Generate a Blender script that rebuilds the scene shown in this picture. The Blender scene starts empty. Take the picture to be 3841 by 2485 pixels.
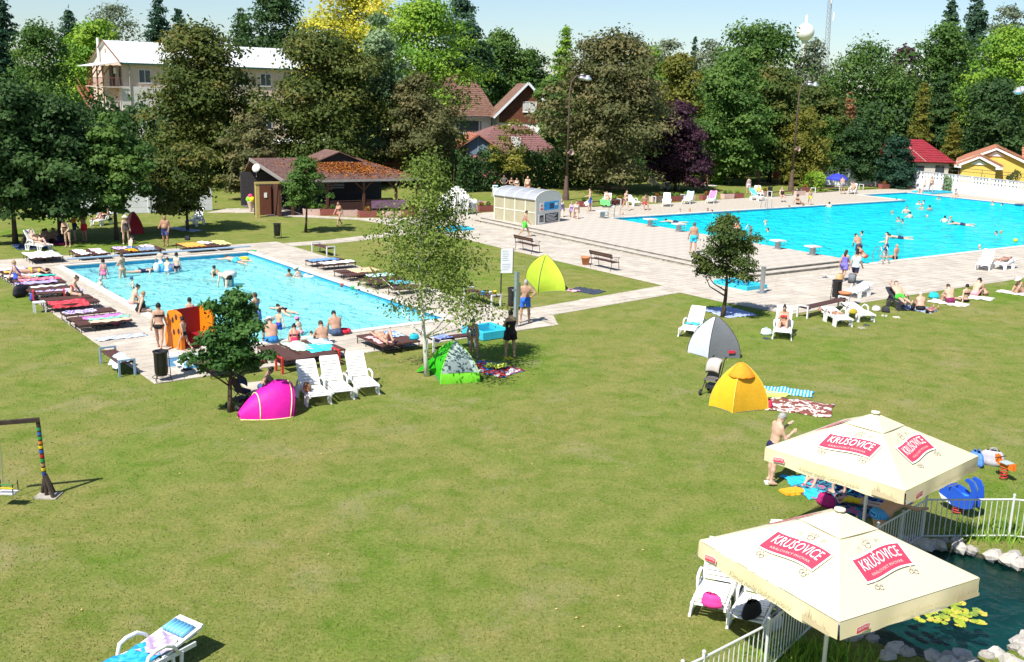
import bpy, math, random
import numpy as np
from mathutils import Vector, Matrix, geometry
random.seed(7)
R = math.radians
SC = bpy.context.scene
COL = SC.collection
# ------------------------------------------------------------------ camera (fitted to the pool edges, posts and people)
FOC, PITCH, ROLL, CAMH = 3889.27, 0.227559, 0.0276856, 9.167
PW, PH = 3841.0, 2485.0
FWD = np.array([0, math.cos(PITCH), -math.sin(PITCH)])
_up = np.array([0, math.sin(PITCH), math.cos(PITCH)])
_rt = np.array([1.0, 0, 0])
RT = _rt * math.cos(ROLL) + _up * math.sin(ROLL)
UP = -_rt * math.sin(ROLL) + _up * math.cos(ROLL)
cd = bpy.data.cameras.new('camera')
cd.sensor_width = 36; cd.lens = FOC / PW * 36; cd.clip_start = .1; cd.clip_end = 5000
cam = bpy.data.objects.new('camera', cd); COL.objects.link(cam)
cam.matrix_world = Matrix(((RT[0], UP[0], -FWD[0], 0), (RT[1], UP[1], -FWD[1], 0), (RT[2], UP[2], -FWD[2], CAMH), (0, 0, 0, 1)))
SC.camera = cam
# ------------------------------------------------------------------ sky, sun, exposure
SUN_EL, SHADOW_AZ = R(52), R(55)
sun_dir = Vector((-math.cos(SHADOW_AZ) * math.cos(SUN_EL), -math.sin(SHADOW_AZ) * math.cos(SUN_EL), math.sin(SUN_EL)))
W = bpy.data.worlds.new('World'); SC.world = W; W.use_nodes = True
wn = W.node_tree
sky = wn.nodes.new('ShaderNodeTexSky'); sky.sky_type = 'NISHITA'; sky.sun_disc = False
sky.sun_elevation = SUN_EL; sky.sun_rotation = math.atan2(sun_dir.x, sun_dir.y) % (2 * math.pi)
sky.air_density = 1.0; sky.dust_density = .5; sky.ozone_density = 4.0; sky.altitude = 120
wn.links.new(sky.outputs[0], wn.nodes['Background'].inputs[0])
wn.nodes['Background'].inputs[1].default_value = 0.08
sl = bpy.data.lights.new('sun', 'SUN'); sl.energy = 4.8; sl.angle = R(.53); sl.color = (1, .95, .87)
so = bpy.data.objects.new('sun', sl); COL.objects.link(so)
so.rotation_euler = sun_dir.to_track_quat('Z', 'Y').to_euler()
SC.view_settings.view_transform = 'Standard'; SC.view_settings.look = 'None'
SC.view_settings.exposure = 0.78; SC.view_settings.gamma = 1
SC.render.engine = 'CYCLES'
SC.cycles.use_denoising = True
SC.cycles.max_bounces = 7; SC.cycles.transparent_max_bounces = 12; SC.cycles.diffuse_bounces = 3
SC.cycles.caustics_reflective = False; SC.cycles.caustics_refractive = False
SC.cycles.sample_clamp_indirect = 6

# ------------------------------------------------------------------ photo pixel -> place
def ray(u, v):
    return FWD + RT * ((u - PW / 2) / FOC) + UP * ((PH / 2 - v) / FOC)
def G(u, v, z=0.0):
    "point where the sight line of a photo pixel meets the level z"
    d = ray(u, v); t = (z - CAMH) / d[2]
    return Vector((d[0] * t, d[1] * t, z))
def AT(u, v, y):
    "point of a sight line at depth y"
    d = ray(u, v); t = y / d[1]
    return Vector((d[0] * t, y, CAMH + d[2] * t))
def PXM(y):
    "metres per photo pixel at depth y"
    return y / FOC / math.cos(PITCH) * 1.0
class Frame:
    def __init__(s, o, ang):
        s.o = Vector((o[0], o[1])); s.a = ang
        s.e1 = Vector((math.cos(ang), math.sin(ang))); s.e2 = Vector((math.sin(ang), -math.cos(ang)))
    def __call__(s, a, b, z=0.0):
        p = s.o + s.e1 * a + s.e2 * b
        return Vector((p.x, p.y, z))
    def inv(s, p):
        d = Vector((p[0], p[1])) - s.o
        return d.dot(s.e1), d.dot(s.e2)
LP = Frame((-22.627, 51.137), 0.657833)      # left pool: s to the right along the far edge, t towards the camera
BP = Frame((6.04, 77.25), 0.619521)          # big pool

# ------------------------------------------------------------------ materials
MATS = {}
def _nt(name):
    m = bpy.data.materials.new(name); m.use_nodes = True
    return m, m.node_tree, m.node_tree.nodes['Principled BSDF']
def mix(a, b, t): return tuple(a[i] * (1 - t) + b[i] * t for i in range(3))
def mat(c, rough=.6, var=.12, scale=6., bump=0., metal=0., spec=.3, name=None, bscale=None, trans=0.):
    "plain colour with procedural wear: noise tone, optional relief"
    key = (c, rough, var, scale, bump, metal, spec, trans)
    if key in MATS: return MATS[key]
    m, nt, b = _nt(name or 'surface')
    n = nt.nodes.new
    tc = n('ShaderNodeTexCoord')
    nz = n('ShaderNodeTexNoise'); nz.inputs['Scale'].default_value = scale; nz.inputs['Detail'].default_value = 6; nz.inputs['Roughness'].default_value = .65
    nt.links.new(tc.outputs['Object'], nz.inputs['Vector'])
    rp = n('ShaderNodeValToRGB')
    rp.color_ramp.elements[0].position = .3; rp.color_ramp.elements[1].position = .72
    rp.color_ramp.elements[0].color = (*[max(0, x * (1 - var)) for x in c], 1)
    rp.color_ramp.elements[1].color = (*[min(1, x * (1 + var)) for x in c], 1)
    nt.links.new(nz.outputs['Fac'], rp.inputs[0]); nt.links.new(rp.outputs[0], b.inputs['Base Color'])
    b.inputs['Roughness'].default_value = rough; b.inputs['Metallic'].default_value = metal
    b.inputs['Specular IOR Level'].default_value = spec
    if bump:
        bp = n('ShaderNodeBump'); bp.inputs['Strength'].default_value = bump; bp.inputs['Distance'].default_value = .02
        n2 = n('ShaderNodeTexNoise'); n2.inputs['Scale'].default_value = bscale or scale * 4; n2.inputs['Detail'].default_value = 4
        nt.links.new(tc.outputs['Object'], n2.inputs['Vector'])
        nt.links.new(n2.outputs['Fac'], bp.inputs['Height']); nt.links.new(bp.outputs[0], b.inputs['Normal'])
    if trans:
        tr = n('ShaderNodeBsdfTranslucent'); mx = n('ShaderNodeMixShader'); mx.inputs[0].default_value = trans
        nt.links.new(rp.outputs[0], tr.inputs[0])
        nt.links.new(b.outputs[0], mx.inputs[1]); nt.links.new(tr.outputs[0], mx.inputs[2])
        nt.links.new(mx.outputs[0], nt.nodes['Material Output'].inputs[0])
    MATS[key] = m
    return m
def leafmat(cols, trans=.35, name='leaf', rough=.5):
    key = ('leaf', cols, trans)
    if key in MATS: return MATS[key]
    m, nt, b = _nt(name); n = nt.nodes.new
    at = n('ShaderNodeAttribute'); at.attribute_name = 'tint'
    rp = n('ShaderNodeValToRGB'); e = rp.color_ramp.elements
    e[0].position = 0; e[0].color = (*cols[0], 1); e[1].position = 1; e[1].color = (*cols[-1], 1)
    for i, c in enumerate(cols[1:-1]):
        x = e.new((i + 1) / (len(cols) - 1)); x.color = (*c, 1)
    nt.links.new(at.outputs['Fac'], rp.inputs[0]); nt.links.new(rp.outputs[0], b.inputs['Base Color'])
    b.inputs['Roughness'].default_value = rough + .12; b.inputs['Specular IOR Level'].default_value = .2
    tr = n('ShaderNodeBsdfTranslucent'); mx = n('ShaderNodeMixShader'); mx.inputs[0].default_value = trans
    hs = n('ShaderNodeHueSaturation'); hs.inputs['Saturation'].default_value = 1.05; hs.inputs['Value'].default_value = 1.3
    nt.links.new(rp.outputs[0], hs.inputs['Color']); nt.links.new(hs.outputs[0], tr.inputs[0])
    nt.links.new(b.outputs[0], mx.inputs[1]); nt.links.new(tr.outputs[0], mx.inputs[2])
    nt.links.new(mx.outputs[0], nt.nodes['Material Output'].inputs[0])
    MATS[key] = m
    return m
def towelmat(c1, c2=None, c3=None, pat='plain', sc=6.):
    "terry cloth: plain, stripes (x), check, floral blotches"
    key = ('towel', c1, c2, c3, pat, sc)
    if key in MATS: return MATS[key]
    c2 = c2 or mix(c1, (1, 1, 1), .12); c3 = c3 or c2
    m, nt, b = _nt('cloth'); n = nt.nodes.new; L = nt.links.new
    tc = n('ShaderNodeTexCoord')
    rp = n('ShaderNodeValToRGB'); e = rp.color_ramp.elements
    if pat == 'stripe':
        w = n('ShaderNodeTexWave'); w.inputs['Scale'].default_value = sc; w.inputs['Distortion'].default_value = .6
        w.bands_direction = 'Y'
        L(tc.outputs['Object'], w.inputs['Vector']); src = w.outputs['Fac']; rp.color_ramp.interpolation = 'CONSTANT'
        e[0].color = (*c1, 1); e[1].position = .4; e[1].color = (*c2, 1); x = e.new(.75); x.color = (*c3, 1)
    elif pat == 'check':
        w = n('ShaderNodeTexChecker'); w.inputs['Scale'].default_value = sc
        L(tc.outputs['Object'], w.inputs['Vector']); src = w.outputs['Fac']
        e[0].color = (*c1, 1); e[1].color = (*c2, 1)
    elif pat == 'floral':
        w = n('ShaderNodeTexNoise'); w.inputs['Scale'].default_value = sc; w.inputs['Detail'].default_value = 2; w.inputs['Distortion'].default_value = 1.2
        L(tc.outputs['Object'], w.inputs['Vector']); src = w.outputs['Fac']; rp.color_ramp.interpolation = 'CONSTANT'
        e[0].color = (*c1, 1); e[1].position = .47; e[1].color = (*c2, 1); x = e.new(.58); x.color = (*c3, 1)
    else:
        w = n('ShaderNodeTexNoise'); w.inputs['Scale'].default_value = sc; w.inputs['Detail'].default_value = 5
        L(tc.outputs['Object'], w.inputs['Vector']); src = w.outputs['Fac']
        e[0].position = .35; e[0].color = (*mix(c1, (0, 0, 0), .08), 1); e[1].position = .7; e[1].color = (*c2, 1)
    L(src, rp.inputs[0]); L(rp.outputs[0], b.inputs['Base Color'])
    b.inputs['Roughness'].default_value = .9; b.inputs['Specular IOR Level'].default_value = .1
    bp = n('ShaderNodeBump'); bp.inputs['Strength'].default_value = .35; bp.inputs['Distance'].default_value = .02
    n2 = n('ShaderNodeTexNoise'); n2.inputs['Scale'].default_value = 14
    L(tc.outputs['Object'], n2.inputs['Vector']); L(n2.outputs['Fac'], bp.inputs['Height']); L(bp.outputs[0], b.inputs['Normal'])
    MATS[key] = m
    return m

# ------------------------------------------------------------------ mesh helpers
class MB:
    def __init__(s): s.v = []; s.f = []; s.m = []
    def add(s, vs, fs, mi=0):
        o = len(s.v); s.v += [tuple(p) for p in vs]
        s.f += [tuple(i + o for i in f) for f in fs]; s.m += [mi] * len(fs)
        return s
    def hexa(s, b4, t4, mi=0):
        return s.add(list(b4) + list(t4), [(3, 2, 1, 0), (4, 5, 6, 7), (0, 1, 5, 4), (1, 2, 6, 5), (2, 3, 7, 6), (3, 0, 4, 7)], mi)
    def box(s, x0, x1, y0, y1, z0, z1, mi=0):
        return s.hexa([(x0, y0, z0), (x1, y0, z0), (x1, y1, z0), (x0, y1, z0)], [(x0, y0, z1), (x1, y0, z1), (x1, y1, z1), (x0, y1, z1)], mi)
    def bbox(s, x0, x1, y0, y1, z0, z1, b=.01, mi=0):
        "box with a chamfered top"
        s.box(x0, x1, y0, y1, z0, z1 - b, mi)
        return s.hexa([(x0, y0, z1 - b), (x1, y0, z1 - b), (x1, y1, z1 - b), (x0, y1, z1 - b)], [(x0 + b, y0 + b, z1), (x1 - b, y0 + b, z1), (x1 - b, y1 - b, z1), (x0 + b, y1 - b, z1)], mi)
    def poly(s, pts, mi=0): return s.add(pts, [tuple(range(len(pts)))], mi)
    def prism(s, poly, h, axis=2, mi=0):
        "poly: 3D points; extruded by vector h"
        n = len(poly); h = Vector(h); top = [Vector(p) + h for p in poly]
        return s.add([Vector(p) for p in poly] + top, [tuple(range(n))[::-1], tuple(range(n, 2 * n))] + [(i, (i + 1) % n, n + (i + 1) % n, n + i) for i in range(n)], mi)
    def tube(s, pts, r, n=6, mi=0, cap=True):
        pts = [Vector(p) for p in pts]; k = len(pts)
        if not hasattr(r, '__len__'): r = [r] * k
        vs = []; prev = None
        for i, p in enumerate(pts):
            d = (pts[min(i + 1, k - 1)] - pts[max(i - 1, 0)])
            if d.length < 1e-9: d = Vector((0, 0, 1))
            d.normalize()
            a = prev - d * prev.dot(d) if prev is not None else (Vector((0, 0, 1)).cross(d) if abs(d.z) < .9 else Vector((1, 0, 0)).cross(d))
            if a.length < 1e-6: a = Vector((1, 0, 0)).cross(d)
            a.normalize(); prev = a; b = d.cross(a)
            for j in range(n):
                t = 2 * math.pi * (j + .5) / n
                vs.append(p + (a * math.cos(t) + b * math.sin(t)) * r[i])
        fs = [(i * n + j, i * n + (j + 1) % n, (i + 1) * n + (j + 1) % n, (i + 1) * n + j) for i in range(k - 1) for j in range(n)]
        if cap: fs += [tuple(range(n))[::-1], tuple(range((k - 1) * n, k * n))]
        return s.add(vs, fs, mi)
    def bar(s, p, q, w, h, mi=0, up=(0, 0, 1)):
        "rectangular bar from p to q, w wide, h high"
        p = Vector(p); q = Vector(q); d = (q - p).normalized(); u = Vector(up)
        x = d.cross(u)
        if x.length < 1e-4: x = d.cross(Vector((0, 1, 0)))
        x.normalize(); u = x.cross(d).normalized()
        c = [x * a * w / 2 + u * b * h / 2 for a, b in ((-1, -1), (1, -1), (1, 1), (-1, 1))]
        return s.hexa([p + k for k in c], [q + k for k in c], mi)
    def lathe(s, prof, n=12, c=(0, 0, 0), mi=0, sx=1., sy=1.):
        vs = []
        for r, z in prof:
            for j in range(n):
                t = 2 * math.pi * j / n
                vs.append((c[0] + r * math.cos(t) * sx, c[1] + r * math.sin(t) * sy, c[2] + z))
        k = len(prof)
        fs = [(i * n + j, i * n + (j + 1) % n, (i + 1) * n + (j + 1) % n, (i + 1) * n + j) for i in range(k - 1) for j in range(n)]
        fs += [tuple(range(n))[::-1], tuple(range((k - 1) * n, k * n))]
        return s.add(vs, fs, mi)
    def ball(s, c, r, n=10, k=7, mi=0, sc=(1, 1, 1), jit=0., rnd=None):
        vs = []; c = Vector(c)
        for i in range(k + 1):
            ph = math.pi * i / k
            for j in range(n):
                t = 2 * math.pi * j / n
                q = r * (1 + (rnd.uniform(-jit, jit) if jit else 0))
                vs.append((c.x + q * sc[0] * math.sin(ph) * math.cos(t), c.y + q * sc[1] * math.sin(ph) * math.sin(t), c.z + q * sc[2] * math.cos(ph)))
        fs = [(i * n + j, (i + 1) * n + j, (i + 1) * n + (j + 1) % n, i * n + (j + 1) % n) for i in range(k) for j in range(n)]
        return s.add(vs, fs, mi)
    def grid(s, fn, nu, nv, mi=0, thick=0., flip=False):
        vs = [fn(i / nu, j / nv) for j in range(nv + 1) for i in range(nu + 1)]
        w = nu + 1
        fs = [(j * w + i, j * w + i + 1, (j + 1) * w + i + 1, (j + 1) * w + i) for j in range(nv) for i in range(nu)]
        if thick:
            n0 = len(vs); vs = [Vector(p) for p in vs] + [Vector(p) - Vector((0, 0, thick)) for p in vs]
            ring = [i for i in range(nu)] + [j * w + nu for j in range(nv)] + [nv * w + nu - i for i in range(nu)] + [(nv - j) * w for j in range(nv)]
            fs = fs + [tuple(n0 + i for i in f[::-1]) for f in fs]
            fs += [(ring[k], n0 + ring[k], n0 + ring[(k + 1) % len(ring)], ring[(k + 1) % len(ring)]) for k in range(len(ring))]
        if flip: fs = [f[::-1] for f in fs]
        return s.add(vs, fs, mi)
    def mesh(s, name, mats, smooth=False):
        me = bpy.data.meshes.new(name); me.from_pydata(s.v, [], s.f)
        for m in (mats if isinstance(mats, (list, tuple)) else [mats]): me.materials.append(m)
        if any(s.m): me.polygons.foreach_set('material_index', s.m)
        if smooth: me.polygons.foreach_set('use_smooth', [True] * len(s.f))
        me.update()
        return me
    def build(s, name, mats, parent=None, smooth=False, loc=None, rz=0):
        return place(name, s.mesh(name, mats, smooth), parent, loc, rz)
def place(name, me, parent=None, loc=None, rz=0, rot=None, scale=None):
    o = bpy.data.objects.new(name, me); COL.objects.link(o)
    if parent is not None: o.parent = parent
    if loc is not None: o.location = loc
    if rot is not None: o.rotation_euler = rot
    elif rz: o.rotation_euler = (0, 0, rz)
    if scale is not None: o.scale = scale if hasattr(scale, '__len__') else (scale,) * 3
    return o
def npmesh(name, v, f, mats, tint=None, smooth=False, mi=None):
    "fast mesh from numpy arrays; f is (n,k)"
    me = bpy.data.meshes.new(name); v = np.asarray(v, np.float32); f = np.asarray(f, np.int32)
    n, k = f.shape
    me.vertices.add(len(v)); me.vertices.foreach_set('co', v.ravel())
    me.loops.add(n * k); me.loops.foreach_set('vertex_index', f.ravel())
    me.polygons.add(n); me.polygons.foreach_set('loop_start', np.arange(0, n * k, k, dtype=np.int32))
    for m in (mats if isinstance(mats, (list, tuple)) else [mats]): me.materials.append(m)
    if mi is not None: me.polygons.foreach_set('material_index', np.asarray(mi, np.int32))
    me.update(calc_edges=True)
    if tint is not None:
        a = me.attributes.new('tint', 'FLOAT', 'FACE'); a.data.foreach_set('value', np.asarray(tint, np.float32))
    me.polygons.foreach_set('use_smooth', np.full(n, bool(smooth)))
    return me
def tag(o, label=None, cat=None, group=None, kind=None):
    if label: o['label'] = label
    if cat: o['category'] = cat
    if group: o['group'] = group
    if kind: o['kind'] = kind
    return o
def thing(name, label, cat, loc=(0, 0, 0), rz=0., group=None, scale=None):
    o = bpy.data.objects.new(name, None); COL.objects.link(o); o.empty_display_size = .2
    o.location = loc; o.rotation_euler = (0, 0, rz)
    if scale: o.scale = (scale,) * 3
    return tag(o, label, cat, group)
def copy_tree(o, parent=None):
    c = o.copy(); COL.objects.link(c)
    if parent is not None: c.parent = parent
    for ch in list(o.children): copy_tree(ch, c)
    return c
def copy_thing(o, label, loc, rz, group=None):
    c = copy_tree(o); c.location = loc; c.rotation_euler = (0, 0, rz); c['label'] = label
    if group: c['group'] = group
    return c
def face_dir(p, q):
    "rotation that turns local +Y from p towards q"
    return math.atan2(q[1] - p[1], q[0] - p[0]) - math.pi / 2
# ================================================================== ground, decks, pools, pond
def tess(loops, z=0.0):
    loops = [[Vector((p[0], p[1], 0)) for p in l] for l in loops]
    flat = [p for l in loops for p in l]
    tri = geometry.tessellate_polygon(loops)
    out = []
    for a, b, c in tri:
        n = (flat[b] - flat[a]).cross(flat[c] - flat[a]).z
        out.append((a, b, c) if n > 0 else (a, c, b))
    return [(p.x, p.y, z) for p in flat], out
def sheet(name, loops, z, m, kind='structure', label=None, skirt=0.):
    v, f = tess(loops, z)
    mb = MB().add(v, f)
    if skirt:
        o = 0
        for l in loops:
            k = len(l)
            for i in range(k):
                a, b = v[o + i], v[o + (i + 1) % k]
                mb.poly([a, b, (b[0], b[1], z - skirt), (a[0], a[1], z - skirt)])
            o += k
    ob = mb.build(name, m)
    return tag(ob, label, kind=kind)
def inpoly(p, poly):
    x, y = p[0], p[1]; c = False; n = len(poly)
    for i in range(n):
        a, b = poly[i], poly[i - 1]
        if (a[1] > y) != (b[1] > y) and x < (b[0] - a[0]) * (y - a[1]) / (b[1] - a[1]) + a[0]: c = not c
    return c
def grassmat():
    m, nt, b = _nt('dry_lawn'); n = nt.nodes.new; L = nt.links.new
    tc = n('ShaderNodeTexCoord')
    def noise(sc, det=5, dist=0., ro=.6):
        x = n('ShaderNodeTexNoise'); x.inputs['Scale'].default_value = sc; x.inputs['Detail'].default_value = det
        x.inputs['Distortion'].default_value = dist; x.inputs['Roughness'].default_value = ro
        L(tc.outputs['Object'], x.inputs['Vector']); return x
    def ramp(src, stops):
        r = n('ShaderNodeValToRGB'); e = r.color_ramp.elements
        e[0].position, e[0].color = stops[0][0], (*stops[0][1], 1); e[1].position, e[1].color = stops[-1][0], (*stops[-1][1], 1)
        for p, c in stops[1:-1]:
            x = e.new(p); x.color = (*c, 1)
        L(src, r.inputs[0]); return r.outputs[0]
    def mixc(f, a, c, mode='MIX'):
        x = n('ShaderNodeMix'); x.data_type = 'RGBA'; x.blend_type = mode
        if isinstance(f, float): x.inputs[0].default_value = f
        else: L(f, x.inputs[0])
        L(a, x.inputs[6]); L(c, x.inputs[7]); return x.outputs[2]
    fine = ramp(noise(13, 8, .3, .82).outputs['Fac'], [(.26, (.078, .114, .020)), (.46, (.145, .176, .040)), (.58, (.200, .217, .062)), (.74, (.32, .30, .125))])
    mid = ramp(noise(1.3, 6, .6).outputs['Fac'], [(.3, (.66, .86, .48)), (.5, (1, 1, 1)), (.68, (1.26, 1.12, 1.30))])
    big = ramp(noise(.16, 5, .9).outputs['Fac'], [(.28, (.70, .98, .48)), (.47, (.98, 1, .96)), (.7, (1.20, 1.03, 1.22))])
    c = mixc(1.0, fine, mid, 'MULTIPLY'); c = mixc(1.0, c, big, 'MULTIPLY')
    dry = ramp(noise(.45, 7, .4, .7).outputs['Fac'], [(.55, (0, 0, 0)), (.74, (.6, .6, .6))])
    tan = ramp(noise(30, 4).outputs['Fac'], [(.3, (.20, .165, .085)), (.7, (.40, .34, .21))])
    c = mixc(dry, c, tan)
    L(c, b.inputs['Base Color']); b.inputs['Roughness'].default_value = .95; b.inputs['Specular IOR Level'].default_value = .05
    bp = n('ShaderNodeBump'); bp.inputs['Strength'].default_value = .6; bp.inputs['Distance'].default_value = .04
    L(noise(38, 4, .2, .8).outputs['Fac'], bp.inputs['Height']); L(bp.outputs[0], b.inputs['Normal'])
    return m
GRASS = grassmat()
# pool outlines
LPOOL = [LP(0, 0), LP(9.88, 0), LP(9.88, 19.9), LP(0, 19.9)]
BPOOL = [BP(0, 0), BP(38.3, 0), BP(38.3, -5.2), BP(46, -5.2), BP(46, 23.0), BP(0, 23.0)]
POND = [G(u, v, -.05) for u, v in [(3440, 2062), (3500, 2055), (3616, 2072), (3759, 2105), (3841, 2137), (3950, 2200), (3990, 2290), (3930, 2370), (3850, 2420), (3775, 2455), (3656, 2476), (3457, 2478), (3298, 2425), (3180, 2330), (3200, 2240), (3300, 2140)]]
FAR = 900.
ground = sheet('ground', [[(-FAR, -60), (FAR, -60), (FAR, FAR), (-FAR, FAR)], LPOOL, BPOOL, POND], 0.0, GRASS)
CONC = mat((.47, .415, .35), .9, .16, 3., .3, spec=.1, name='concrete_sheet', bscale=60.)
def slabmat():
    m, nt, b = _nt('paving'); n = nt.nodes.new; L = nt.links.new
    oi = n('ShaderNodeObjectInfo'); at = n('ShaderNodeAttribute'); at.attribute_name = 'tint'
    add = n('ShaderNodeMath'); add.operation = 'ADD'; L(at.outputs['Fac'], add.inputs[0]); L(oi.outputs['Random'], add.inputs[1])
    fr = n('ShaderNodeMath'); fr.operation = 'FRACT'; L(add.outputs[0], fr.inputs[0])
    rp = n('ShaderNodeValToRGB'); e = rp.color_ramp.elements
    e[0].color = (.455, .415, .36, 1); e[1].color = (.515, .475, .42, 1); x = e.new(.5); x.color = (.485, .44, .385, 1)
    L(fr.outputs[0], rp.inputs[0])
    tc = n('ShaderNodeNewGeometry'); nz = n('ShaderNodeTexNoise'); nz.inputs['Scale'].default_value = .8; nz.inputs['Detail'].default_value = 8; nz.inputs['Roughness'].default_value = .7
    L(tc.outputs['Position'], nz.inputs['Vector'])
    r2 = n('ShaderNodeValToRGB'); r2.color_ramp.elements[0].position = .32; r2.color_ramp.elements[0].color = (.74, .73, .71, 1); r2.color_ramp.elements[1].position = .6; r2.color_ramp.elements[1].color = (1.03, 1.02, 1, 1)
    L(nz.outputs['Fac'], r2.inputs[0])
    mx = n('ShaderNodeMix'); mx.data_type = 'RGBA'; mx.blend_type = 'MULTIPLY'; mx.inputs[0].default_value = 1
    L(rp.outputs[0], mx.inputs[6]); L(r2.outputs[0], mx.inputs[7]); L(mx.outputs[2], b.inputs['Base Color'])
    b.inputs['Roughness'].default_value = .85; b.inputs['Specular IOR Level'].default_value = .15
    n2 = n('ShaderNodeTexNoise'); n2.inputs['Scale'].default_value = 60; bp = n('ShaderNodeBump'); bp.inputs['Strength'].default_value = .25; bp.inputs['Distance'].default_value = .01
    L(tc.outputs['Position'], n2.inputs['Vector']); L(n2.outputs['Fac'], bp.inputs['Height']); L(bp.outputs[0], b.inputs['Normal'])
    return m
SLAB = slabmat()
JOINT = mat((.42, .38, .32), .95, .3, 5., 0, spec=.05, name='joint')
def slabs(deck, frame, inside, s0, s1, t0, t1, step, z, n_parts=300, bond=0.):
    "paving slabs: the nearest as parts of the deck, the rest joined"
    rnd = random.Random(5); cells = []
    ns = int((s1 - s0) / step); ntt = int((t1 - t0) / step)
    for i in range(ns):
        for j in range(ntt):
            a = s0 + (i + .5) * step + (bond * step if j % 2 else 0); b = t0 + (j + .5) * step
            p = frame(a, b)
            if p.y < 82 and inside(p) and all(inside(frame(a + q * step * .42, b + r * step * .42)) for q in (-1, 1) for r in (-1, 1)): cells.append((p.y, a, b))
    cells.sort()
    g = .017; h = step / 2 - g
    one = MB().add([(-h, -h, -.03), (h, -h, -.03), (h, h, -.03), (-h, h, -.03), (-h, -h, -.006), (h, -h, -.006), (h, h, -.006), (-h, h, -.006), (-h + .01, -h + .01, 0), (h - .01, -h + .01, 0), (h - .01, h - .01, 0), (-h + .01, h - .01, 0)],
        [(0, 1, 5, 4), (1, 2, 6, 5), (2, 3, 7, 6), (3, 0, 4, 7), (4, 5, 9, 8), (5, 6, 10, 9), (6, 7, 11, 10), (7, 4, 8, 11), (8, 9, 10, 11)]).mesh('paving_slab', SLAB)
    for y, a, b in cells[:n_parts]:
        o = place('paving_slab', one, deck, frame(a, b, z + rnd.uniform(-.004, .004)), frame.a)
        o.rotation_euler = (rnd.uniform(-.006, .006), rnd.uniform(-.006, .006), frame.a + rnd.uniform(-.006, .006))
    rest = cells[n_parts:]
    if rest:
        c = np.array([list(frame(a, b, z)) for y, a, b in rest]); rng = np.random.default_rng(3)
        c[:, 2] += rng.uniform(-.004, .004, len(c))
        e1 = np.array([frame.e1.x, frame.e1.y, 0]); e2 = np.array([-frame.e1.y, frame.e1.x, 0])
        q = []
        for zz, hh in ((-.03, h), (0, h - .004)):
            for sx, sy in ((-1, -1), (1, -1), (1, 1), (-1, 1)): q.append(c + e1 * sx * hh + e2 * sy * hh + np.array([0, 0, zz]))
        v = np.stack(q, 1).reshape(-1, 3); k = len(rest); base = (np.arange(k) * 8)[:, None]
        fs = np.concatenate([base + np.array(f) for f in ((4, 5, 6, 7), (0, 1, 5, 4), (1, 2, 6, 5), (2, 3, 7, 6), (3, 0, 4, 7))])
        tt = np.tile(rng.random(k), 5)
        o = place('paving', npmesh('paving', v, fs, SLAB, tt), deck); o['kind'] = 'stuff'
# ---- left pool deck
ldeck_poly = [LP(-3.2, -3.4), LP(13.0, -3.0), LP(13.0, 23.1), LP(-3.2, 23.1)]
ldeck = sheet('pool_deck', [ldeck_poly, LPOOL], .012, JOINT)
def lp_in(p):
    s, t = LP.inv(p)
    return -3.2 < s < 13 and -3.3 < t < 23.1 and not (-.3 < s < 10.18 and -.3 < t < 20.2)
slabs(ldeck, LP, lp_in, -3.2, 13.05, -3.4, 23.15, .5, .036)
# ---- plaza and paths round the big pool
PLAZA = [G(u, v) for u, v in [(2551, 1099), (2700, 1133), (2961, 1181), (3412, 1109), (3841, 1045), (4400, 965), (4600, 850), (3841, 757), (3560, 717), (3480, 707), (3300, 711), (3010, 724), (2900, 737), (2700, 750), (2460, 766), (2168, 779), (1990, 790), (1844, 797), (1627, 811), (1500, 820), (1350, 819), (1281, 816), (1123, 806), (1046, 785), (850, 783), (770, 800), (860, 799), (973, 801), (1041, 812), (1150, 817), (1341, 826), (1420, 838), (1490, 852), (1450, 874), (1341, 888), (1237, 901)]] + [LP(13.05, -2.3), LP(13.05, -.9)] + [G(u, v) for u, v in [(1259, 914), (1396, 899), (1478, 888), (1560, 877), (1640, 882), (1750, 900), (1900, 937), (2484, 1072)]] + [LP(13.05, 20.1), LP(13.05, 23.1), LP(13.1,23.1)] + [G(2075, 1183)]
plaza = sheet('plaza', [PLAZA, BPOOL], .010, JOINT)
def bp_in(p):
    if not inpoly(p, PLAZA): return False
    s, t = BP.inv(p)
    if -.35 < s < 46.4 and -.35 < t < 23.35: return False
    if 37.9 < s < 46.4 and -5.6 < t < 0: return False
    return not (-9.5 < s < 0 and -3 < t < 23.6)
slabs(plaza, BP, bp_in, -34, 60, -22, 34, .5, .032)
# coping stones round both pools
COPE = mat((.56, .52, .47), .7, .1, 3., .15, spec=.2, name='coping')
def coping(poly, w, z, name, closed=True, skip=()):
    mb = MB(); k = len(poly)
    for i in range(k):
        if i in skip: continue
        a, b = Vector(poly[i]), Vector(poly[(i + 1) % k]); d = (b - a).normalized(); n = Vector((d.y, -d.x, 0))
        ca = (a + b) / 2
        cen = sum((Vector(p) for p in poly), Vector()) / k
        if inpoly(ca + n * .2, poly): n = -n
        L = (b - a).length; m = max(1, int(L / 1.0))
        for j in range(m):
            p = a + d * (L * j / m + .006); q = a + d * (L * (j + 1) / m - .006)
            e = [p - n * .06, q - n * .06, q + n * w, p + n * w]
            if (e[1] - e[0]).cross(e[3] - e[0]).z < 0: e = e[::-1]
            mb.hexa([x + Vector((0, 0, z - .05)) for x in e], [x + Vector((0, 0, z)) for x in e])
    o = mb.build(name, COPE, None); o['kind'] = 'stuff'
    return o
c1 = coping(LPOOL, .3, .05, 'coping'); c1.parent = ldeck
c2 = coping(BPOOL, .34, .05, 'coping', skip=(5,)); c2.parent = plaza
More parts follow.
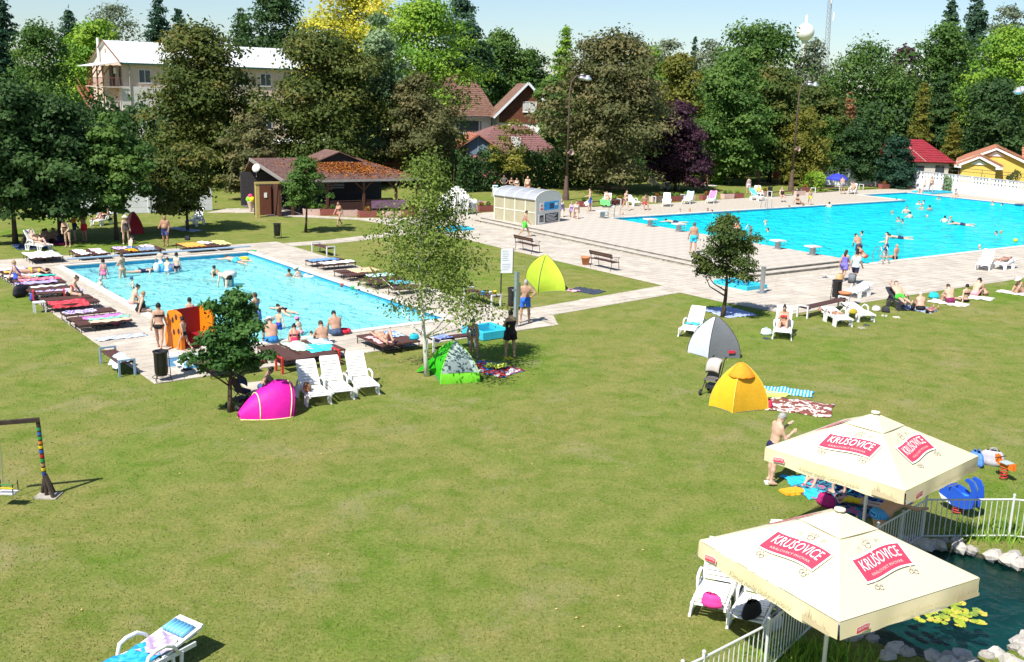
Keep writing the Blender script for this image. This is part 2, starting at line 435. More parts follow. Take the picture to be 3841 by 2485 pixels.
# ---- water
def watermat(tint, bscale, fres=1.33, haze=.10, hazecol=(.3, .85, .95), bstr=.5, refl=.4, bd=.2):
    m, nt, b = _nt('water'); n = nt.nodes.new; L = nt.links.new; nt.nodes.remove(b)
    geo = n('ShaderNodeNewGeometry'); mp = n('ShaderNodeMapping'); mp.inputs['Scale'].default_value = (1, 1.0, 1)
    L(geo.outputs['Position'], mp.inputs['Vector'])
    nz = n('ShaderNodeTexNoise'); nz.inputs['Scale'].default_value = bscale; nz.inputs['Detail'].default_value = 5; nz.inputs['Distortion'].default_value = .8; nz.inputs['Roughness'].default_value = .6
    L(mp.outputs[0], nz.inputs['Vector'])
    bp = n('ShaderNodeBump'); bp.inputs['Strength'].default_value = bstr; bp.inputs['Distance'].default_value = bd
    L(nz.outputs['Fac'], bp.inputs['Height'])
    fr0 = n('ShaderNodeFresnel'); fr0.inputs['IOR'].default_value = fres; L(bp.outputs[0], fr0.inputs['Normal'])
    fr = n('ShaderNodeMath'); fr.operation = 'MULTIPLY'; fr.inputs[1].default_value = refl; L(fr0.outputs[0], fr.inputs[0])
    gl = n('ShaderNodeBsdfGlossy'); gl.inputs['Roughness'].default_value = .04; L(bp.outputs[0], gl.inputs['Normal'])
    tr = n('ShaderNodeBsdfTransparent'); tr.inputs[0].default_value = (*tint, 1)
    df = n('ShaderNodeBsdfDiffuse'); df.inputs[0].default_value = (*hazecol, 1); L(bp.outputs[0], df.inputs['Normal'])
    m1 = n('ShaderNodeMixShader'); m1.inputs[0].default_value = haze; L(tr.outputs[0], m1.inputs[1]); L(df.outputs[0], m1.inputs[2])
    m2 = n('ShaderNodeMixShader'); L(fr.outputs[0], m2.inputs[0]); L(m1.outputs[0], m2.inputs[1]); L(gl.outputs[0], m2.inputs[2])
    L(m2.outputs[0], nt.nodes['Material Output'].inputs[0])
    return m
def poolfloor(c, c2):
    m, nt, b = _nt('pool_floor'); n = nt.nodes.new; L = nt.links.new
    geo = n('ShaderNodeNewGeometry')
    vo = n('ShaderNodeTexVoronoi'); vo.feature = 'SMOOTH_F1'; vo.inputs['Scale'].default_value = 2.2; vo.inputs['Randomness'].default_value = 1  # wavy net of light under water, painted into the floor colour
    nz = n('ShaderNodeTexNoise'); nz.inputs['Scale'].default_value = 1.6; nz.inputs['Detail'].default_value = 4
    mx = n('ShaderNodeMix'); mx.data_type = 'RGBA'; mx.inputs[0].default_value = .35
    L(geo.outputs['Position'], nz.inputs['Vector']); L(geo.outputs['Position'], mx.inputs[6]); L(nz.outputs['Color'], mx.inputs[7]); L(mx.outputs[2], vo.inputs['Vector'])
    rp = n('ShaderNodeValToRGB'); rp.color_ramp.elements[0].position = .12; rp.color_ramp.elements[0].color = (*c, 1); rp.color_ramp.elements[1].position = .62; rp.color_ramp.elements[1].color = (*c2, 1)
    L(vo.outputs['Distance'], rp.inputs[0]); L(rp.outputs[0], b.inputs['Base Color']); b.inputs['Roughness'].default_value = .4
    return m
LW, LF = -.17, -.66
BW, BF = -.13, -1.45
def basin(name, poly, zf, mwall, mfloor):
    v, f = tess([poly], zf); mb = MB().add(v, f, 0)
    k = len(poly)
    for i in range(k):
        a, b = poly[i], poly[(i + 1) % k]
        mb.poly([(a.x, a.y, zf), (b.x, b.y, zf), (b.x, b.y, .0), (a.x, a.y, .0)], 1)
    return tag(mb.build(name, [mfloor, mwall]), kind='structure')
WALLB = mat((.03, .36, .62), .35, .08, 3., spec=.5, name='pool_wall')
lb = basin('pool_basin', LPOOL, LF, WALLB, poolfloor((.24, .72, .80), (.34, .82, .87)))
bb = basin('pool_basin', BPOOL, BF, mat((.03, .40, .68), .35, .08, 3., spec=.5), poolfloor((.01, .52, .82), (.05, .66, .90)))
def water(name, poly, z, m):
    v, f = tess([poly], z)
    return tag(MB().add(v, f).build(name, m), kind='structure')
water('water', LPOOL, LW, watermat((.74, 1.0, 1.0), 1.3, haze=.55, hazecol=(.34, .82, .82), bstr=1., bd=.7))
water('water', BPOOL, BW, watermat((.30, .98, 1.0), .8, haze=.62, hazecol=(.02, .80, .86), bstr=1., bd=1.1))
# ledge with a white line along the right side of the left pool
o = MB().box(0, .55, 0, 19.9, 0, .42, 0).box(-.16, -.01, 0, 19.9, 0, .44, 1).build('pool_ledge', [mat((.16, .66, .76), .4, .05), mat((.85, .88, .88), .5, .05)], lb)
o.location = LP(9.30, 0, LF + .02); o.rotation_euler = (0, 0, LP.a)
o.scale = (1, -1, 1)
# lane lines on the big pool's floor, each a part of the basin
LANE = mat((.01, .07, .16), .5, .05)
for i in range(9):
    t = 1.6 + i * 2.45
    q = MB().box(1.2, 44.5, -.13, .13, 0, .006).build('lane_line', LANE, bb)
    q.location = BP(0, t, BF + .004); q.rotation_euler = (0, 0, BP.a)
# ---- raised starting platform with its step
PST = mat((.44, .40, .35), .85, .2, 1.3, .25, spec=.1, name='platform_stone', bscale=40.)
PED = mat((.30, .285, .245), .9, .5, 2.2, .3, spec=.1, name='platform_edge')
plat = tag(bpy.data.objects.new('platform', None), kind='structure'); COL.objects.link(plat)
plat.location = BP(0, 0, 0); plat.rotation_euler = (0, 0, BP.a)
def bx(s0, s1, t0, t1, z0, z1, name, m, side=None):
    mb = MB().box(s0, s1, -t1, -t0, z0, z1)
    return mb.build(name, m, plat)
bx(-8.62, -.02, -2.6, 22.62, -.02, .26, 'slab', PED)
bx(-9.12, -8.64, -2.6, 23.1, -.02, .13, 'step', PED); bx(-8.62, -.4, 22.64, 23.1, -.02, .13, 'step', PED)
def pave(s0, s1, t0, t1, z, name):
    ns = max(1, round((s1 - s0) / 1.0)); ntt = max(1, round((t1 - t0) / 1.0)); one = {}
    ws = (s1 - s0) / ns; wt = (t1 - t0) / ntt
    me = MB().bbox(-ws / 2 + .004, ws / 2 - .004, -wt / 2 + .004, wt / 2 - .004, 0, .04, .006).mesh(name, PST)
    rnd = random.Random(int(s0 * 10))
    for i in range(ns):
        for j in range(ntt):
            place(name, me, plat, (s0 + (i + .5) * ws, -(t0 + (j + .5) * wt), z + rnd.uniform(-.003, .003)))
pave(-8.66, -.02, -2.6, 22.66, .262, 'top_slab')
pave(-9.16, -8.68, -2.6, 23.14, .132, 'tread'); pave(-8.66, -.36, 22.68, 23.14, .132, 'tread')
PZ = .30
# ---- pond
PONDFLOOR = mat((.010, .075, .075), .7, .5, .8, name='pond_bed')
pb = basin('pond_bed', POND, -.75, mat((.06, .06, .04), .9, .4), PONDFLOOR)
water('pond_water', POND, -.10, watermat((.28, .62, .60), 2.2, haze=.10, hazecol=(.01, .10, .085), bstr=.25, refl=.8))
# ---- far hills of ground are flat; grass blades in the near lawn
def grass_blades():
    rng = np.random.default_rng(11); out = []
    n = 70000
    u = rng.uniform(-200, 4050, n); v = 900 + (2620 - 900) * rng.random(n) ** .75
    d = FWD[None] + RT[None] * ((u - PW / 2) / FOC)[:, None] + UP[None] * ((PH / 2 - v) / FOC)[:, None]
    t = -CAMH / d[:, 2]; P = d * t[:, None]; P[:, 2] += CAMH
    polys = [ldeck_poly, PLAZA, POND]
    keep = np.ones(n, bool)
    for poly in polys:
        x, y = P[:, 0], P[:, 1]; c = np.zeros(n, bool); k = len(poly)
        for i in range(k):
            a, b = poly[i], poly[i - 1]
            if a[1] == b[1]: continue
            c ^= ((a[1] > y) != (b[1] > y)) & (x < (b[0] - a[0]) * (y - a[1]) / (b[1] - a[1]) + a[0])
        keep &= ~c
    P = P[keep]; n = len(P)
    dist = np.linalg.norm(P[:, :2], axis=1)
    s = rng.uniform(.7, 1.3, n) * (.012 + dist * .0004)
    ang = rng.uniform(0, 6.28, n); h = s * rng.uniform(.7, 1.4, n) + .008
    ax = np.stack([np.cos(ang), np.sin(ang), 0 * ang], 1); lean = np.stack([rng.normal(0, .6, n), rng.normal(0, .6, n), np.ones(n)], 1)
    v0 = P - ax * s[:, None] * .5; v1 = P + ax * s[:, None] * .5; v2 = P + lean * h[:, None]
    V = np.stack([v0, v1, v2], 1).reshape(-1, 3); F = np.arange(n * 3).reshape(-1, 3)
    lm = leafmat(((.10, .138, .024), (.142, .166, .036), (.19, .20, .056), (.30, .28, .115)), .25, 'grass_blade', .8)
    o = place('grass', npmesh('grass', V, F, lm, rng.random(n)))
    tag(o, 'short sunburnt grass blades of the lawn', 'grass', kind='stuff')
grass_blades()
# ================================================================== trees
BARK = mat((.085, .065, .045), .95, .35, 9., .5, spec=.05, name='bark')
BIRCH = mat((.55, .53, .48), .85, .3, 7., .3, spec=.1, name='birch_bark')
def crown_mesh(kind, H0, H1, rad, rng, n_leaf, leaf, cols, clumps=None, droop=0., trans=.35, squash=1., gap=.0, prof=None):
    "leaf faces spread over clumps through the crown volume; returns mesh and clump centres"
    h = H1 - H0
    if clumps is None: clumps = int(40 + h * rad * .9)
    cc, cr = [], []
    tries = 0
    while len(cc) < clumps and tries < clumps * 12:
        tries += 1
        t = rng.random()
        if kind in ('broad', 'weeping'): w = (math.sin(math.pi * min(1, t * .78 + .22)) ** .5)
        elif kind == 'dome': w = math.sqrt(max(0.02, 1 - (t) ** 2.2)) * (.8 + .2 * min(1, t * 5))
        elif kind == 'conifer': w = (1 - t) ** .85 * .98 + .03
        elif kind == 'birch': w = (1 - t) ** .8 * .92 + .07
        elif kind == 'column': w = min(1, t * 6 + .4) * (1 - t ** 3.) ** .6
        elif kind == 'poplar': w = math.sin(math.pi * min(1, t * .8 + .2)) ** .7
        else: w = 1
        ang = rng.uniform(0, 2 * math.pi); q = rng.random() ** .5
        lob = 1 + .22 * math.sin(ang * 3 + rad) + .12 * math.sin(ang * 5 + h)
        r = rad * w * q * lob * .86
        cc.append((r * math.cos(ang), r * math.sin(ang) * squash, H0 + h * t))
        if kind in ('conifer', 'column', 'poplar'): cr.append(rad * rng.uniform(.20, .34) * (.45 + .55 * w))
        else: cr.append(rad * rng.uniform(.17, .34))
    cc = np.array(cc); cr = np.array(cr)
    wgt = cr ** 2; idx = rng.choice(len(cc), n_leaf, p=wgt / wgt.sum())
    d = rng.normal(size=(n_leaf, 3)); d /= np.linalg.norm(d, axis=1)[:, None]
    d[:, 2] = np.where(d[:, 2] < -.25, -d[:, 2] * .6, d[:, 2])
    rr = cr[idx] * rng.uniform(.45, 1.08, n_leaf) * (1 + .25 * rng.normal(size=n_leaf) * .5)
    fl = np.array([1, 1, .85 if kind in ('broad', 'dome') else (.6 if kind == 'conifer' else 1.0)])
    P = cc[idx] + d * rr[:, None] * fl
    nf = n_leaf // 4      # leaves between the clumps
    P[:nf] = cc[rng.integers(0, len(cc), nf)] * .5 + cc[rng.integers(0, len(cc), nf)] * .5 + rng.normal(0, rad * .12, (nf, 3))
    if droop: P[:, 2] -= droop * rng.random(n_leaf) ** 1.5 * np.linalg.norm(P[:, :2], axis=1) / rad
    out = cc[idx] * np.array([1, 1, 0]); ol = np.linalg.norm(out, axis=1)[:, None] + 1e-6
    nrm = d * .8 + out / ol * .3 + np.array([0, 0, .45]) + rng.normal(0, .55, (n_leaf, 3))
    nrm /= np.linalg.norm(nrm, axis=1)[:, None]
    a = np.cross(nrm, rng.normal(size=(n_leaf, 3))); 
    if kind == 'weeping' or droop: a = a * .6 + np.array([0, 0, -.8])
    a -= nrm * (a * nrm).sum(1)[:, None]; a /= np.linalg.norm(a, axis=1)[:, None] + 1e-9
    b = np.cross(nrm, a)
    s = leaf * rng.uniform(.6, 1.3, n_leaf)[:, None]
    asp = .62 if kind not in ('conifer', 'column') else .42
    V = np.stack([P - a * s, P + b * s * asp - a * s * .1, P + a * s, P - b * s * asp - a * s * .1], 1).reshape(-1, 3)
    F = np.arange(n_leaf * 4).reshape(-1, 4)
    ct = rng.random(len(cc))
    tint = np.clip(.68 * ct[idx] + .32 * rng.random(n_leaf), 0, 1)
    return npmesh('crown', V, F, leafmat(cols, trans), tint), cc, cr
def tree(name, label, base, H, rad, kind, cols, clear=.25, n_leaf=9000, leaf=.2, seed=1, group=None, trunk_r=None, bark=None, lean=(0, 0), clumps=None, droop=0., trans=.35, limbs=9, squash=1., curve=0.):
    rng = np.random.default_rng(seed); rnd = random.Random(seed)
    t = thing(name, label, 'tree', base, rnd.uniform(0, 6.28) if squash == 1. else 0, group)
    n_leaf = int(n_leaf * 1.35)
    me, cc, cr = crown_mesh(kind, H * clear, H * .97, rad, rng, n_leaf, leaf * .84, cols, clumps, droop, trans, squash)
    place('crown', me, t)
    tr = trunk_r or max(.06, H * .018)
    top = H * (.9 if kind in ('conifer', 'poplar', 'column') else max(clear + .18, .62))
    mb = MB(); pts = []; rs = []
    for i in range(7):
        f = i / 6; z = top * f
        pts.append((math.sin(f * 3 + seed) * curve * H * .03 + lean[0] * f, math.cos(f * 2.3 + seed) * curve * H * .03 - curve * H * .03 * math.cos(seed) * (1 - f) + lean[1] * f, z - .08 if i == 0 else z)); rs.append(tr * (1.25 if i == 0 else 1 - .72 * f))
    mb.tube(pts, rs, 8)
    order = sorted(range(len(cc)), key=lambda i: -cr[i])[:limbs * 3]
    for i in order[:limbs]:
        c = Vector(cc[i]); f = min(.95, max(.3, (c.z - abs(Vector((c.x, c.y)).length) * .8) / top)) if top > 0 else .5
        k = min(5, int(f * 6)); w = f * 6 - k
        p = Vector(pts[k]) * (1 - w) + Vector(pts[min(6, k + 1)]) * w
        mid = (p + c) / 2 + Vector((rnd.uniform(-.1, .1) * rad, rnd.uniform(-.1, .1) * rad, -.06 * rad))
        r0 = tr * (1 - .72 * f) * .55
        mb.tube([p, mid, c], [r0, r0 * .6, r0 * .25], 5)
    mb.build('trunk', bark or BARK, t, smooth=True)
    return t
# palettes (base colours)
C_OLIVE = ((.046, .074, .016), (.075, .110, .024), (.115, .142, .032), (.19, .155, .042))
C_BROWN = ((.070, .082, .028), (.110, .118, .044), (.160, .155, .064), (.225, .180, .078))
C_BIRCH = ((.085, .13, .026), (.15, .215, .04), (.26, .33, .07))
C_ROUND = ((0.041, 0.071, 0.017), (0.071, 0.110, 0.025), (0.127, 0.155, 0.037))
C_LAUREL = ((0.030, 0.081, 0.018), (0.052, 0.132, 0.030), (0.098, 0.196, 0.046))
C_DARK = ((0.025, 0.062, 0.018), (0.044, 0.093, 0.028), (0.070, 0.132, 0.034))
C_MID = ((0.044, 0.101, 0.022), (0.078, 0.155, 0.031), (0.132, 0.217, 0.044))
C_BRIGHT = ((0.092, 0.217, 0.028), (0.186, 0.327, 0.039), (0.327, 0.451, 0.054))
C_YELLOW = ((0.248, 0.296, 0.031), (0.420, 0.420, 0.047), (0.652, 0.559, 0.078))
C_GREY = ((0.093, 0.132, 0.078), (0.155, 0.194, 0.116), (0.233, 0.265, 0.171))
C_SILVER = ((0.093, 0.171, 0.078), (0.171, 0.265, 0.124), (0.342, 0.435, 0.248))
C_PURPLE = ((0.034, 0.016, 0.031), (0.062, 0.025, 0.044), (0.093, 0.039, 0.054))
C_SPRUCE = ((0.016, 0.049, 0.028), (0.028, 0.078, 0.044), (0.049, 0.112, 0.053))
C_GOLD = ((.095, .115, .018), (.165, .175, .03), (.25, .23, .042))
C_RUST = ((0.217, 0.116, 0.054), (0.342, 0.186, 0.093), (0.466, 0.265, 0.139))
C_BLUEG = ((0.034, 0.078, 0.047), (0.054, 0.116, 0.066), (0.085, 0.155, 0.085))
TREES = [
 # name, label, x px, top v, half width px, depth, base height m (z of crown start frac), kind, palette, n, leaf, extra
 ('spruce_tree', 'dark spruce cut by the left edge of the picture', -8, -60, 82, 125, .12, 'conifer', C_SPRUCE, 9000, .30, {}),
 ('birch_tree', 'tall drooping birch in front of the left end of the white-roofed building', 135, 100, 150, 84, .14, 'weeping', C_MID, 15000, .16, dict(droop=1.6, bark=BIRCH)),
 ('pine_tree', 'flat-branched pine behind the left end of the white roof', 255, 28, 82, 155, .3, 'conifer', C_BLUEG, 6000, .32, dict(clumps=34)),
 ('maple_tree', 'lime-green maple behind the gable of the white-roofed building', 350, 88, 120, 150, .3, 'dome', C_BRIGHT, 9000, .30, {}),
 ('willow_tree', 'pale grey-green airy tree in the sky behind the lime-green maple', 425, 18, 100, 205, .3, 'broad', C_GREY, 4200, .34, {}),
 ('spruce_tree', 'dark spire-topped spruce rising above the white roof', 590, -12, 100, 175, .15, 'conifer', C_SPRUCE, 9000, .36, {}),
 ('poplar_tree', 'small dark poplar close beside the spire-topped spruce', 668, 22, 40, 182, .2, 'poplar', C_SPRUCE, 3500, .32, {}),
 ('chestnut_tree', 'big olive-brown chestnut hiding the middle of the white-roofed building', 735, 110, 195, 93, .12, 'broad', C_OLIVE, 21000, .21, {}),
 ('conifer_tree', 'broad dark conifer group behind the white roof', 905, 20, 95, 172, .2, 'conifer', C_DARK, 8000, .34, {}),
 ('poplar_tree', 'dark green poplar behind the right half of the white roof', 1035, -40, 130, 165, .2, 'broad', C_DARK, 10000, .32, {}),
 ('chestnut_tree', 'brown-leaved chestnut behind the roof of the snack pavilion', 1190, 125, 205, 96, .16, 'broad', C_OLIVE, 22000, .21, {}),
 ('ash_tree', 'yellow-leaved tree at the top of the picture behind the brown chestnut', 1335, -60, 165, 122, .3, 'broad', C_YELLOW, 13000, .25, {}),
 ('silver_poplar', 'silvery green poplar between the yellow tree and the bright maple', 1420, 55, 105, 100, .15, 'broad', C_SILVER, 13000, .2, {}),
 ('maple_tree', 'bright yellow-green maple left of the tiled house', 1580, 5, 180, 116, .25, 'broad', C_BRIGHT, 17000, .23, {}),
 ('chestnut_tree', 'brown shaggy chestnut in front of the bright maple', 1575, 290, 125, 97, .14, 'broad', C_BROWN, 15000, .19, {}),
 ('elm_tree', 'dark grey-green tree peeping out behind the bright maple', 1725, -10, 90, 160, .3, 'broad', C_BLUEG, 8000, .30, {}),
 ('oak_tree', 'dark green oak behind the ridge of the tiled house', 1770, 170, 110, 158, .2, 'broad', C_DARK, 9000, .30, {}),
 ('oak_tree', 'green tree between the tiled house and the wooden gable', 1885, 125, 125, 168, .15, 'broad', C_MID, 11000, .32, {}),
 ('elm_tree', 'low dark tree behind the wooden gable', 1995, 195, 85, 172, .1, 'broad', C_DARK, 7000, .32, {}),
 ('larch_tree', 'slim yellow-green tree with a pointed top above the wooden gable', 2125, 92, 75, 160, .15, 'conifer', C_BRIGHT, 7500, .30, {}),
 ('walnut_tree', 'green tree leaning over the right side of the wooden gable', 2075, 290, 70, 122, .12, 'broad', C_MID, 7500, .24, {}),
 ('chestnut_tree', 'big rusty-leaved chestnut behind the first lamp post', 2305, 150, 198, 99, .08, 'broad', C_BROWN, 24000, .21, {}),
 ('ash_tree', 'bright green tree showing right behind the rusty chestnut', 2425, 178, 110, 150, .1, 'broad', C_BRIGHT, 9000, .28, {}),
 ('linden_tree', 'golden-olive round tree above the purple plum', 2555, 212, 105, 128, .2, 'dome', C_GOLD, 11000, .24, {}),
 ('plum_tree', 'dark purple plum tree behind the far lawn', 2552, 400, 108, 103, .08, 'dome', C_PURPLE, 11000, .20, {}),
 ('birch_tree', 'pale wispy birch against the sky above the golden-olive tree', 2500, 150, 85, 200, .3, 'broad', C_GREY, 3600, .34, dict(bark=BIRCH)),
 ('birch_tree', 'greyish bare-topped birch left of the tallest green tree', 2660, 150, 75, 190, .25, 'broad', C_GREY, 3800, .34, dict(bark=BIRCH)),
 ('spruce_tree', 'thin spruce top poking out between the two pale birches', 2610, 128, 30, 195, .3, 'conifer', C_SPRUCE, 2000, .34, {}),
 ('spruce_tree', 'thin dark spire behind the rusty chestnut crown', 2390, 130, 34, 190, .3, 'conifer', C_SPRUCE, 2000, .34, {}),
 ('beech_tree', 'tallest round green tree left of the white water tower', 2850, 95, 165, 135, .1, 'broad', C_MID, 17000, .27, {}),
 ('oak_tree', 'broad dark green oak over the shady end of the far lawn', 2760, 220, 135, 112, .1, 'broad', C_MID, 17000, .23, {}),
 ('linden_tree', 'olive-green tree right beside the shady oak behind the second lamp post', 2920, 260, 110, 117, .1, 'broad', C_OLIVE, 14000, .23, {}),
 ('copper_beech', 'dark copper beech below the water tower', 3030, 210, 70, 160, .1, 'broad', C_PURPLE, 5000, .30, {}),
 ('birch_tree', 'white-stemmed birch just right of the water tower', 3065, 140, 65, 150, .15, 'weeping', C_GREY, 5000, .24, dict(bark=BIRCH, droop=1.5)),
 ('thuja_tree', 'tall yellow-green thuja column right beside the second lamp post', 3030, 400, 80, 113, .0, 'column', C_GOLD, 10000, .20, {}),
 ('thuja_tree', 'dark green thuja column behind the blue parasol', 3110, 440, 65, 117, .0, 'column', C_MID, 8000, .20, {}),
 ('acacia_tree', 'yellowish tree between the second lamp post and the rust-brown dead conifer', 3085, 325, 100, 126, .1, 'broad', C_OLIVE, 11000, .24, {}),
 ('dead_conifer', 'dead rust-brown conifer among green trees', 3190, 335, 55, 128, .1, 'conifer', C_RUST, 6000, .20, {}),
 ('birch_tree', 'big weeping birch with pale hanging branches right of centre sky gap', 3270, 170, 165, 145, .1, 'weeping', C_MID, 15000, .24, dict(bark=BIRCH, droop=3.)),
 ('copper_beech', 'copper beech showing behind the weeping birch', 3400, 170, 75, 165, .1, 'broad', C_PURPLE, 5500, .30, {}),
 ('maple_tree', 'round green maple below the tall poplars', 3560, 100, 135, 155, .1, 'dome', C_MID, 13000, .28, {}),
 ('poplar_tree', 'leaning tall poplar, left one of the poplars against the sky', 3575, -40, 42, 215, .15, 'poplar', C_BLUEG, 6000, .36, {}),
 ('poplar_tree', 'tall dense poplar in the middle of the poplars against the sky', 3675, -45, 55, 215, .15, 'poplar', C_BLUEG, 7500, .36, {}),
 ('poplar_tree', 'airy poplar at the upper right corner', 3790, 10, 75, 225, .2, 'broad', C_GREY, 5500, .36, {}),
 ('ash_tree', 'yellow-green ash at the right edge of the picture', 3805, 105, 135, 140, .1, 'broad', C_BRIGHT, 14000, .26, {}),
 ('oak_tree', 'dark oak above the yellow house', 3760, 300, 150, 134, .05, 'broad', C_DARK, 14000, .26, {}),
 ('thuja_tree', 'golden pointed conifer above the red-roofed house', 3470, 305, 62, 134, .02, 'conifer', C_GOLD, 8000, .20, {}),
 ('thuja_tree', 'small golden conifer between the red roof and the yellow house', 3585, 420, 48, 128, .02, 'conifer', C_GOLD, 6500, .18, {}),
 ('spruce_tree', 'dark tree behind the golden pointed conifer', 3545, 270, 95, 140, .05, 'conifer', C_DARK, 9000, .26, {}),
 ('hazel_tree', 'dark green bushy tree right of the blue parasol', 3225, 450, 95, 116, .02, 'dome', C_DARK, 12000, .20, {}),
 ('spruce_tree', 'blue-green round spruce in front of the red-roofed house', 3375, 520, 66, 114, .0, 'dome', C_SPRUCE, 12000, .19, {}),
 ('maple_tree', 'fresh green maple on the left lawn under the building balconies', 410, 435, 105, 60.5, .2, 'broad', C_MID, 14000, .16, {}),
 ('cherry_tree', 'olive tree on the left lawn whose trunk stands near the sun loungers', 690, 545, 118, 65, .22, 'broad', C_OLIVE, 15000, .15, {}),
 ('walnut_tree', 'dark leafy tree over the group resting in the left shade', 190, 380, 185, 60, .16, 'dome', C_DARK, 19000, .17, {}),
 ('plum_tree', 'dark low tree at the left edge shading the blankets', 10, 320, 150, 58, .16, 'dome', C_DARK, 13000, .17, {}),
 ('chestnut_tree', 'reddish-brown leafy branch of a low chestnut left of the pavilion roof', 935, 440, 90, 84, .1, 'broad', C_BROWN, 8000, .18, {}),
 ('acacia_tree', 'young sparse tree by the hedge left of the first lamp post', 1925, 455, 82, 97, .3, 'broad', C_GOLD, 1700, .17, dict(clumps=22)),
]
BASEV = {}
def plant_trees():
    for i, (nm, lab, x, top, hw, y, clear, kind, pal, n, leaf, ex) in enumerate(TREES):
        P = AT(x, top, y); m = PXM(y)
        tree(nm, lab, (P.x, P.y, 0), P.z, hw * m * 1.28, kind, pal, clear, n, leaf, seed=100 + i, group='trees behind the baths', **ex)
plant_trees()
# ---- small trees standing in the bath's lawns
def ptree(nm, lab, bu, bv, topv, hw, kind, pal, clear, n, leaf, seed, **ex):
    b = G(bu, bv); y = b.y
    # height from the top pixel at the same depth
    H = AT(bu, topv, y).z
    return tree(nm, lab, b, H, hw * PXM(y), kind, pal, clear, n, leaf, seed=seed, group='young trees on the lawns', **ex)
ptree('maple_tree', 'small round tree on the lawn in front of the snack pavilion', 1148, 873, 600, 90, 'dome', C_MID, .36, 7000, .10, 31, curve=.5, trunk_r=.09)
ptree('hornbeam_tree', 'small round tree between the grey tent and the starting blocks', 2706, 1190, 820, 138, 'dome', C_ROUND, .36, 9500, .072, 32, curve=.9, trunk_r=.10, limbs=14)
ptree('cherry_laurel', 'dense dark green laurel tree beside the pink tent', 872, 1545, 1070, 152, 'dome', C_LAUREL, .33, 6500, .085, 33, trunk_r=.075, limbs=12, curve=.6)
ptree('birch_tree', 'slender white-barked birch with airy leaves in front of the left pool', 1602, 1412, 600, 300, 'birch', C_BIRCH, .30, 10500, .064, 34, bark=BIRCH, trunk_r=.085, limbs=34, droop=.5, clumps=80, trans=.4, lean=(.35, 0))

# ---- the wood that closes the view far behind: reads as one mass
def far_wood():
    rng = np.random.default_rng(77); n = 60000
    x = rng.uniform(-150, 170, n); y = rng.uniform(235, 300, n)
    hh = 11 + 3.5 * np.sin(x * .11) + 2.5 * np.sin(x * .31 + 2) + 2 * np.sin(x * .73)
    z = hh * rng.random(n) ** .7
    P = np.stack([x, y + 4 * np.sin(x * .6), z], 1)
    nr = rng.normal(size=(n, 3)) + np.array([0, -.6, .8]); nr /= np.linalg.norm(nr, axis=1)[:, None]
    a = np.cross(nr, rng.normal(size=(n, 3))); a /= np.linalg.norm(a, axis=1)[:, None]; b = np.cross(nr, a)
    s = rng.uniform(.35, .75, n)[:, None]
    V = np.stack([P - a * s, P + b * s * .7, P + a * s, P - b * s * .7], 1).reshape(-1, 3)
    o = place('forest', npmesh('forest', V, np.arange(n * 4).reshape(-1, 4), leafmat(C_MID), rng.random(n)))
    tag(o, 'far green wood closing the view behind the trees', 'forest', kind='stuff')
far_wood()
def hedge(label, pts, w, h, pal, n, leaf, seed, group=None, name='hedge'):
    "clipped or ivy-grown hedge along a line of ground points"
    rng = np.random.default_rng(seed); pts = [np.array(p[:2]) for p in pts]
    seg = [(pts[i], pts[i + 1]) for i in range(len(pts) - 1)]; ln = np.array([np.linalg.norm(b - a) for a, b in seg])
    k = rng.choice(len(seg), n, p=ln / ln.sum()); f = rng.random(n)
    A = np.array([s[0] for s in seg])[k]; B = np.array([s[1] for s in seg])[k]
    d = (B - A) / np.linalg.norm(B - A, axis=1)[:, None]; nn = np.stack([-d[:, 1], d[:, 0]], 1)
    run = (A + (B - A) * f[:, None])
    bump = 1 + .10 * np.sin(run[:, 0] * 1.9) + .08 * np.sin(run[:, 0] * 4.3 + run[:, 1])
    side = rng.random(n); off = rng.uniform(-.5, .5, n); z = rng.random(n)
    off = np.where(side < .42, -.5 + .1 * rng.normal(size=n), np.where(side < .84, .5 + .1 * rng.normal(size=n), off)); z = np.where(side < .84, z, 1 + .05 * rng.normal(size=n))
    P = np.stack([run[:, 0] + nn[:, 0] * off * w * bump, run[:, 1] + nn[:, 1] * off * w * bump, z * h * bump], 1)
    nr = np.stack([nn[:, 0] * np.sign(off), nn[:, 1] * np.sign(off), .5 * np.ones(n)], 1) + rng.normal(0, .6, (n, 3)); nr /= np.linalg.norm(nr, axis=1)[:, None]
    a = np.cross(nr, rng.normal(size=(n, 3))); a /= np.linalg.norm(a, axis=1)[:, None]; b = np.cross(nr, a); s = leaf * rng.uniform(.6, 1.3, n)[:, None]
    V = np.stack([P - a * s, P + b * s * .65, P + a * s, P - b * s * .65], 1).reshape(-1, 3)
    c = P.mean(0); c[2] = 0
    t = thing(name, label, name, c, 0, group)
    place('foliage', npmesh('foliage', V - np.tile(c, (len(V), 1)), np.arange(n * 4).reshape(-1, 4), leafmat(pal), np.clip(.5 * rng.random(n) + .25 + .25 * np.sin(run[:, 0] * 2.1), 0, 1)), t)
    mb = MB()
    for p, q in seg:
        m = max(2, int(np.linalg.norm(q - p) / 1.2))
        for i in range(m + 1):
            r = p + (q - p) * i / m; mb.tube([(r[0] - c[0], r[1] - c[1], 0), (r[0] - c[0] + rng.uniform(-.1, .1), r[1] - c[1], h * .8)], [.05, .02], 5)
    o = mb.build('stems', BARK, t); o['kind'] = 'stuff'
    return t
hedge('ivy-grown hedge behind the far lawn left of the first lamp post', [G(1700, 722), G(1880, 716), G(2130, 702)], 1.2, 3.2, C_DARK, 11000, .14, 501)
hedge('dark shaded hedge under the rusty chestnut and the plum tree', [G(2140, 700), G(2400, 682), G(2650, 672)], 1.6, 2.6, C_DARK, 10000, .15, 502)
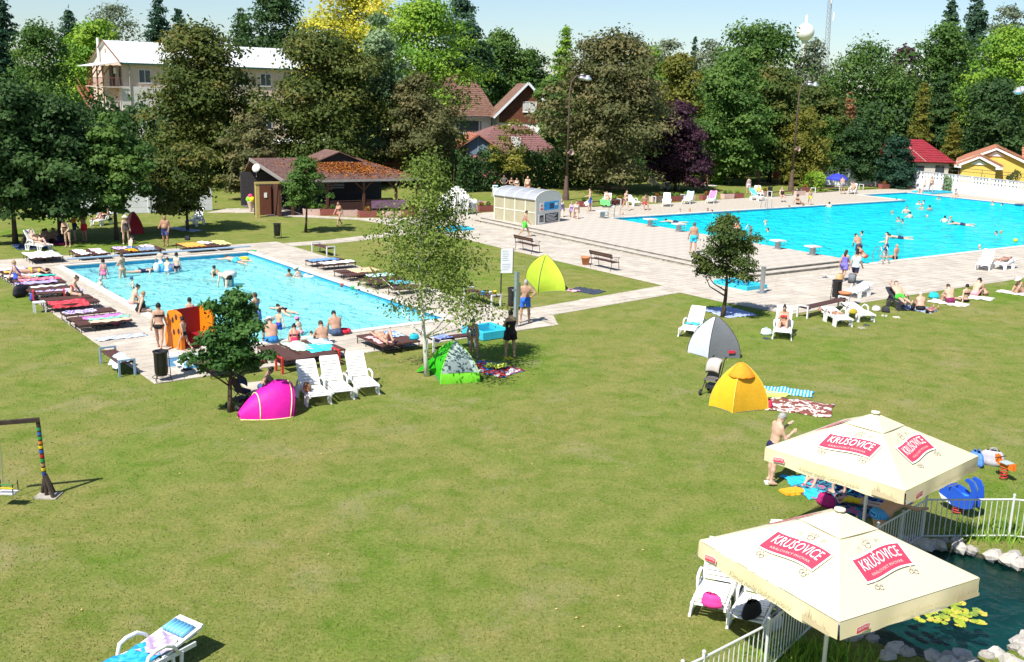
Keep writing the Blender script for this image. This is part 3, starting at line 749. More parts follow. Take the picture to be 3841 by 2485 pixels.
hedge('dark hedge in the shade of the oaks at the far end of the lawn', [G(2660, 672), G(2850, 660), G(3000, 655)], 1.8, 3.4, C_DARK, 9000, .16, 503)
hedge('loose green bushes between the blue parasol and the spruce', [G(3050, 690), G(3200, 688), G(3330, 690)], 2.2, 2.2, C_MID, 8000, .14, 504)
hedge('bright green bush at the foot of the purple plum tree', [G(2640, 690), G(2690, 686)], 2.4, 3.0, C_BRIGHT, 3500, .14, 505, name='bush')
hedge('round clipped bush at the foot of the thuja by the second lamp post', [G(3035, 716), G(3062, 715)], 1.5, 1.5, C_BRIGHT, 3000, .10, 506, name='bush')
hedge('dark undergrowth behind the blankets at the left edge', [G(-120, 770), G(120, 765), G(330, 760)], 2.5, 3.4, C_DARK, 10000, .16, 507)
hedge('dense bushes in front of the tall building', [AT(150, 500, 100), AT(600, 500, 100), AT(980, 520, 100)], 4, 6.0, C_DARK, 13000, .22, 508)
hedge('green bushes between the pavilion and the hip-roofed house', [AT(1330, 560, 104), AT(1560, 560, 104), AT(1720, 580, 102)], 3, 4.2, C_OLIVE, 8000, .2, 509)
hedge('high green thicket behind the hip-roofed house', [AT(1950, 500, 140), AT(2300, 500, 140), AT(2700, 500, 140)], 5, 8.5, C_MID, 12000, .3, 510)
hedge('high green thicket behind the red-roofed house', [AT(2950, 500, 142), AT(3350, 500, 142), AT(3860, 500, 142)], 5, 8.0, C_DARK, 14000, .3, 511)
# ================================================================== buildings, walls, towers
WHITE = mat((.74, .73, .70), .7, .08, 2., .1)
GLASS = mat((.03, .045, .07), .12, .2, .6, spec=.8, name='window_glass')
WOODD = mat((.085, .035, .022), .7, .3, 6., .2, name='dark_wood')
METALR = mat((.60, .62, .63), .45, .05, 1.5, metal=.0, spec=.5, name='sheet_roof')
def win(parent, x, z, w, h, y=0., side=None, fm=None, mull=1, depth=.05, gm=None):
    "window frame part with its pane; on the front (y) or, side='left', on the wall x = const"
    fm = fm or WHITE; t = .07
    fr = MB()
    def b(x0, x1, z0, z1, d0, d1):
        if side == 'left': return (-d1, -d0, x0, x1, z0, z1)
        return (x0, x1, -d1, -d0, z0, z1)
    for a in ((x - w / 2 - t, x + w / 2 + t, z - t, z), (x - w / 2 - t, x + w / 2 + t, z + h, z + h + t), (x - w / 2 - t, x - w / 2, z, z + h), (x + w / 2, x + w / 2 + t, z, z + h)):
        fr.box(*b(*a, 0, depth))
    for k in range(mull):
        xx = x - w / 2 + w * (k + 1) / (mull + 1); fr.box(*b(xx - .03, xx + .03, z, z + h, 0, depth * .8))
    fr.box(*b(x - w / 2 - .12, x + w / 2 + .12, z - t - .05, z - t, 0, depth + .07))
    f = fr.build('window', fm, parent); 
    if side == 'left': f.location = (y, 0, 0)
    else: f.location = (0, y, 0)
    MB().box(*b(x - w / 2, x + w / 2, z, z + h, 0, depth * .35)).build('pane', gm or GLASS, f)
    return f
def tiles(parent, p00, p10, p11, p01, rows, cols, m, th=.035, name='roof_tile', n_parts=0, seed=1):
    p00, p10, p11, p01 = [Vector(p) for p in (p00, p10, p11, p01)]
    n = (p10 - p00).cross(p01 - p00).normalized(); rnd = random.Random(seed); mb = MB()
    L0 = (p10 - p00).length; L1 = (p11 - p01).length
    for r in range(rows):
        f0, f1 = r / rows, min(1, (r + 1.15) / rows)
        a0, a1 = p00.lerp(p01, f0), p10.lerp(p11, f0); b0, b1 = p00.lerp(p01, f1), p10.lerp(p11, f1)
        sh = .5 / cols if r % 2 else 0
        for c in range(cols):
            u0, u1 = min(1, c / cols + sh), min(1, (c + 1) / cols + sh)
            if u1 - u0 < .2 / cols: continue
            l = th * rnd.uniform(.8, 1.35)
            g = (u1 - u0) * .03
            A, B, C, D = a0.lerp(a1, u0 + g) + n * l, a0.lerp(a1, u1 - g) + n * l, b0.lerp(b1, u1 - g) + n * .004, b0.lerp(b1, u0 + g) + n * .004
            mb.add([A, B, C, D, A - n * (l + .0), B - n * (l + .0)], [(0, 1, 2, 3), (4, 5, 1, 0)])
    o = mb.build(name, m, parent); o['kind'] = 'stuff'
    return o
def slabroof(parent, pts, m, th=.12, name='roof'):
    pts = [Vector(p) for p in pts]; n = (pts[1] - pts[0]).cross(pts[2] - pts[0]).normalized()
    if n.z < 0: n = -n
    return MB().prism([p - n * th for p in pts], n * th).build(name, m, parent)
# ---- four-storey building with white roof
CREAM = mat((.60, .47, .385), .85, .08, 1.2, .1, name='cream_plaster')
PALE = mat((.60, .57, .54), .85, .1, 1.2, .1, name='pale_plaster')
P1 = AT(458, 236, 128)
hot = thing('apartment_building', 'four-storey cream building with a white sheet roof and side balconies', 'building', (P1.x, P1.y, 0), R(36))
Lh, Dh, EZ, RZ = 27.0, 14.0, 11.35, 13.95
MB().box(0, Lh, 0, Dh, 0, EZ).build('wall', CREAM, hot)
MB().box(.0, 8.5, -.30, -.002, 0, 8.45).box(-.32, -.004, -.30, .8, 0, 8.45).build('lower_wall', PALE, hot)
MB().add([(-.004, 0, EZ), (-.004, Dh, EZ), (-.004, Dh / 2, RZ - .05)], [(0, 2, 1)]).build('gable', mat((.70, .62, .54), .85, .06, 1.2), hot)
ov = .55
rfm = METALR
rfs = slabroof(hot, [(-.3, -ov, EZ - .18), (Lh + .3, -ov, EZ - .18), (Lh + .3, Dh / 2, RZ), (-.3, Dh / 2, RZ)], METALR, .1)
slabroof(hot, [(Lh + .3, Dh + ov, EZ - .18), (-.3, Dh + ov, EZ - .18), (-.3, Dh / 2, RZ), (Lh + .3, Dh / 2, RZ)], METALR, .1)
mb = MB()
for i in range(46):                                   # standing seams
    x = -.2 + i * (Lh + .4) / 45
    mb.bar((x, -ov, EZ - .14), (x, Dh / 2, RZ + .03), .04, .06)
o = mb.build('seams', mat((.50, .52, .53), .5, .05), rfs); o['kind'] = 'stuff'
MB().box(-.3, Lh + .3, -ov - .06, -ov, EZ - .36, EZ - .14).build('gutter', mat((.03, .09, .08), .5, .1), hot)
MB().bar((-.34, -ov, EZ - .2), (-.34, Dh / 2, RZ), .05, .16).bar((-.34, Dh + ov, EZ - .2), (-.34, Dh / 2, RZ), .05, .16).build('barge_board', mat((.18, .07, .05), .6, .1), hot)
MB().box(-.05, -.005, Dh / 2 - .2, Dh / 2 + .2, 12.4, 12.95).build('gable_vent', mat((.2, .18, .16), .7), hot)
MB().tube([(-.25, Dh / 2 + 2.4, 11.2), (-.25, Dh / 2 + 2.4, 14.3)], .16, 8).build('flue', mat((.72, .72, .70), .4, .1), hot)
for zz in (8.95, 6.2, 3.4, .9):
    for k in range(8):
        if zz < 7 and k == 0: continue
        win(hot, 2.6 + k * 3.1, zz, 1.35, 1.45)
MB().tube([(.7, -.36, .2), (.7, -.36, 10.8), (.5, -.2, 11.1)], .07, 6).build('downpipe', mat((.30, .27, .24), .6), hot)
# porch roof, balconies and stair on the gable end
slabroof(hot, [(-3.6, 6.5, 10.75), (-3.6, -.8, 10.75), (-.32, -.8, 11.3), (-.32, 9.5, 11.3)], mat((.62, .64, .65), .5, .05), .08, 'porch_roof')
TER = mat((.30, .10, .065), .7, .2, 3., name='red_brown_steel')
for i, (y, zt) in enumerate(((-.55, 10.8), (2.0, 10.75), (4.4, 10.75), (6.3, 10.7))):
    MB().box(-2.5, -2.36, y, y + .14, 0, zt).build('porch_post', TER, hot)
    MB().bar((-2.4, y + .07, 9.6), (-1.5, y + .07, 10.9), .1, .12).build('brace', TER, hot)
for zf, mm in ((8.40, TER), (5.70, PALE), (3.0, PALE)):
    MB().box(-2.6, -.33, -.7, 7.0, zf - .16, zf).build('balcony_slab', mat((.52, .42, .36), .8, .1), hot)
    rl = MB().bar((-2.55, -.65, zf + 1.0), (-2.55, 6.9, zf + 1.0), .06, .06).bar((-2.55, -.65, zf + 1.0), (-.4, -.65, zf + 1.0), .06, .06).build('balcony_rail', mm, hot)
    one = MB().box(-.02, .02, -.05 if zf < 8 else -.012, .05 if zf < 8 else .012, 0, .95).mesh('baluster', WHITE if zf < 8 else TER)
    for k in range(17): place('baluster', one, rl, (-2.55, -.6 + k * .45, zf))
    one2 = MB().box(-.05 if zf < 8 else -.012, .05 if zf < 8 else .012, -.02, .02, 0, .95).mesh('baluster', WHITE if zf < 8 else TER)
    for k in range(5): place('baluster', one2, rl, (-2.3 + k * .42, -.65, zf))
MB().box(-.36, -.31, .6, 2.0, 8.42, 10.9).build('door', mat((.35, .33, .30), .6), hot)
MB().box(-.4, -.31, 3.0, 4.4, 8.42, 10.9).build('door', mat((.08, .05, .04), .6), hot)
MB().box(-.5, -.3, 1.2, 1.2 + .9, 9.9, 10.6).build('air_conditioner', mat((.75, .75, .74), .5), hot)
st = MB().bar((-2.9, 6.0, 8.3), (-2.9, .5, 5.7), .1, .22).bar((-3.9, 6.0, 8.3), (-3.9, .5, 5.7), .1, .22)
stair = st.build('stair', TER, hot); stp = MB().box(-3.85, -2.95, -.12, .12, -.02, .02).mesh('stair_tread', TER)
for k in range(14): place('stair_tread', stp, stair, (0, 5.8 - k * .4, 8.2 - k * .19))
MB().bar((-3.9, 6.0, 9.3), (-3.9, .5, 6.7), .05, .05).build('handrail', TER, stair)
# ground floor extension behind the brown chestnut
an = thing('annexe', 'yellow ground-floor annexe with green doors behind the chestnut trunk', 'building', AT(960, 560, 108).xy.to_3d(), R(30))
MB().box(0, 9, 0, 5, 0, 3.2).build('wall', mat((.62, .52, .34), .85, .08), an)
MB().box(-.3, 9.3, -.5, 5.3, 3.2, 3.4).build('roof', WHITE, an)
MB().box(2.4, 4.4, -.06, -.003, .1, 2.5).build('door', mat((.04, .22, .08), .6), an)
win(an, 1.1, .9, 1.0, 1.3); win(an, 6.4, .6, 1.8, 1.9, mull=2)
# ---- house with a big brown tiled roof
ROOFB = mat((.20, .115, .085), .8, .45, 3., .3, spec=.15, name='brown_tile')
Rr = AT(1776, 286, 143)
e1 = Vector((math.cos(R(36)), math.sin(R(36)), 0)); e2 = Vector((math.sin(R(36)), -math.cos(R(36)), 0))
ho = Rr + e2 * 6.2 - e1 * 11; ho.z = 0
hb = thing('tiled_house', 'white house with a steep brown tiled roof and balcony', 'house', ho, R(36))
ez, rz_ = 5.85, Rr.z
MB().box(.6, 10.6, 1.2, 11, 0, ez + .3).build('wall', mat((.70, .72, .76), .8, .06), hb)
MB().add([(10.6, .6, ez + .2), (10.6, 11.8, ez + .2), (10.6, 6.2, rz_ - .3)], [(0, 1, 2)]).build('gable', mat((.66, .67, .70), .8, .06), hb)
rb = slabroof(hb, [(0, 0, ez), (11, 0, ez), (11, 6.2, rz_), (0, 6.2, rz_)], ROOFB, .12)
slabroof(hb, [(11, 12.4, ez), (0, 12.4, ez), (0, 6.2, rz_), (11, 6.2, rz_)], ROOFB, .12)
tiles(rb, (0, -.05, ez), (11, -.05, ez), (11, 6.2, rz_), (0, 6.2, rz_), 20, 34, ROOFB, .06)
MB().bar((0, 6.2, rz_ + .05), (11, 6.2, rz_ + .05), .25, .12).build('ridge', ROOFB, hb)
MB().box(0, 11.1, -.12, -.03, ez - .12, ez).build('gutter', mat((.12, .12, .13), .5), hb)
MB().box(5.2, 8.6, 1.14, 1.196, 3.0, 5.2).build('balcony_door', mat((.05, .075, .10), .3, .3, 1.), hb)
MB().box(8.9, 9.0, 1.1, 1.19, 3.0, 5.2).build('door_frame', mat((.2, .22, .25), .5), hb)
MB().box(.4, 11.2, -.3, 1.15, 2.75, 2.95).build('balcony_slab', mat((.35, .30, .26), .8), hb)
rl = MB().bar((.4, -.25, 4.0), (11.2, -.25, 4.0), .06, .08).build('balcony_rail', mat((.12, .08, .06), .6), hb)
one = MB().box(-.045, .045, -.02, .02, 0, .9).mesh('baluster', WHITE)
for k in range(38): place('baluster', one, rl, (.6 + k * .28, -.25, 3.0))
# ---- chalet with a wooden gable
WOODG = mat((.13, .045, .025), .75, .45, 4., .2, name='gable_boards')
Pc = AT(1980, 313, 134)
hc = thing('wooden_gable_house', 'white house with dark red-brown boarded gable and a white window', 'house', (Pc.x, Pc.y, 0), R(8))
az = Pc.z; bz = AT(1980, 436, 134).z; hw = 4.0
MB().box(-3.3, 3.3, .3, 9, 0, bz + .4).build('wall', WHITE, hc)
gb = MB().add([(-hw + .35, .25, bz), (hw - .35, .25, bz), (0, .25, az - .25)], [(0, 1, 2)]).build('gable', mat((.05, .02, .012), .8), hc)
bw = .32; k = 0; x = -hw + .5
while x < hw - .5:
    top = az - .3 - abs(x + bw / 2) * (az - bz) / hw
    if top > bz - .9: MB().box(x, x + bw - .02, .19, .245, bz - .9, max(bz - .6, top)).build('board', WOODG, gb)
    x += bw
rc = slabroof(hc, [(hw + .3, -.5, bz - .3), (hw + .3, 9.5, bz - .3), (0, 9.5, az), (0, -.5, az)], ROOFB, .1)
slabroof(hc, [(-hw - .3, 9.5, bz - .3), (-hw - .3, -.5, bz - .3), (0, -.5, az), (0, 9.5, az)], ROOFB, .1)
tiles(rc, (hw + .3, -.5, bz - .3), (hw + .3, 9.5, bz - .3), (0, 9.5, az), (0, -.5, az), 14, 26, ROOFB, .05)
MB().bar((hw + .3, -.55, bz - .32), (0, -.55, az + .02), .06, .28).bar((-hw - .3, -.55, bz - .32), (0, -.55, az + .02), .06, .28).build('barge_board', mat((.62, .66, .70), .6), hc)
win(hc, .35, bz + .55, 1.6, 1.15, .18, depth=.08, gm=mat((.45, .46, .45), .3, .2, 2.))
# ---- hip-roofed house with mauve tiles
ROOFM = mat((.20, .10, .095), .7, .3, 3., .2, name='mauve_tile')
ea, eb = AT(1700, 545, 108), AT(2104, 566, 112)
zz = 2.85; d = (eb - ea).xy; ang = math.atan2(d.y, d.x); Ln = d.length
hd = thing('hip_roofed_house', 'low yellow house with a mauve tiled hip roof behind the hedge', 'house', (ea.x, ea.y, 0), ang)
rzz = AT(2050, 474, 115).z
Wd = 8.0
MB().box(.5, Ln - .5, .5, Wd - .5, 0, zz).build('wall', mat((.58, .45, .20), .85, .1), hd)
rd = slabroof(hd, [(0, 0, zz), (Ln, 0, zz), (Ln - 2.6, Wd / 2, rzz), (Ln - 6.2, Wd / 2, rzz), (2.5, 2.0, zz + .9)], ROOFM, .1)
slabroof(hd, [(Ln, 0, zz), (Ln, Wd, zz), (Ln - 2.6, Wd / 2, rzz)], ROOFM, .1)
slabroof(hd, [(Ln, Wd, zz), (0, Wd, zz), (Ln - 6.2, Wd / 2, rzz), (Ln - 2.6, Wd / 2, rzz)], ROOFM, .1)
slabroof(hd, [(0, Wd, zz), (0, 0, zz), (2.5, 2.0, zz + .9), (Ln - 6.2, Wd / 2, rzz)], ROOFM, .1)
tiles(rd, (2.5, -.02, zz + .02), (Ln, -.02, zz + .02), (Ln - 2.6, Wd / 2, rzz + .02), (Ln - 6.2, Wd / 2, rzz + .02), 13, 22, ROOFM, .05)
MB().box(Ln - 5.0, Ln - 4.5, .2, 2.2, zz + .1, zz + 1.55).build('chimney', mat((.62, .66, .68), .4, .1), rd)
MB().bar((0, -.05, zz - .04), (Ln, -.05, zz - .04), .1, .12).build('gutter', mat((.25, .26, .27), .5), hd)
MB().box(Ln - 4.6, Ln - 3.4, .44, .496, .2, 2.2).build('door', mat((.16, .05, .04), .6), hd)
# ---- blue gable kiosk with a pink fascia
pa = AT(1795, 508, 104)
he = thing('kiosk', 'small kiosk with blue gable and pink fascia beside the hip-roofed house', 'kiosk', (pa.x, pa.y, 0), R(12))
za = pa.z; zb = AT(1795, 582, 104).z
MB().box(-2.9, 2.9, .2, 5, 0, zb).build('wall', mat((.42, .16, .17), .8, .1), he)
MB().add([(-3.0, .15, zb), (3.0, .15, zb), (0, .15, za)], [(0, 1, 2)]).build('gable', mat((.13, .19, .25), .7, .1), he)
MB().box(-.03, .03, .1, .148, zb, za - .1).build('gable_strip', mat((.3, .38, .44), .7), he)
ROOFR = mat((.34, .13, .085), .8, .4, 3., .3, name='red_brown_tile')
r1 = slabroof(he, [(-3.3, 6, zb - .15), (-3.3, -.3, zb - .15), (0, -.3, za + .08), (0, 6, za + .08)], ROOFR, .08)
slabroof(he, [(3.3, -.3, zb - .15), (3.3, 6, zb - .15), (0, 6, za + .08), (0, -.3, za + .08)], ROOFR, .08)
tiles(r1, (-3.3, 6, zb - .13), (-3.3, -.3, zb - .13), (0, -.3, za + .1), (0, 6, za + .1), 10, 16, ROOFR, .045)
MB().box(-3.2, 3.6, -.25, .1, zb - .75, zb - .05).build('fascia', mat((.40, .17, .19), .7, .1), he)
lw = slabroof(he, [(-9.5, -1.0, zb - .9), (-3.2, -1.0, zb - .9), (-3.2, 4, zb + .8), (-8.0, 4, zb + .8)], ROOFR, .1, 'side_roof')
tiles(lw, (-9.5, -1.0, zb - .88), (-3.2, -1.0, zb - .88), (-3.2, 4, zb + .82), (-8.0, 4, zb + .82), 12, 18, ROOFR, .045)
MB().box(-8.8, -3.4, -.4, 3.6, 0, zb - .9).build('side_wall', mat((.30, .14, .12), .8), he)
# ---- snack pavilion
SHING = mat((.155, .092, .080), .9, .3, 2.5, .4, spec=.08, name='shingle', bscale=30.)
eL, eR = G(1070, 678, 2.55), G(1585, 669, 2.55)
d = (eR - eL).xy; ang = math.atan2(d.y, d.x); Ln = d.length
pav = thing('snack_pavilion', 'open snack pavilion with brown shingle roof strewn with orange leaves', 'pavilion', (eL.x, eL.y, 0), ang)
def toL(p):
    v = Vector((p.x - eL.x, p.y - eL.y)); c, s_ = math.cos(ang), math.sin(ang)
    return Vector((v.x * c + v.y * s_, -v.x * s_ + v.y * c, p.z))
ez = 2.55; dp = 4.7; rz2 = 3.8
x0, x1 = -1.2, Ln
rp = [(-.1, -.0, ez), (x1, 0, ez), (x1 - 3.6, dp, rz2), (-1.2, dp, rz2)]
prf = slabroof(pav, rp, SHING, .10)
slabroof(pav, [(x1, 0, ez), (x1, 2 * dp, ez), (x1 - 3.6, dp, rz2)], SHING, .10)
slabroof(pav, [(x1, 2 * dp, ez), (-.4, 2 * dp, ez), (-1.2, dp, rz2), (x1 - 3.6, dp, rz2)], SHING, .10)
tiles(prf, (rp[0][0], -.03, ez + .01), (rp[1][0], -.03, ez + .01), (rp[2][0], dp, rz2 + .01), (rp[3][0], dp, rz2 + .01), 18, 34, SHING, .022, 'shingle')
MB().bar((-.15, -.03, ez - .08), (x1, -.03, ez - .08), .05, .18).bar((-.12, -.03, ez - .06), (-1.25, dp, rz2 - .06), .08, .22).bar((x1, 0, ez - .08), (x1, 2 * dp, ez - .08), .05, .18).build('fascia', mat((.24, .22, .21), .7, .2), pav)
# dark dormer gable on the ridge
slabroof(pav, [(x1 - 7.6, dp - 1.2, rz2 - .35), (x1 - 7.6, dp + 2, rz2 - .35), (x1 - 5.3, dp + 2, rz2 + .55), (x1 - 5.3, dp - 1.2, rz2 + .55)], SHING, .07, 'dormer')
slabroof(pav, [(x1 - 3.0, dp + 2, rz2 - .35), (x1 - 3.0, dp - 1.2, rz2 - .35), (x1 - 5.3, dp - 1.2, rz2 + .55), (x1 - 5.3, dp + 2, rz2 + .55)], SHING, .07, 'dormer')
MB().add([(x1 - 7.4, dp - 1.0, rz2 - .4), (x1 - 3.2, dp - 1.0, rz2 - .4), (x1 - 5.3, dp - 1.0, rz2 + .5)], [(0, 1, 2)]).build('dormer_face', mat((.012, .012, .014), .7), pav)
for i, x in enumerate((.6, 3.2, 6.0, 8.6, Ln - .3)):
    MB().box(x - .09, x + .09, .25, .43, 0, ez - .02).build('post', WOODD, pav)
    MB().bar((x, .34, 1.7), (x - .8, .34, ez - .1), .1, .1).build('brace', WOODD, pav)
    MB().bar((x, .34, 1.7), (x + .8, .34, ez - .1), .1, .1).build('brace', WOODD, pav)
MB().bar((-.2, .34, ez - .12), (Ln, .34, ez - .12), .16, .2).build('beam', WOODD, pav)
MB().box(3.4, Ln - .2, .30, .38, .1, .85).bar((3.3, .34, .95), (Ln, .34, .98), .06, .05).build('parapet', mat((.05, .02, .018), .7, .2), pav)
MB().box(6.6, 9.4, .20, .27, .35, .92).build('banner', mat((.22, .12, .20), .6, .4, 2.), pav)
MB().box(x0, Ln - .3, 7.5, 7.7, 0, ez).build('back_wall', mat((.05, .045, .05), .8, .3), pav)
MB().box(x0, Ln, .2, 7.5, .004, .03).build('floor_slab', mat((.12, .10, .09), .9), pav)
for k in range(4):
    MB().box(4.1 + k * .02, 7.0, 7.2, 7.26, 1.2 + k * .2, 1.32 + k * .2).build('blind_slat', mat((.35, .40, .44), .5), pav)
yel = mat((.42, .32, .12), .8, .1)
MB().box(-2.15, -1.9, -.1, .2, 0, 2.33).build('yellow_pillar', yel, pav)
MB().box(-2.2, -.2, -.15, .05, 2.34, 2.48).build('yellow_beam', yel, pav)
MB().box(-.5, -.3, .0, 2.2, 0, 2.3).build('side_wall', WOODD, pav)  # dark brown stands in for the shade at this end
MB().box(-1.5, -.7, 1.2, 1.28, 0, 2.1).build('door', mat((.14, .05, .03), .6), pav)
MB().box(-1.9, -.5, 1.3, 1.4, 0, 2.4).build('inner_wall', mat((.04, .03, .03), .8), pav)  # near-black: the shade of the interior is put into the colour
MB().box(-1.2, -1.0, 1.16, 1.198, 1.25, 1.6).build('notice', mat((.8, .8, .78), .6), pav)
# fallen leaves on the roof
rng = np.random.default_rng(8); n = 2600
u = np.clip(rng.normal(.66, .18, n), .02, .98); v = np.clip(rng.normal(.5, .22, n) , .02, .98)
hl = np.array([rp[0]]) * ((1 - u) * (1 - v))[:, None] + np.array([rp[1]]) * (u * (1 - v))[:, None] + np.array([rp[2]]) * (u * v)[:, None] + np.array([rp[3]]) * ((1 - u) * v)[:, None]
hl[:, 2] += .05; a = rng.uniform(0, 6.28, n); s = rng.uniform(.05, .11, n)
ax = np.stack([np.cos(a), np.sin(a), rng.normal(0, .3, n)], 1) * s[:, None]; bx_ = np.stack([-np.sin(a), np.cos(a), .33 + rng.normal(0, .3, n)], 1) * s[:, None] * .7
V = np.stack([hl - ax, hl + bx_, hl + ax, hl - bx_], 1).reshape(-1, 3)
o = place('fallen_leaves', npmesh('fallen_leaves', V, np.arange(n * 4).reshape(-1, 4), leafmat(((.20, .06, .015), (.34, .11, .02), (.42, .17, .03)), .1), rng.random(n)), pav); o['kind'] = 'stuff'
# satellite dish on the rake
ds = thing('satellite_dish', 'white satellite dish at the left end of the pavilion roof', 'satellite dish', (0, 0, 0))
ds.location = AT(958, 630, 71.2); ds.location.z = max(2.2, ds.location.z); ds.scale = (.72,) * 3
MB().lathe([(.0, .10), (.2, .06), (.36, -.03), (.42, -.10), (.40, -.105), (.3, -.02), (.0, .06)], 20).build('dish', mat((.66, .66, .66), .5, .1), ds).rotation_euler = (R(70), 0, R(-20))
MB().tube([(0, 0, 0), (0, -.45, .05)], .012, 5).build('feed_arm', mat((.3, .3, .3), .5), ds)
MB().tube([(0, .05, -.02), (0, .3, -.3), (0, .3, -.9)], .025, 6).build('bracket', mat((.3, .3, .3), .5), ds)
# ---- red-roofed cottage
pg = G(3462, 672)
ROOFRED = mat((.25, .024, .034), .55, .15, 3., .15, spec=.35, name='red_roof')
hy = 118
a = AT(3455, 606, hy); b = AT(3588, 600, hy)
hg = thing('cottage', 'grey cottage with a crimson tiled roof beside the spruce', 'house', (a.x - 3, a.y, 0), 0)
W2 = b.x - a.x + 3; ez = 2.6; rz3 = AT(3480, 525, hy + 3).z
MB().box(.4, W2 - .6, .4, 5.5, 0, ez + .1).build('wall', mat((.50, .47, .42), .85, .08), hg)
rg = slabroof(hg, [(0, 0, ez), (W2, 0, ez), (W2 - 2.9, 3, rz3), (0, 3, rz3)], ROOFRED, .1)
slabroof(hg, [(W2, 0, ez), (W2, 6, ez), (W2 - 2.9, 3, rz3)], ROOFRED, .1)
slabroof(hg, [(W2, 6, ez), (0, 6, ez), (0, 3, rz3), (W2 - 2.9, 3, rz3)], ROOFRED, .1)
tiles(rg, (0, -.03, ez + .01), (W2, -.03, ez + .01), (W2 - 2.9, 3, rz3 + .01), (0, 3, rz3 + .01), 10, 16, ROOFRED, .05)
DKF = mat((.03, .022, .02), .5, .1)
win(hg, W2 - 4.2, .75, 1.5, 1.35, .4, fm=DKF); win(hg, W2 - 1.6, .55, .85, 1.65, .4, fm=DKF, mull=0)
MB().bar((W2 - 3.4, -.05, ez + .1), (W2 - 5.2, 1.9, rz3 - .5), .04, .03).build('roof_cable', mat((.6, .5, .45), .6), hg)
# ---- yellow house with two gables
YEL = mat((.62, .44, .10), .8, .06, 1.2, name='yellow_plaster'); ROOFO = mat((.40, .17, .10), .7, .25, 4., .2, name='orange_tile')
hy = 112
def yg(root, ul, vl, ua, va, ur, y, dep, nm):
    l = AT(ul, vl, y); ap = AT(ua, va, y); rr = AT(ur, vl, y); o = root.location
    X0, XA, X1 = l.x - o.x, ap.x - o.x, 2 * ap.x - l.x - o.x; Y = y - o.y; Z0, ZA = l.z, ap.z
    MB().prism([(X0 + .4, Y, 0), (X1 - .4, Y, 0), (X1 - .4, Y, Z0 + .1), (XA, Y, ZA - .25), (X0 + .4, Y, Z0 + .1)], (0, dep, 0)).build('wall', YEL, root)
    MB().bar((X0 - .1, Y - .25, Z0 - .05), (XA, Y - .25, ZA), .5, .26).bar((X1 + .1, Y - .25, Z0 - .05), (XA, Y - .25, ZA), .5, .26).box(X0 - .25, X0 + .45, Y - .5, Y - .01, Z0 - .22, Z0 + .12).box(X1 - .45, X1 + .25, Y - .5, Y - .01, Z0 - .22, Z0 + .12).build('white_cornice', WHITE, root)
    MB().prism([(XA - .9, Y - .12, ZA - .85), (XA + .9, Y - .12, ZA - .85), (XA, Y - .12, ZA - .3)], (0, .1, 0)).build('gable_trim', WHITE, root)
    rr_ = slabroof(root, [(X1 + .3, Y - .5, Z0 + .06), (X1 + .3, Y + dep, Z0 + .06), (XA, Y + dep, ZA + .16), (XA, Y - .5, ZA + .16)], ROOFO, .08)
    slabroof(root, [(X0 - .3, Y + dep, Z0 + .06), (X0 - .3, Y - .5, Z0 + .06), (XA, Y - .5, ZA + .16), (XA, Y + dep, ZA + .16)], ROOFO, .08)
    tiles(rr_, (X1 + .3, Y - .5, Z0 + .08), (X1 + .3, Y + dep, Z0 + .08), (XA, Y + dep, ZA + .18), (XA, Y - .5, ZA + .18), 9, int(dep * 2.6), ROOFO, .05)
ho = AT(3600, 660, 120)
hh = thing('yellow_house', 'yellow house with white-edged double gable and orange tile roof', 'house', (ho.x, ho.y, 0), R(-23))
yg(hh, 3597, 608, 3728, 556, 3850, 120, 10, 'a')
yg(hh, 3648, 624, 3727, 590, 3800, 116, 6, 'b')
q = AT(3735, 556, 126); q2 = AT(3990, 560, 126)
ro = slabroof(hh, [(q.x - ho.x, 3.0, 2.2), (q2.x - ho.x, 3.0, 2.2), (q2.x - ho.x, 8.5, AT(3800, 548, 128).z), (q.x - ho.x, 8.5, AT(3800, 548, 128).z)], ROOFO, .1)
tiles(ro, (q.x - ho.x, 2.97, 2.22), (q2.x - ho.x, 2.97, 2.22), (q2.x - ho.x, 8.5, AT(3800, 548, 128).z + .02), (q.x - ho.x, 8.5, AT(3800, 548, 128).z + .02), 13, 22, ROOFO, .05)
MB().tube([(AT(3650, 630, 116).x - ho.x, -4.6, 2.6), (AT(3655, 640, 116).x - ho.x, -4.15, 2.2), (AT(3655, 640, 116).x - ho.x, -4.1, 0)], .05, 6).build('downpipe', mat((.25, .12, .08), .5), hh)
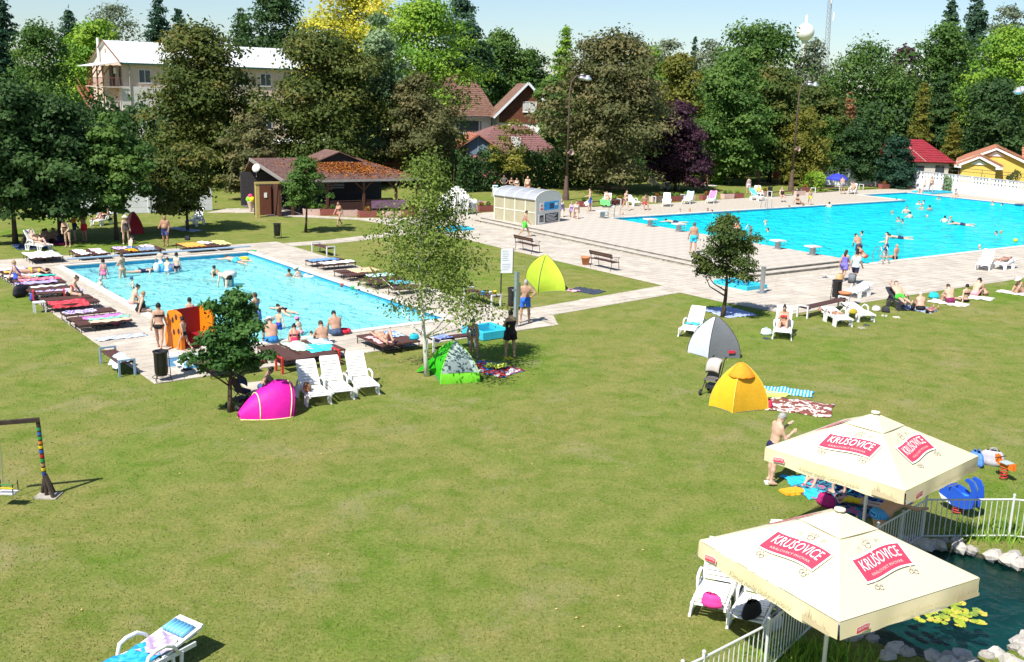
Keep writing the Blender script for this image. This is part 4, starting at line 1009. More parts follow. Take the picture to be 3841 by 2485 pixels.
# ---- precast concrete wall
WPAN = mat((.62, .64, .68), .85, .1, 2., .2, name='whitewash')
def precast(label, pts, H, pw, seed, post_h=None):
    "posts with stacked boards; two upper boards are pierced by rows of small openings"
    a0 = Vector(pts[0]); root = thing('concrete_wall', label, 'wall', (a0.x, a0.y, 0), 0)
    def plate(L, z0, z1, holes):
        mb = MB(); T = .04
        if not holes: return mb.box(0, L, -T / 2, T / 2, z0, z1)
        hh_ = (z1 - z0) * .52; hw_ = .16; n = max(2, int(L / .36)); m = (z1 - z0 - hh_) / 2
        mb.box(0, L, -T / 2, T / 2, z0, z0 + m); mb.box(0, L, -T / 2, T / 2, z1 - m, z1)
        st_ = L / n; x = 0
        for i in range(n + 1):
            xa = max(0, i * st_ - (st_ - hw_) / 2); xb = min(L, i * st_ + (st_ - hw_) / 2)
            mb.box(xa, xb, -T / 2, T / 2, z0 + m, z1 - m)
        return mb
    cache = {}
    nb = 5; bh = H / nb
    for i in range(len(pts) - 1):
        a, b = Vector(pts[i]).xy, Vector(pts[i + 1]).xy; d = b - a; L = d.length; n = max(1, round(L / pw)); w = L / n; an_ = math.atan2(d.y, d.x)
        key = round(w, 3)
        if key not in cache:
            cache[key] = [plate(w - .14, k * bh + .02, (k + 1) * bh + .0, k >= nb - 2).mesh('panel', WPAN) for k in range(nb)] + [MB().bbox(-.07, .07, -.08, .08, 0, H + .06, .02).mesh('post', WPAN), MB().bbox(.0, w, -.07, .07, H + .004, H + .06, .01).mesh('coping', mat((.46, .44, .44), .8, .1))]
        for k in range(n):
            p = a + d * (k / n) - a0.xy
            for me in cache[key][:nb]: place('panel', me, root, (p.x + .07 * math.cos(an_), p.y + .07 * math.sin(an_), 0), an_)
            place('post', cache[key][nb], root, (p.x, p.y, 0), an_)
            place('coping', cache[key][nb + 1], root, (p.x, p.y, 0), an_)
    return root
wl = [G(3050, 694), G(3380, 702), G(3518, 717), G(3841, 757), G(4150, 800)]
precast('white pierced concrete wall behind the big pool', wl, 1.85, 2.0, 1)
precast('shaded white concrete wall behind the left lawn', [G(180, 812), G(560, 800), G(800, 790)], 2.1, 2.0, 2)
# barbed wire over the wall
bwire = thing('barbed_wire', 'two strands of barbed wire on stakes above the white wall', 'barbed wire', (wl[2].x, wl[2].y, 0), 0)
rel = [Vector((p.x - wl[2].x, p.y - wl[2].y, 0)) for p in wl[2:]]
RUST = mat((.06, .05, .05), .7)
for k, zz in enumerate((2.3, 2.62)):
    MB().tube([p + Vector((0, 0, zz)) for p in rel], .018, 4).build('strand', RUST, bwire)
bar = MB()
for i in range(len(rel) - 1):
    n = int((rel[i + 1] - rel[i]).length / .22)
    for j in range(n):
        p = rel[i].lerp(rel[i + 1], j / n)
        for zz in (2.3, 2.62): bar.box(p.x - .035, p.x + .035, p.y - .02, p.y + .02, zz - .035, zz + .035)
o = bar.build('barbs', RUST, bwire); o['kind'] = 'stuff'
for i in range(len(rel) - 1):
    for f in (0, .5):
        p = rel[i].lerp(rel[i + 1], f); MB().box(p.x - .02, p.x + .02, p.y - .02, p.y + .02, 1.9, 2.7).build('stake', RUST, bwire)
for k, (u, v, w, h) in enumerate(((3555, 722, 1.0, 1.7), (3680, 732, 1.5, 1.6), (3790, 742, 1.2, 2.2))):
    p = G(u, v)
    hedge(['pale thin shrub', 'rounded green shrub', 'tall climbing shrub'][k] + ' growing against the white concrete wall', [(p.x - w / 2, p.y), (p.x + w / 2, p.y)], .6, h, (C_SILVER, C_MID, C_OLIVE)[k], 900, .09, 700 + k, 'shrubs along the white wall', 'shrub')
# ---- water tower and radio mast far away
P = AT(3021, 122, 560)
wt = thing('water_tower', 'white ball-shaped water tower beyond the trees', 'water tower', (P.x, P.y, 0), 0)
MB().ball((0, 0, P.z), 4.5, 28, 18).build('tank', mat((.74, .73, .71), .5, .05, .3), wt, smooth=True)
MB().lathe([(1.9, 0), (1.4, 6), (1.2, P.z - 5.5), (2.0, P.z - 4)], 16).build('shaft', mat((.7, .7, .68), .5), wt, smooth=True)
MB().tube([(-.35, 0, P.z + 4.2), (-.35, 0, P.z + 8.6)], .22, 6).build('antenna', WHITE, wt)
MB().tube([(.4, 0, P.z + 4.2), (.4, 0, P.z + 8.9)], .26, 6).build('antenna', WHITE, wt)
MB().lathe([(.9, P.z + 4.2), (.9, P.z + 4.7)], 10).build('hatch', WHITE, wt)
P = AT(3102, 280, 430); P2 = AT(3116, -60, 430)
ms = thing('radio_mast', 'grey lattice radio mast beside the water tower', 'mast', (P.x, P.y, 0), 0)
STEEL = mat((.36, .37, .40), .5, .1, 2., metal=.3)
top = P2.z; rb_, rt_ = 1.5, .75
def leg(k, f):
    a_ = k * 2 * math.pi / 3 + .4; r_ = rb_ * (1 - f) + rt_ * f
    return Vector((r_ * math.cos(a_) + (P2.x - P.x) * f * .9, r_ * math.sin(a_), top * f))
for k in range(3): MB().tube([leg(k, 0), leg(k, 1)], .12, 5).build('leg', STEEL, ms)
for i in range(26):
    mb = MB()
    for k in range(3):
        mb.tube([leg(k, i / 26), leg((k + 1) % 3, (i + 1) / 26)], .055, 4); mb.tube([leg(k, (i + 1) / 26), leg((k + 1) % 3, (i + 1) / 26)], .055, 4)
    mb.build('lattice_section', STEEL, ms)
MB().tube([(P2.x - P.x + .6, -.8, top * .86), (P2.x - P.x + .6, -.8, top * .94)], .25, 6).build('antenna', WHITE, ms)
MB().tube([(0.3, -.9, top * .74), (.35, -.9, top * .80)], .3, 6).build('antenna', WHITE, ms)
# ---- floodlight posts
LAMPM = mat((.11, .07, .055), .6, .2, 4., name='brown_post'); ALU = mat((.55, .57, .60), .3, .1, 3., metal=.6, name='lamp_metal')
def lamp_post(label, bu, bv, tu, tv, armdx, speaker=True):
    b = G(bu, bv); y = b.y; T = AT(tu, tv, y); Hh_ = T.z
    t = thing('floodlight_post', label, 'lamp post', b, 0, 'floodlight posts')
    MB().lathe([(.30, 0), (.30, .35), (.22, .9), (.14, 2.0), (.12, 2.1)], 10).build('base', LAMPM, t)
    MB().tube([(0, 0, 1.9), (0, 0, Hh_ - 1.3), (.12, 0, Hh_ - .5), (.5, 0, Hh_ - .05), (1.2, 0, Hh_)], [.11, .075, .06, .055, .045], 8).build('pole', LAMPM, t, smooth=True)
    for i, (dx, dy) in enumerate(((1.0, .25), (1.45, -.25))):
        h = MB().lathe([(.05, .22), (.16, .2), (.2, .05), (.34, -.06), (.36, -.14), (.22, -.24), (.05, -.28)], 12).build('lamp_head', ALU, t, True); h.location = (dx, dy, Hh_ - .08 - .1 * i)
        MB().lathe([(.33, -.10), (.24, -.22), (.03, -.27)], 12).build('lens', mat((.75, .80, .85), .15, .05), h, True)
    if speaker:
        zz = AT(tu, tv + (bv - tv) * .62, y).z
        s_ = MB().lathe([(.06, -.25), (.09, -.2), (.12, 0), (.26, .32), (.28, .34), (.22, .3), (.08, 0)], 14).build('loudspeaker', mat((.36, .24, .20), .6, .1), t, True); s_.location = (.15, -.2, zz); s_.rotation_euler = (R(78), 0, R(35))
    return t
lamp_post('tall brown floodlight post with loudspeaker left of the rusty chestnut', 2122, 752, 2150, 283, 1)
lamp_post('tall brown floodlight post with loudspeaker beside the thuja column', 2966, 716, 2990, 308, 1)
p = AT(3812, 340, 92); t = thing('floodlight_post', 'floodlight on a post cut by the right edge of the picture', 'lamp post', (p.x + 2.2, p.y, 0), 0, 'floodlight posts')
MB().tube([(0, 0, 0), (0, 0, p.z - 1), (-.6, 0, p.z), (-1.8, 0, p.z + .05)], [.13, .08, .06, .05], 8).build('pole', LAMPM, t)
for i, dx in enumerate((-2.1, -1.6)):
    h = MB().lathe([(.05, .22), (.16, .2), (.2, .05), (.34, -.06), (.36, -.14), (.22, -.24), (.05, -.28)], 12).build('lamp_head', ALU, t, True); h.location = (dx, -.2 + .4 * i, p.z + .0 + .12 * i); h.scale = (1.25,) * 3
# ---- polycarbonate shed (filter house)
ca, cb = G(1853, 838), G(2008, 862)       # long left side, near end at cb
ce = G(2098, 848)
d = (ce - cb).xy; ang = math.atan2(d.y, d.x); wS = d.length
sh = thing('changing_shed', 'translucent polycarbonate shed with curved roof and notices', 'shed', (cb.x, cb.y, 0), ang)
Ls = (ca - cb).length; dv = (ca - cb).xy; c_, s_ = math.cos(ang), math.sin(ang)
lx, ly = dv.x * c_ + dv.y * s_, -dv.x * s_ + dv.y * c_
POLY = mat((.60, .56, .40), .35, .1, 1.5, spec=.4, trans=.45, name='polycarbonate'); POLYR = mat((.50, .52, .56), .3, .1, 1.5, spec=.5, trans=.35, name='polycarbonate_roof')
hs = 2.0
def sp(x, f, z): return Vector((x + lx * f, ly * f, z))
fr = mat((.78, .76, .62), .5, .05)
npan = 4
for i in range(npan):
    f0, f1 = i / npan + .006, (i + 1) / npan - .006
    for z0, z1 in ((.06, 1.1), (1.16, hs)):
        MB().hexa([sp(0, f0, z0), sp(.03, f0, z0), sp(.03, f1, z0), sp(0, f1, z0)], [sp(0, f0, z1), sp(.03, f0, z1), sp(.03, f1, z1), sp(0, f1, z1)]).build('side_panel', POLY, sh)
        MB().hexa([sp(wS - .03, f0, z0), sp(wS, f0, z0), sp(wS, f1, z0), sp(wS - .03, f1, z0)], [sp(wS - .03, f0, z1), sp(wS, f0, z1), sp(wS, f1, z1), sp(wS - .03, f1, z1)]).build('side_panel', POLY, sh)
    n = 8; arc = [(wS / 2 - (wS / 2 + .12) * math.cos(math.pi * k / n), hs + .55 * math.sin(math.pi * k / n)) for k in range(n + 1)]
    mb = MB()
    for k in range(n):
        (xa, za), (xb, zb) = arc[k], arc[k + 1]
        mb.hexa([sp(xa, f0, za), sp(xb, f0, zb), sp(xb, f1, zb), sp(xa, f1, za)], [sp(xa, f0, za + .03), sp(xb, f0, zb + .03), sp(xb, f1, zb + .03), sp(xa, f1, za + .03)])
    mb.build('roof_panel', POLYR, sh)
for i in range(npan + 1):
    f = i / npan
    MB().bar(sp(.015, f, 0), sp(.015, f, hs), .05, .05, 0, (0, 1, 0)).build('frame_post', fr, sh)
    mb = MB()
    for k in range(n): mb.bar(sp(arc[k][0], f, arc[k][1] + .02), sp(arc[k + 1][0], f, arc[k + 1][1] + .02), .05, .04)
    mb.build('roof_rib', fr, sh)
for zz in (.03, 1.13, hs): MB().bar(sp(.0, 0, zz), sp(.0, 1, zz), .05, .05).build('frame_rail', fr, sh)
fw = mat((.62, .61, .56), .5, .08)
fp = [(0, 0), (wS, 0)] + [(wS - arc[k][0], arc[k][1]) for k in range(n + 1)]
mb = MB().prism([(x, -.02, z) for x, z in [(0, .0), (wS, .0)] + [(arc[n - k][0], arc[n - k][1] - .02) for k in range(n + 1)]], (0, .03, 0)); mb.build('front', fw, sh)
def panel(x0, x1, z0, z1, m, nm, y=-.026, par=None): return MB().box(x0, x1, y - .012, y, z0, z1).build(nm, m, par or sh)
nb = panel(wS * .32, wS * .92, 1.22, 1.80, mat((.03, .33, .72), .5, .25, 3.), 'blue_notice')
panel(wS * .54, wS * .72, 1.30, 1.68, mat((.02, .05, .14), .5), 'picture', -.040, nb)
panel(wS * .76, wS * .88, 1.50, 1.68, mat((.6, .7, .75), .5, .3, 8.), 'picture', -.040, nb)
wn_ = panel(wS * .14, wS * .29, 1.22, 1.76, mat((.78, .76, .74), .5), 'white_notice')
panel(wS * .16, wS * .27, 1.28, 1.40, mat((.55, .10, .12), .5), 'red_band', -.040, wn_)
o = MB().lathe([(.085, -.004), (.085, .004), (.06, .004), (.06, -.004)], 18).bar((-.055, 0, 0), (.055, 0, 0), .018, .006).build('no_entry_sign', mat((.5, .08, .1), .5), wn_); o.location = (wS * .215, -.044, 1.58); o.rotation_euler = (R(90), R(45), 0)
cn = panel(wS * .10, wS * .34, .34, .98, mat((.78, .78, .76), .5), 'camera_notice')
BLK = mat((.02, .02, .022), .5)
for (x0, x1, z0, z1) in ((.14, .30, .78, .92), (.14, .17, .46, .76), (.27, .30, .46, .76), (.14, .30, .46, .52), (.14, .30, .70, .76), (.19, .25, .56, .66)): panel(wS * x0, wS * x1, z0, z1, BLK, 'camera_symbol', -.040, cn)
bn = panel(wS * .37, wS * .92, .42, .98, BLK, 'black_notice')
for k in range(5): panel(wS * .41, wS * (.86 - .05 * (k % 3)), .87 - k * .095, .905 - k * .095, mat((.7, .7, .7), .6), 'text_line', -.040, bn)
panel(wS * .37, wS * .92, .30, .37, mat((.35, .30, .38), .6, .3, 12.), 'small_print')
MB().hexa([(0, -.3, 0), (wS, -.3, 0), (wS, 0, 0), (0, 0, 0)], [(0, -.3, .04), (wS, -.3, .04), (wS, 0, .04), (0, 0, .04)]).build('sill', mat((.5, .46, .4), .8), sh)
# ================================================================== people: one smooth continuous body each
def surface_net(F, org, h):
    s = F < 0; nx, ny, nz = F.shape; c = (nx - 1, ny - 1, nz - 1)
    cnt = np.zeros(c, int)
    for i in (0, 1):
        for j in (0, 1):
            for k in (0, 1): cnt += s[i:i + c[0], j:j + c[1], k:k + c[2]]
    act = (cnt > 0) & (cnt < 8); acc = np.zeros(c + (3,)); num = np.zeros(c)
    for ax in range(3):
        o = [a for a in range(3) if a != ax]
        for p in (0, 1):
            for q in (0, 1):
                st = [0, 0, 0]; st[o[0]] = p; st[o[1]] = q; en = list(st); en[ax] = 1
                f0 = F[st[0]:st[0] + c[0], st[1]:st[1] + c[1], st[2]:st[2] + c[2]]; f1 = F[en[0]:en[0] + c[0], en[1]:en[1] + c[1], en[2]:en[2] + c[2]]
                m = (f0 < 0) != (f1 < 0); t = np.where(m, f0 / np.where(m, f0 - f1, 1), 0)
                for a in range(3): acc[..., a] += m * (t if a == ax else st[a])
                num += m
    idx = -np.ones(c, int); n = act.sum(); idx[act] = np.arange(n)
    ijk = np.argwhere(act); V = org + h * (ijk + acc[act] / num[act][:, None])
    Q = []
    for ax in range(3):
        o = [(1, 2), (2, 0), (0, 1)][ax]
        sl0 = [slice(None)] * 3; sl1 = [slice(None)] * 3; sl0[ax] = slice(0, -1); sl1[ax] = slice(1, None)
        a, b = s[tuple(sl0)], s[tuple(sl1)]; e = np.argwhere(a != b)
        e = e[(e[:, o[0]] > 0) & (e[:, o[1]] > 0) & (e[:, o[0]] < F.shape[o[0]] - 1) & (e[:, o[1]] < F.shape[o[1]] - 1)]
        d0 = np.zeros(3, int); d0[o[0]] = 1; d1 = np.zeros(3, int); d1[o[1]] = 1
        q = np.stack([idx[tuple((e - d0 - d1).T)], idx[tuple((e - d1).T)], idx[tuple(e.T)], idx[tuple((e - d0).T)]], 1)
        inside0 = a[tuple(e.T)]; q[~inside0] = q[~inside0][:, ::-1]
        Q.append(q)
    return V, np.concatenate(Q)
def rotx(a): c, s = math.cos(a), math.sin(a); return np.array([[1, 0, 0], [0, c, -s], [0, s, c]])
def rotz(a): c, s = math.cos(a), math.sin(a); return np.array([[c, -s, 0], [s, c, 0], [0, 0, 1.]])
def dirv(fl, ab, side):
    fl, ab = R(fl), R(ab); return np.array([side * math.sin(ab), math.sin(fl) * math.cos(ab), -math.cos(fl) * math.cos(ab)])
# legs: (hip flex, abduct, knee flex, foot) ; arms: (upper flex, upper abduct, fore flex, fore abduct)
POSES = {
 'stand': dict(legs=[(3, 5, 4), (-3, 5, 4)], arms=[(3, 13, 14, 7), (6, 13, 18, 6)]),
 'stand2': dict(legs=[(8, 7, 6), (-5, 4, 3)], arms=[(-4, 14, 20, -8), (20, 15, 75, -12)], head=(8, 18)),
 'walk': dict(tp=5, legs=[(27, 2, 10), (-20, 2, 22)], arms=[(-22, 9, -6, 4), (24, 9, 42, 2)]),
 'hips': dict(legs=[(4, 8, 3), (-4, 8, 3)], arms=[(-14, 42, 22, -40), (-14, 42, 22, -40)], head=(4, -12)),
 'phone': dict(tp=8, legs=[(3, 5, 4), (-3, 5, 4)], arms=[(48, 10, 140, -8), (30, 8, 128, -22)], head=(20, 0)),
 'shade': dict(legs=[(5, 6, 5), (-4, 6, 4)], arms=[(35, 60, 150, -30), (2, 12, 10, 5)], head=(0, 15)),
 'cross': dict(legs=[(3, 6, 4), (-3, 6, 4)], arms=[(28, 10, 80, -48), (24, 10, 75, -45)]),
 'bend': dict(tp=72, legs=[(6, 6, 12), (-2, 6, 8)], arms=[(76, 4, 84, 0), (66, 4, 70, 0)], head=(-20, 0)),
 'stoop': dict(tp=28, legs=[(6, 5, 10), (-2, 5, 6)], arms=[(26, 12, 74, -25), (30, 12, 70, -25)], head=(30, 0)),
 'lean': dict(tp=58, legs=[(10, 8, 8), (-22, 8, 6)], arms=[(132, 10, 146, -6), (124, 12, 140, -12)], head=(-25, 20)),
 'reach': dict(tp=18, legs=[(14, 6, 14), (-12, 5, 8)], arms=[(55, 30, 60, 15), (40, 25, 50, 12)]),
 'boyplay': dict(tp=6, legs=[(14, 8, 14), (-6, 6, 6)], arms=[(35, 52, 40, 40), (-18, 30, -8, 20)]),
 'edge': dict(seat=1, tp=14, legs=[(86, 8, 78), (84, 8, 74)], arms=[(12, 14, 26, 2), (-14, 18, -6, 6)], head=(12, 10)),
 'edge2': dict(seat=1, tp=22, legs=[(86, 10, 60), (84, 10, 70)], arms=[(42, 12, 55, -14), (38, 12, 50, -14)], head=(14, -8)),
 'knees': dict(seat=1, tp=26, legs=[(128, 7, 112), (122, 7, 104)], arms=[(58, 10, 62, -20), (56, 10, 60, -20)], head=(6, 8)),
 'legsout': dict(seat=1, tp=-8, legs=[(88, 7, 8), (92, 9, 22)], arms=[(-32, 16, -26, 8), (18, 14, 40, -6)], head=(10, 0)),
 'chairsit': dict(seat=1, tp=4, legs=[(82, 6, 84), (80, 6, 80)], arms=[(22, 10, 62, -14), (20, 10, 58, -14)]),
 'recline': dict(seat=1, tp=-46, legs=[(86, 5, 6), (88, 5, 12)], arms=[(8, 16, 34, -12), (150, 30, 215, -38)], head=(24, 0)),
 'recline2': dict(seat=1, tp=-44, legs=[(116, 7, 76), (90, 6, 10)], arms=[(6, 16, 30, -10), (10, 16, 34, -10)], head=(20, 10)),
 'hugknee': dict(seat=1, tp=2, legs=[(112, 5, 78), (110, 5, 76)], arms=[(36, 8, 60, -24), (36, 8, 100, -20)], head=(14, 0)),
 'supine': dict(rx=90, legs=[(3, 6, 3), (2, 6, 3)], arms=[(2, 14, 6, 6), (2, 14, 6, 6)]),
 'supknee': dict(rx=90, legs=[(52, 6, 96), (4, 6, 5)], arms=[(2, 16, 6, 4), (150, 35, 190, -40)]),
 'prone': dict(rx=-90, legs=[(0, 7, 2), (0, 7, 4)], arms=[(155, 40, 200, -60), (150, 40, 195, -55)], head=(-10, 40)),
 'swim': dict(rx=-84, legs=[(2, 8, 6), (-4, 8, 10)], arms=[(165, 14, 168, 4), (60, 40, 30, 20)], head=(-45, 0), foot=60),
 'treadwater': dict(legs=[(20, 14, 40), (-8, 14, 30)], arms=[(34, 30, 62, 4), (28, 34, 70, 0)]),
 'wade': dict(legs=[(10, 6, 8), (-8, 6, 8)], arms=[(8, 30, 40, 10), (6, 28, 30, 8)]),
 'crouch': dict(tp=40, legs=[(105, 12, 128), (100, 12, 124)], arms=[(70, 8, 62, -4), (60, 8, 66, -4)], head=(-10, 0)),
}
BODY = {}
def body(pose, sex='m', heavy=0., res=.026):
    key = (pose, sex, heavy)
    if key in BODY: return BODY[key]
    P = POSES[pose]; fem = sex == 'f'; kid = sex == 'k'
    pel = np.array([0, 0, .93]); Rt = rotx(-R(P.get('tp', 0)))
    hipw = .098 if not fem else .108; shw = .185 if not fem else .158
    if kid: hipw, shw = .088, .145
    hv = heavy
    T = lambda x, y, z: pel + Rt @ np.array([x, y, z])
    prims = []      # (a, b, ra, rb, seg)
    def cap(a, b, ra, rb, seg): prims.append((np.asarray(a, float), np.asarray(b, float), ra, rb, seg))
    slim = .82 if kid else 1.
    # torso (y flattened when evaluated)
    tors = [((-hipw * .55, 0, -.02), (hipw * .55, 0, -.02), (.118 if not fem else .125) * slim + .02 * hv), ((-.035, .005, .15), (.035, .005, .15), (.118 if not fem else .100) * slim + .045 * hv),
            ((-.075, .0, .33), (.075, .0, .33), (.125 if not fem else .108) * slim + .025 * hv), ((-shw * .72, -.01, .44), (shw * .72, -.01, .44), .072 * slim + .008 * hv), ((0, 0, 0), (0, 0, .40), .105 * slim + .02 * hv)]
    extra = []
    if hv > .3: extra.append(((0, .07, .12), .12 + .05 * hv))
    if fem: extra += [((-.07, .085, .31), .068), ((.07, .085, .31), .068)]
    extra += [((-.062, -.062, -.06), .088 * slim), ((.062, -.062, -.06), .088 * slim)]
    neck0, neck1 = T(0, -.012, .46), T(0, .005, .575)
    hp, hy = P.get('head', (0, 0)); Rh = Rt @ rotz(R(hy)) @ rotx(-R(hp))
    hs = 1.22 if kid else 1.0
    hc = neck1 + Rh @ np.array([0, .012, .088 * hs])
    cap(neck0, neck1, .056 * slim, .05 * slim, 'neck')
    lf = 1. if not kid else .95
    feet = []
    for k, side in enumerate((-1, 1)):
        L = P['legs'][k]; fl, ab, kf = L[:3]
        hip = pel + np.array([side * hipw * .92, 0, -.05]); kn = hip + dirv(fl, ab, side) * .42 * lf; an = kn + dirv(fl - kf, ab * .3, side) * .415 * lf
        th = (.083 if not fem else .088) * slim + .02 * hv
        cap(hip, kn, th, .053 * slim + .006 * hv, 'thigh' + 'LR'[k]); mid = kn + (an - kn) * .33
        cap(kn, mid, .050 * slim, .053 * slim + .005 * hv, 'shin'); cap(mid, an, .053 * slim + .005 * hv, .033 * slim, 'shin')
        fa = R(fl - kf + P.get('foot', 0) * -1); fd = np.array([side * .12, math.cos(fa), math.sin(fa)]); fd /= np.linalg.norm(fd)
        sd = (an - kn) / np.linalg.norm(an - kn); base = an + sd * .045
        cap(base - fd * .045, base + fd * .06, .036, .036, 'foot'); cap(base + fd * .06, base + fd * .15, .036, .024, 'foot')
    hands = []
    for k, side in enumerate((-1, 1)):
        a = P['arms'][k]; sh = T(side * shw, -.01, .445)
        el = sh + Rt @ dirv(a[0], a[1], side) * .285 * lf; fdv = Rt @ dirv(a[2], a[3], side); wr = el + fdv * .245 * lf
        cap(sh, el, (.050 if not fem else .043) * slim + .008 * hv, .036 * slim, 'upper'); cap(el, el + fdv * .09, .037 * slim, .037 * slim, 'fore'); cap(el + fdv * .09, wr, .037 * slim, .025 * slim, 'fore')
        hb = np.cross(fdv, np.array([0, 0, 1.])); hb = hb / (np.linalg.norm(hb) + 1e-6) if np.linalg.norm(hb) > .1 else np.array([0, 1., 0])
        cap(wr, wr + fdv * .085, .028, .032, 'hand'); hands.append((wr, fdv, hb, side))
    # evaluate
    pts = np.array([q for p in prims for q in (p[0], p[1])] + [hc, T(0, 0, 0), T(0, 0, .45)]); lo = pts.min(0) - .22; hi = pts.max(0) + .22
    n = np.ceil((hi - lo) / res).astype(int) + 1
    gx, gy, gz = [lo[i] + res * np.arange(n[i]) for i in range(3)]
    X = np.stack(np.meshgrid(gx, gy, gz, indexing='ij'), -1).reshape(-1, 3)
    Dmin = np.full(len(X), 9.); acc = np.zeros(len(X)); kk = 26.
    names = []; dl = []
    def put(d, nm): dl.append((d, nm))
    for a, b, ra, rb, seg in prims:
        ab_ = b - a; t = np.clip(((X - a) @ ab_) / max(1e-9, ab_ @ ab_), 0, 1)
        put(np.linalg.norm(X - a - t[:, None] * ab_, axis=1) - (ra + (rb - ra) * t), seg)
    Xt = (X - pel) @ Rt; fy = .72
    Xs = Xt * np.array([1, 1 / fy, 1])
    for a, b, r in tors:
        a = np.array(a); b = np.array(b); ab_ = b - a; t = np.clip(((Xs - a) @ ab_) / max(1e-9, ab_ @ ab_), 0, 1)
        put((np.linalg.norm(Xs - a - t[:, None] * ab_, axis=1) - r) * .85, 'torso')
    for c_, r in extra: put(np.linalg.norm(Xt - np.array(c_), axis=1) - r, 'torso')
    Xh = (X - hc) @ Rh / hs
    put((np.linalg.norm(Xh / np.array([.077, .095, .115]), axis=1) - 1) * .08 * hs, 'head')
    put((np.linalg.norm((Xh - np.array([0, .03, -.065])) / np.array([.055, .06, .055]), axis=1) - 1) * .05 * hs, 'head')
    e = np.zeros(len(X))
    for d, nm in dl: e += np.exp(-np.clip(d, -.25, .6) * kk * 2)
    F = -np.log(e) / (kk * 2)
    V, Q = surface_net(F.reshape(n), lo, res)
    for _ in range(1):                                   # light smoothing
        nb = np.zeros_like(V); ct = np.zeros(len(V))
        for i in range(4):
            a, b = Q[:, i], Q[:, (i + 1) % 4]
            np.add.at(nb, a, V[b]); np.add.at(ct, a, 1); np.add.at(nb, b, V[a]); np.add.at(ct, b, 1)
        V = V * .5 + .5 * nb / ct[:, None]
    # classify
    seg = np.full(len(V), 'none', dtype=object); best = np.full(len(V), 9.); tt = np.zeros(len(V))
    for a, b, ra, rb, sg in prims:
        ab_ = b - a; t = np.clip(((V - a) @ ab_) / max(1e-9, ab_ @ ab_), 0, 1); d = np.linalg.norm(V - a - t[:, None] * ab_, axis=1) - (ra + (rb - ra) * t)
        m = d < best; best[m] = d[m]; seg[m] = sg; tt[m] = t[m]
    Vt = (V - pel) @ Rt; Vs = Vt * np.array([1, 1 / fy, 1])
    for a, b, r in tors:
        a = np.array(a); b = np.array(b); ab_ = b - a; t = np.clip(((Vs - a) @ ab_) / max(1e-9, ab_ @ ab_), 0, 1); d = (np.linalg.norm(Vs - a - t[:, None] * ab_, axis=1) - r) * .85
        m = d < best; best[m] = d[m]; seg[m] = 'torso'
    for c_, r in extra:
        d = np.linalg.norm(Vt - np.array(c_), axis=1) - r; m = d < best; best[m] = d[m]; seg[m] = 'torso'
    Vh = (V - hc) @ Rh / hs; hd = (np.linalg.norm(Vh / np.array([.077, .095, .115]), axis=1) - 1) * .08; m = (hd < best) & (Vh[:, 2] > -.115); seg[m] = 'head'
    fn = np.cross(V[Q[:, 1]] - V[Q[:, 0]], V[Q[:, 3]] - V[Q[:, 0]]); N = np.zeros_like(V)
    for i in range(4): np.add.at(N, Q[:, i], fn)
    N /= np.linalg.norm(N, axis=1)[:, None] + 1e-9
    # extras in the same mesh: fingers, eyes, nose, ears, mouth
    mb = MB()
    for wr, fd, hb, side in hands:
        kn = wr + fd * .085; side_v = np.cross(fd, hb)
        for j in range(4):
            o = hb * (-.030 + .020 * j); ln = (.062, .072, .076, .058)[j]
            q0 = kn - fd * .012 + o; q1 = kn + fd * ln * .55 + o * 1.1; q2 = q1 + fd * ln * .42 - side_v * side * .022
            mb.tube([q0, q1, q2], [.0105, .0095, .007], 5)
        t0 = wr + fd * .03 + hb * .022; t1 = t0 + fd * .03 + hb * .032; t2 = t1 + fd * .036 + hb * .010; mb.tube([t0, t1, t2], [.013, .011, .008], 5)
    hl = lambda x, y, z: hc + Rh @ (np.array([x, y, z]) * hs)
    mb.add([hl(-.016, .088, -.035), hl(.016, .088, -.035), hl(0, .118, -.030), hl(0, .092, .018)], [(0, 1, 2), (1, 3, 2), (3, 0, 2)])
    for sx in (-1, 1):
        mb.add([hl(sx * .074, -.012, -.03), hl(sx * .074, .018, -.03), hl(sx * .092, .006, -.005), hl(sx * .076, .012, .03), hl(sx * .09, -.018, .028)], [(0, 1, 2), (1, 3, 2), (3, 4, 2), (4, 0, 2)])
        mb.ball(hl(sx * .031, .084, .008), .011, 6, 4, 1)
        mb.add([hl(sx * .014, .096, .030), hl(sx * .050, .082, .032), hl(sx * .048, .084, .040), hl(sx * .015, .098, .038)], [(0, 1, 2, 3)], 1)
    mb.add([hl(-.024, .088, -.062), hl(.024, .088, -.062), hl(.02, .092, -.053), hl(0, .097, -.051), hl(-.02, .092, -.053)], [(0, 1, 2, 3, 4)], 2)
    EV = np.array([list(p) for p in mb.v])
    # global orientation and footing
    Rx = rotx(R(P.get('rx', 0)))
    allV = np.concatenate([V, EV]) @ Rx.T
    if P.get('seat'): off = np.array([0, 0, .93 - .135 * slim - .0])
    else: off = np.array([0, (Rx @ np.array([0, 0, .9]))[1] if P.get('rx') else 0, allV[:, 2].min() + (.012 if P.get('rx') else 0)])
    allV -= off; N = N @ Rx.T
    me = bpy.data.meshes.new('person')
    faces = [tuple(q) for q in Q.tolist()] + [tuple(i + len(V) for i in f) for f in mb.f]
    me.from_pydata(allV.tolist(), [], faces)
    mi = [0] * len(Q) + mb.m; me.polygons.foreach_set('material_index', mi); me.polygons.foreach_set('use_smooth', [True] * len(faces))
    for k in range(3): me.materials.append(SKINS[0] if k != 1 else EYE)
    me.materials[2] = LIPS
    me.update()
    hcw = (Rx @ hc) - off; Rhw = Rx @ Rh
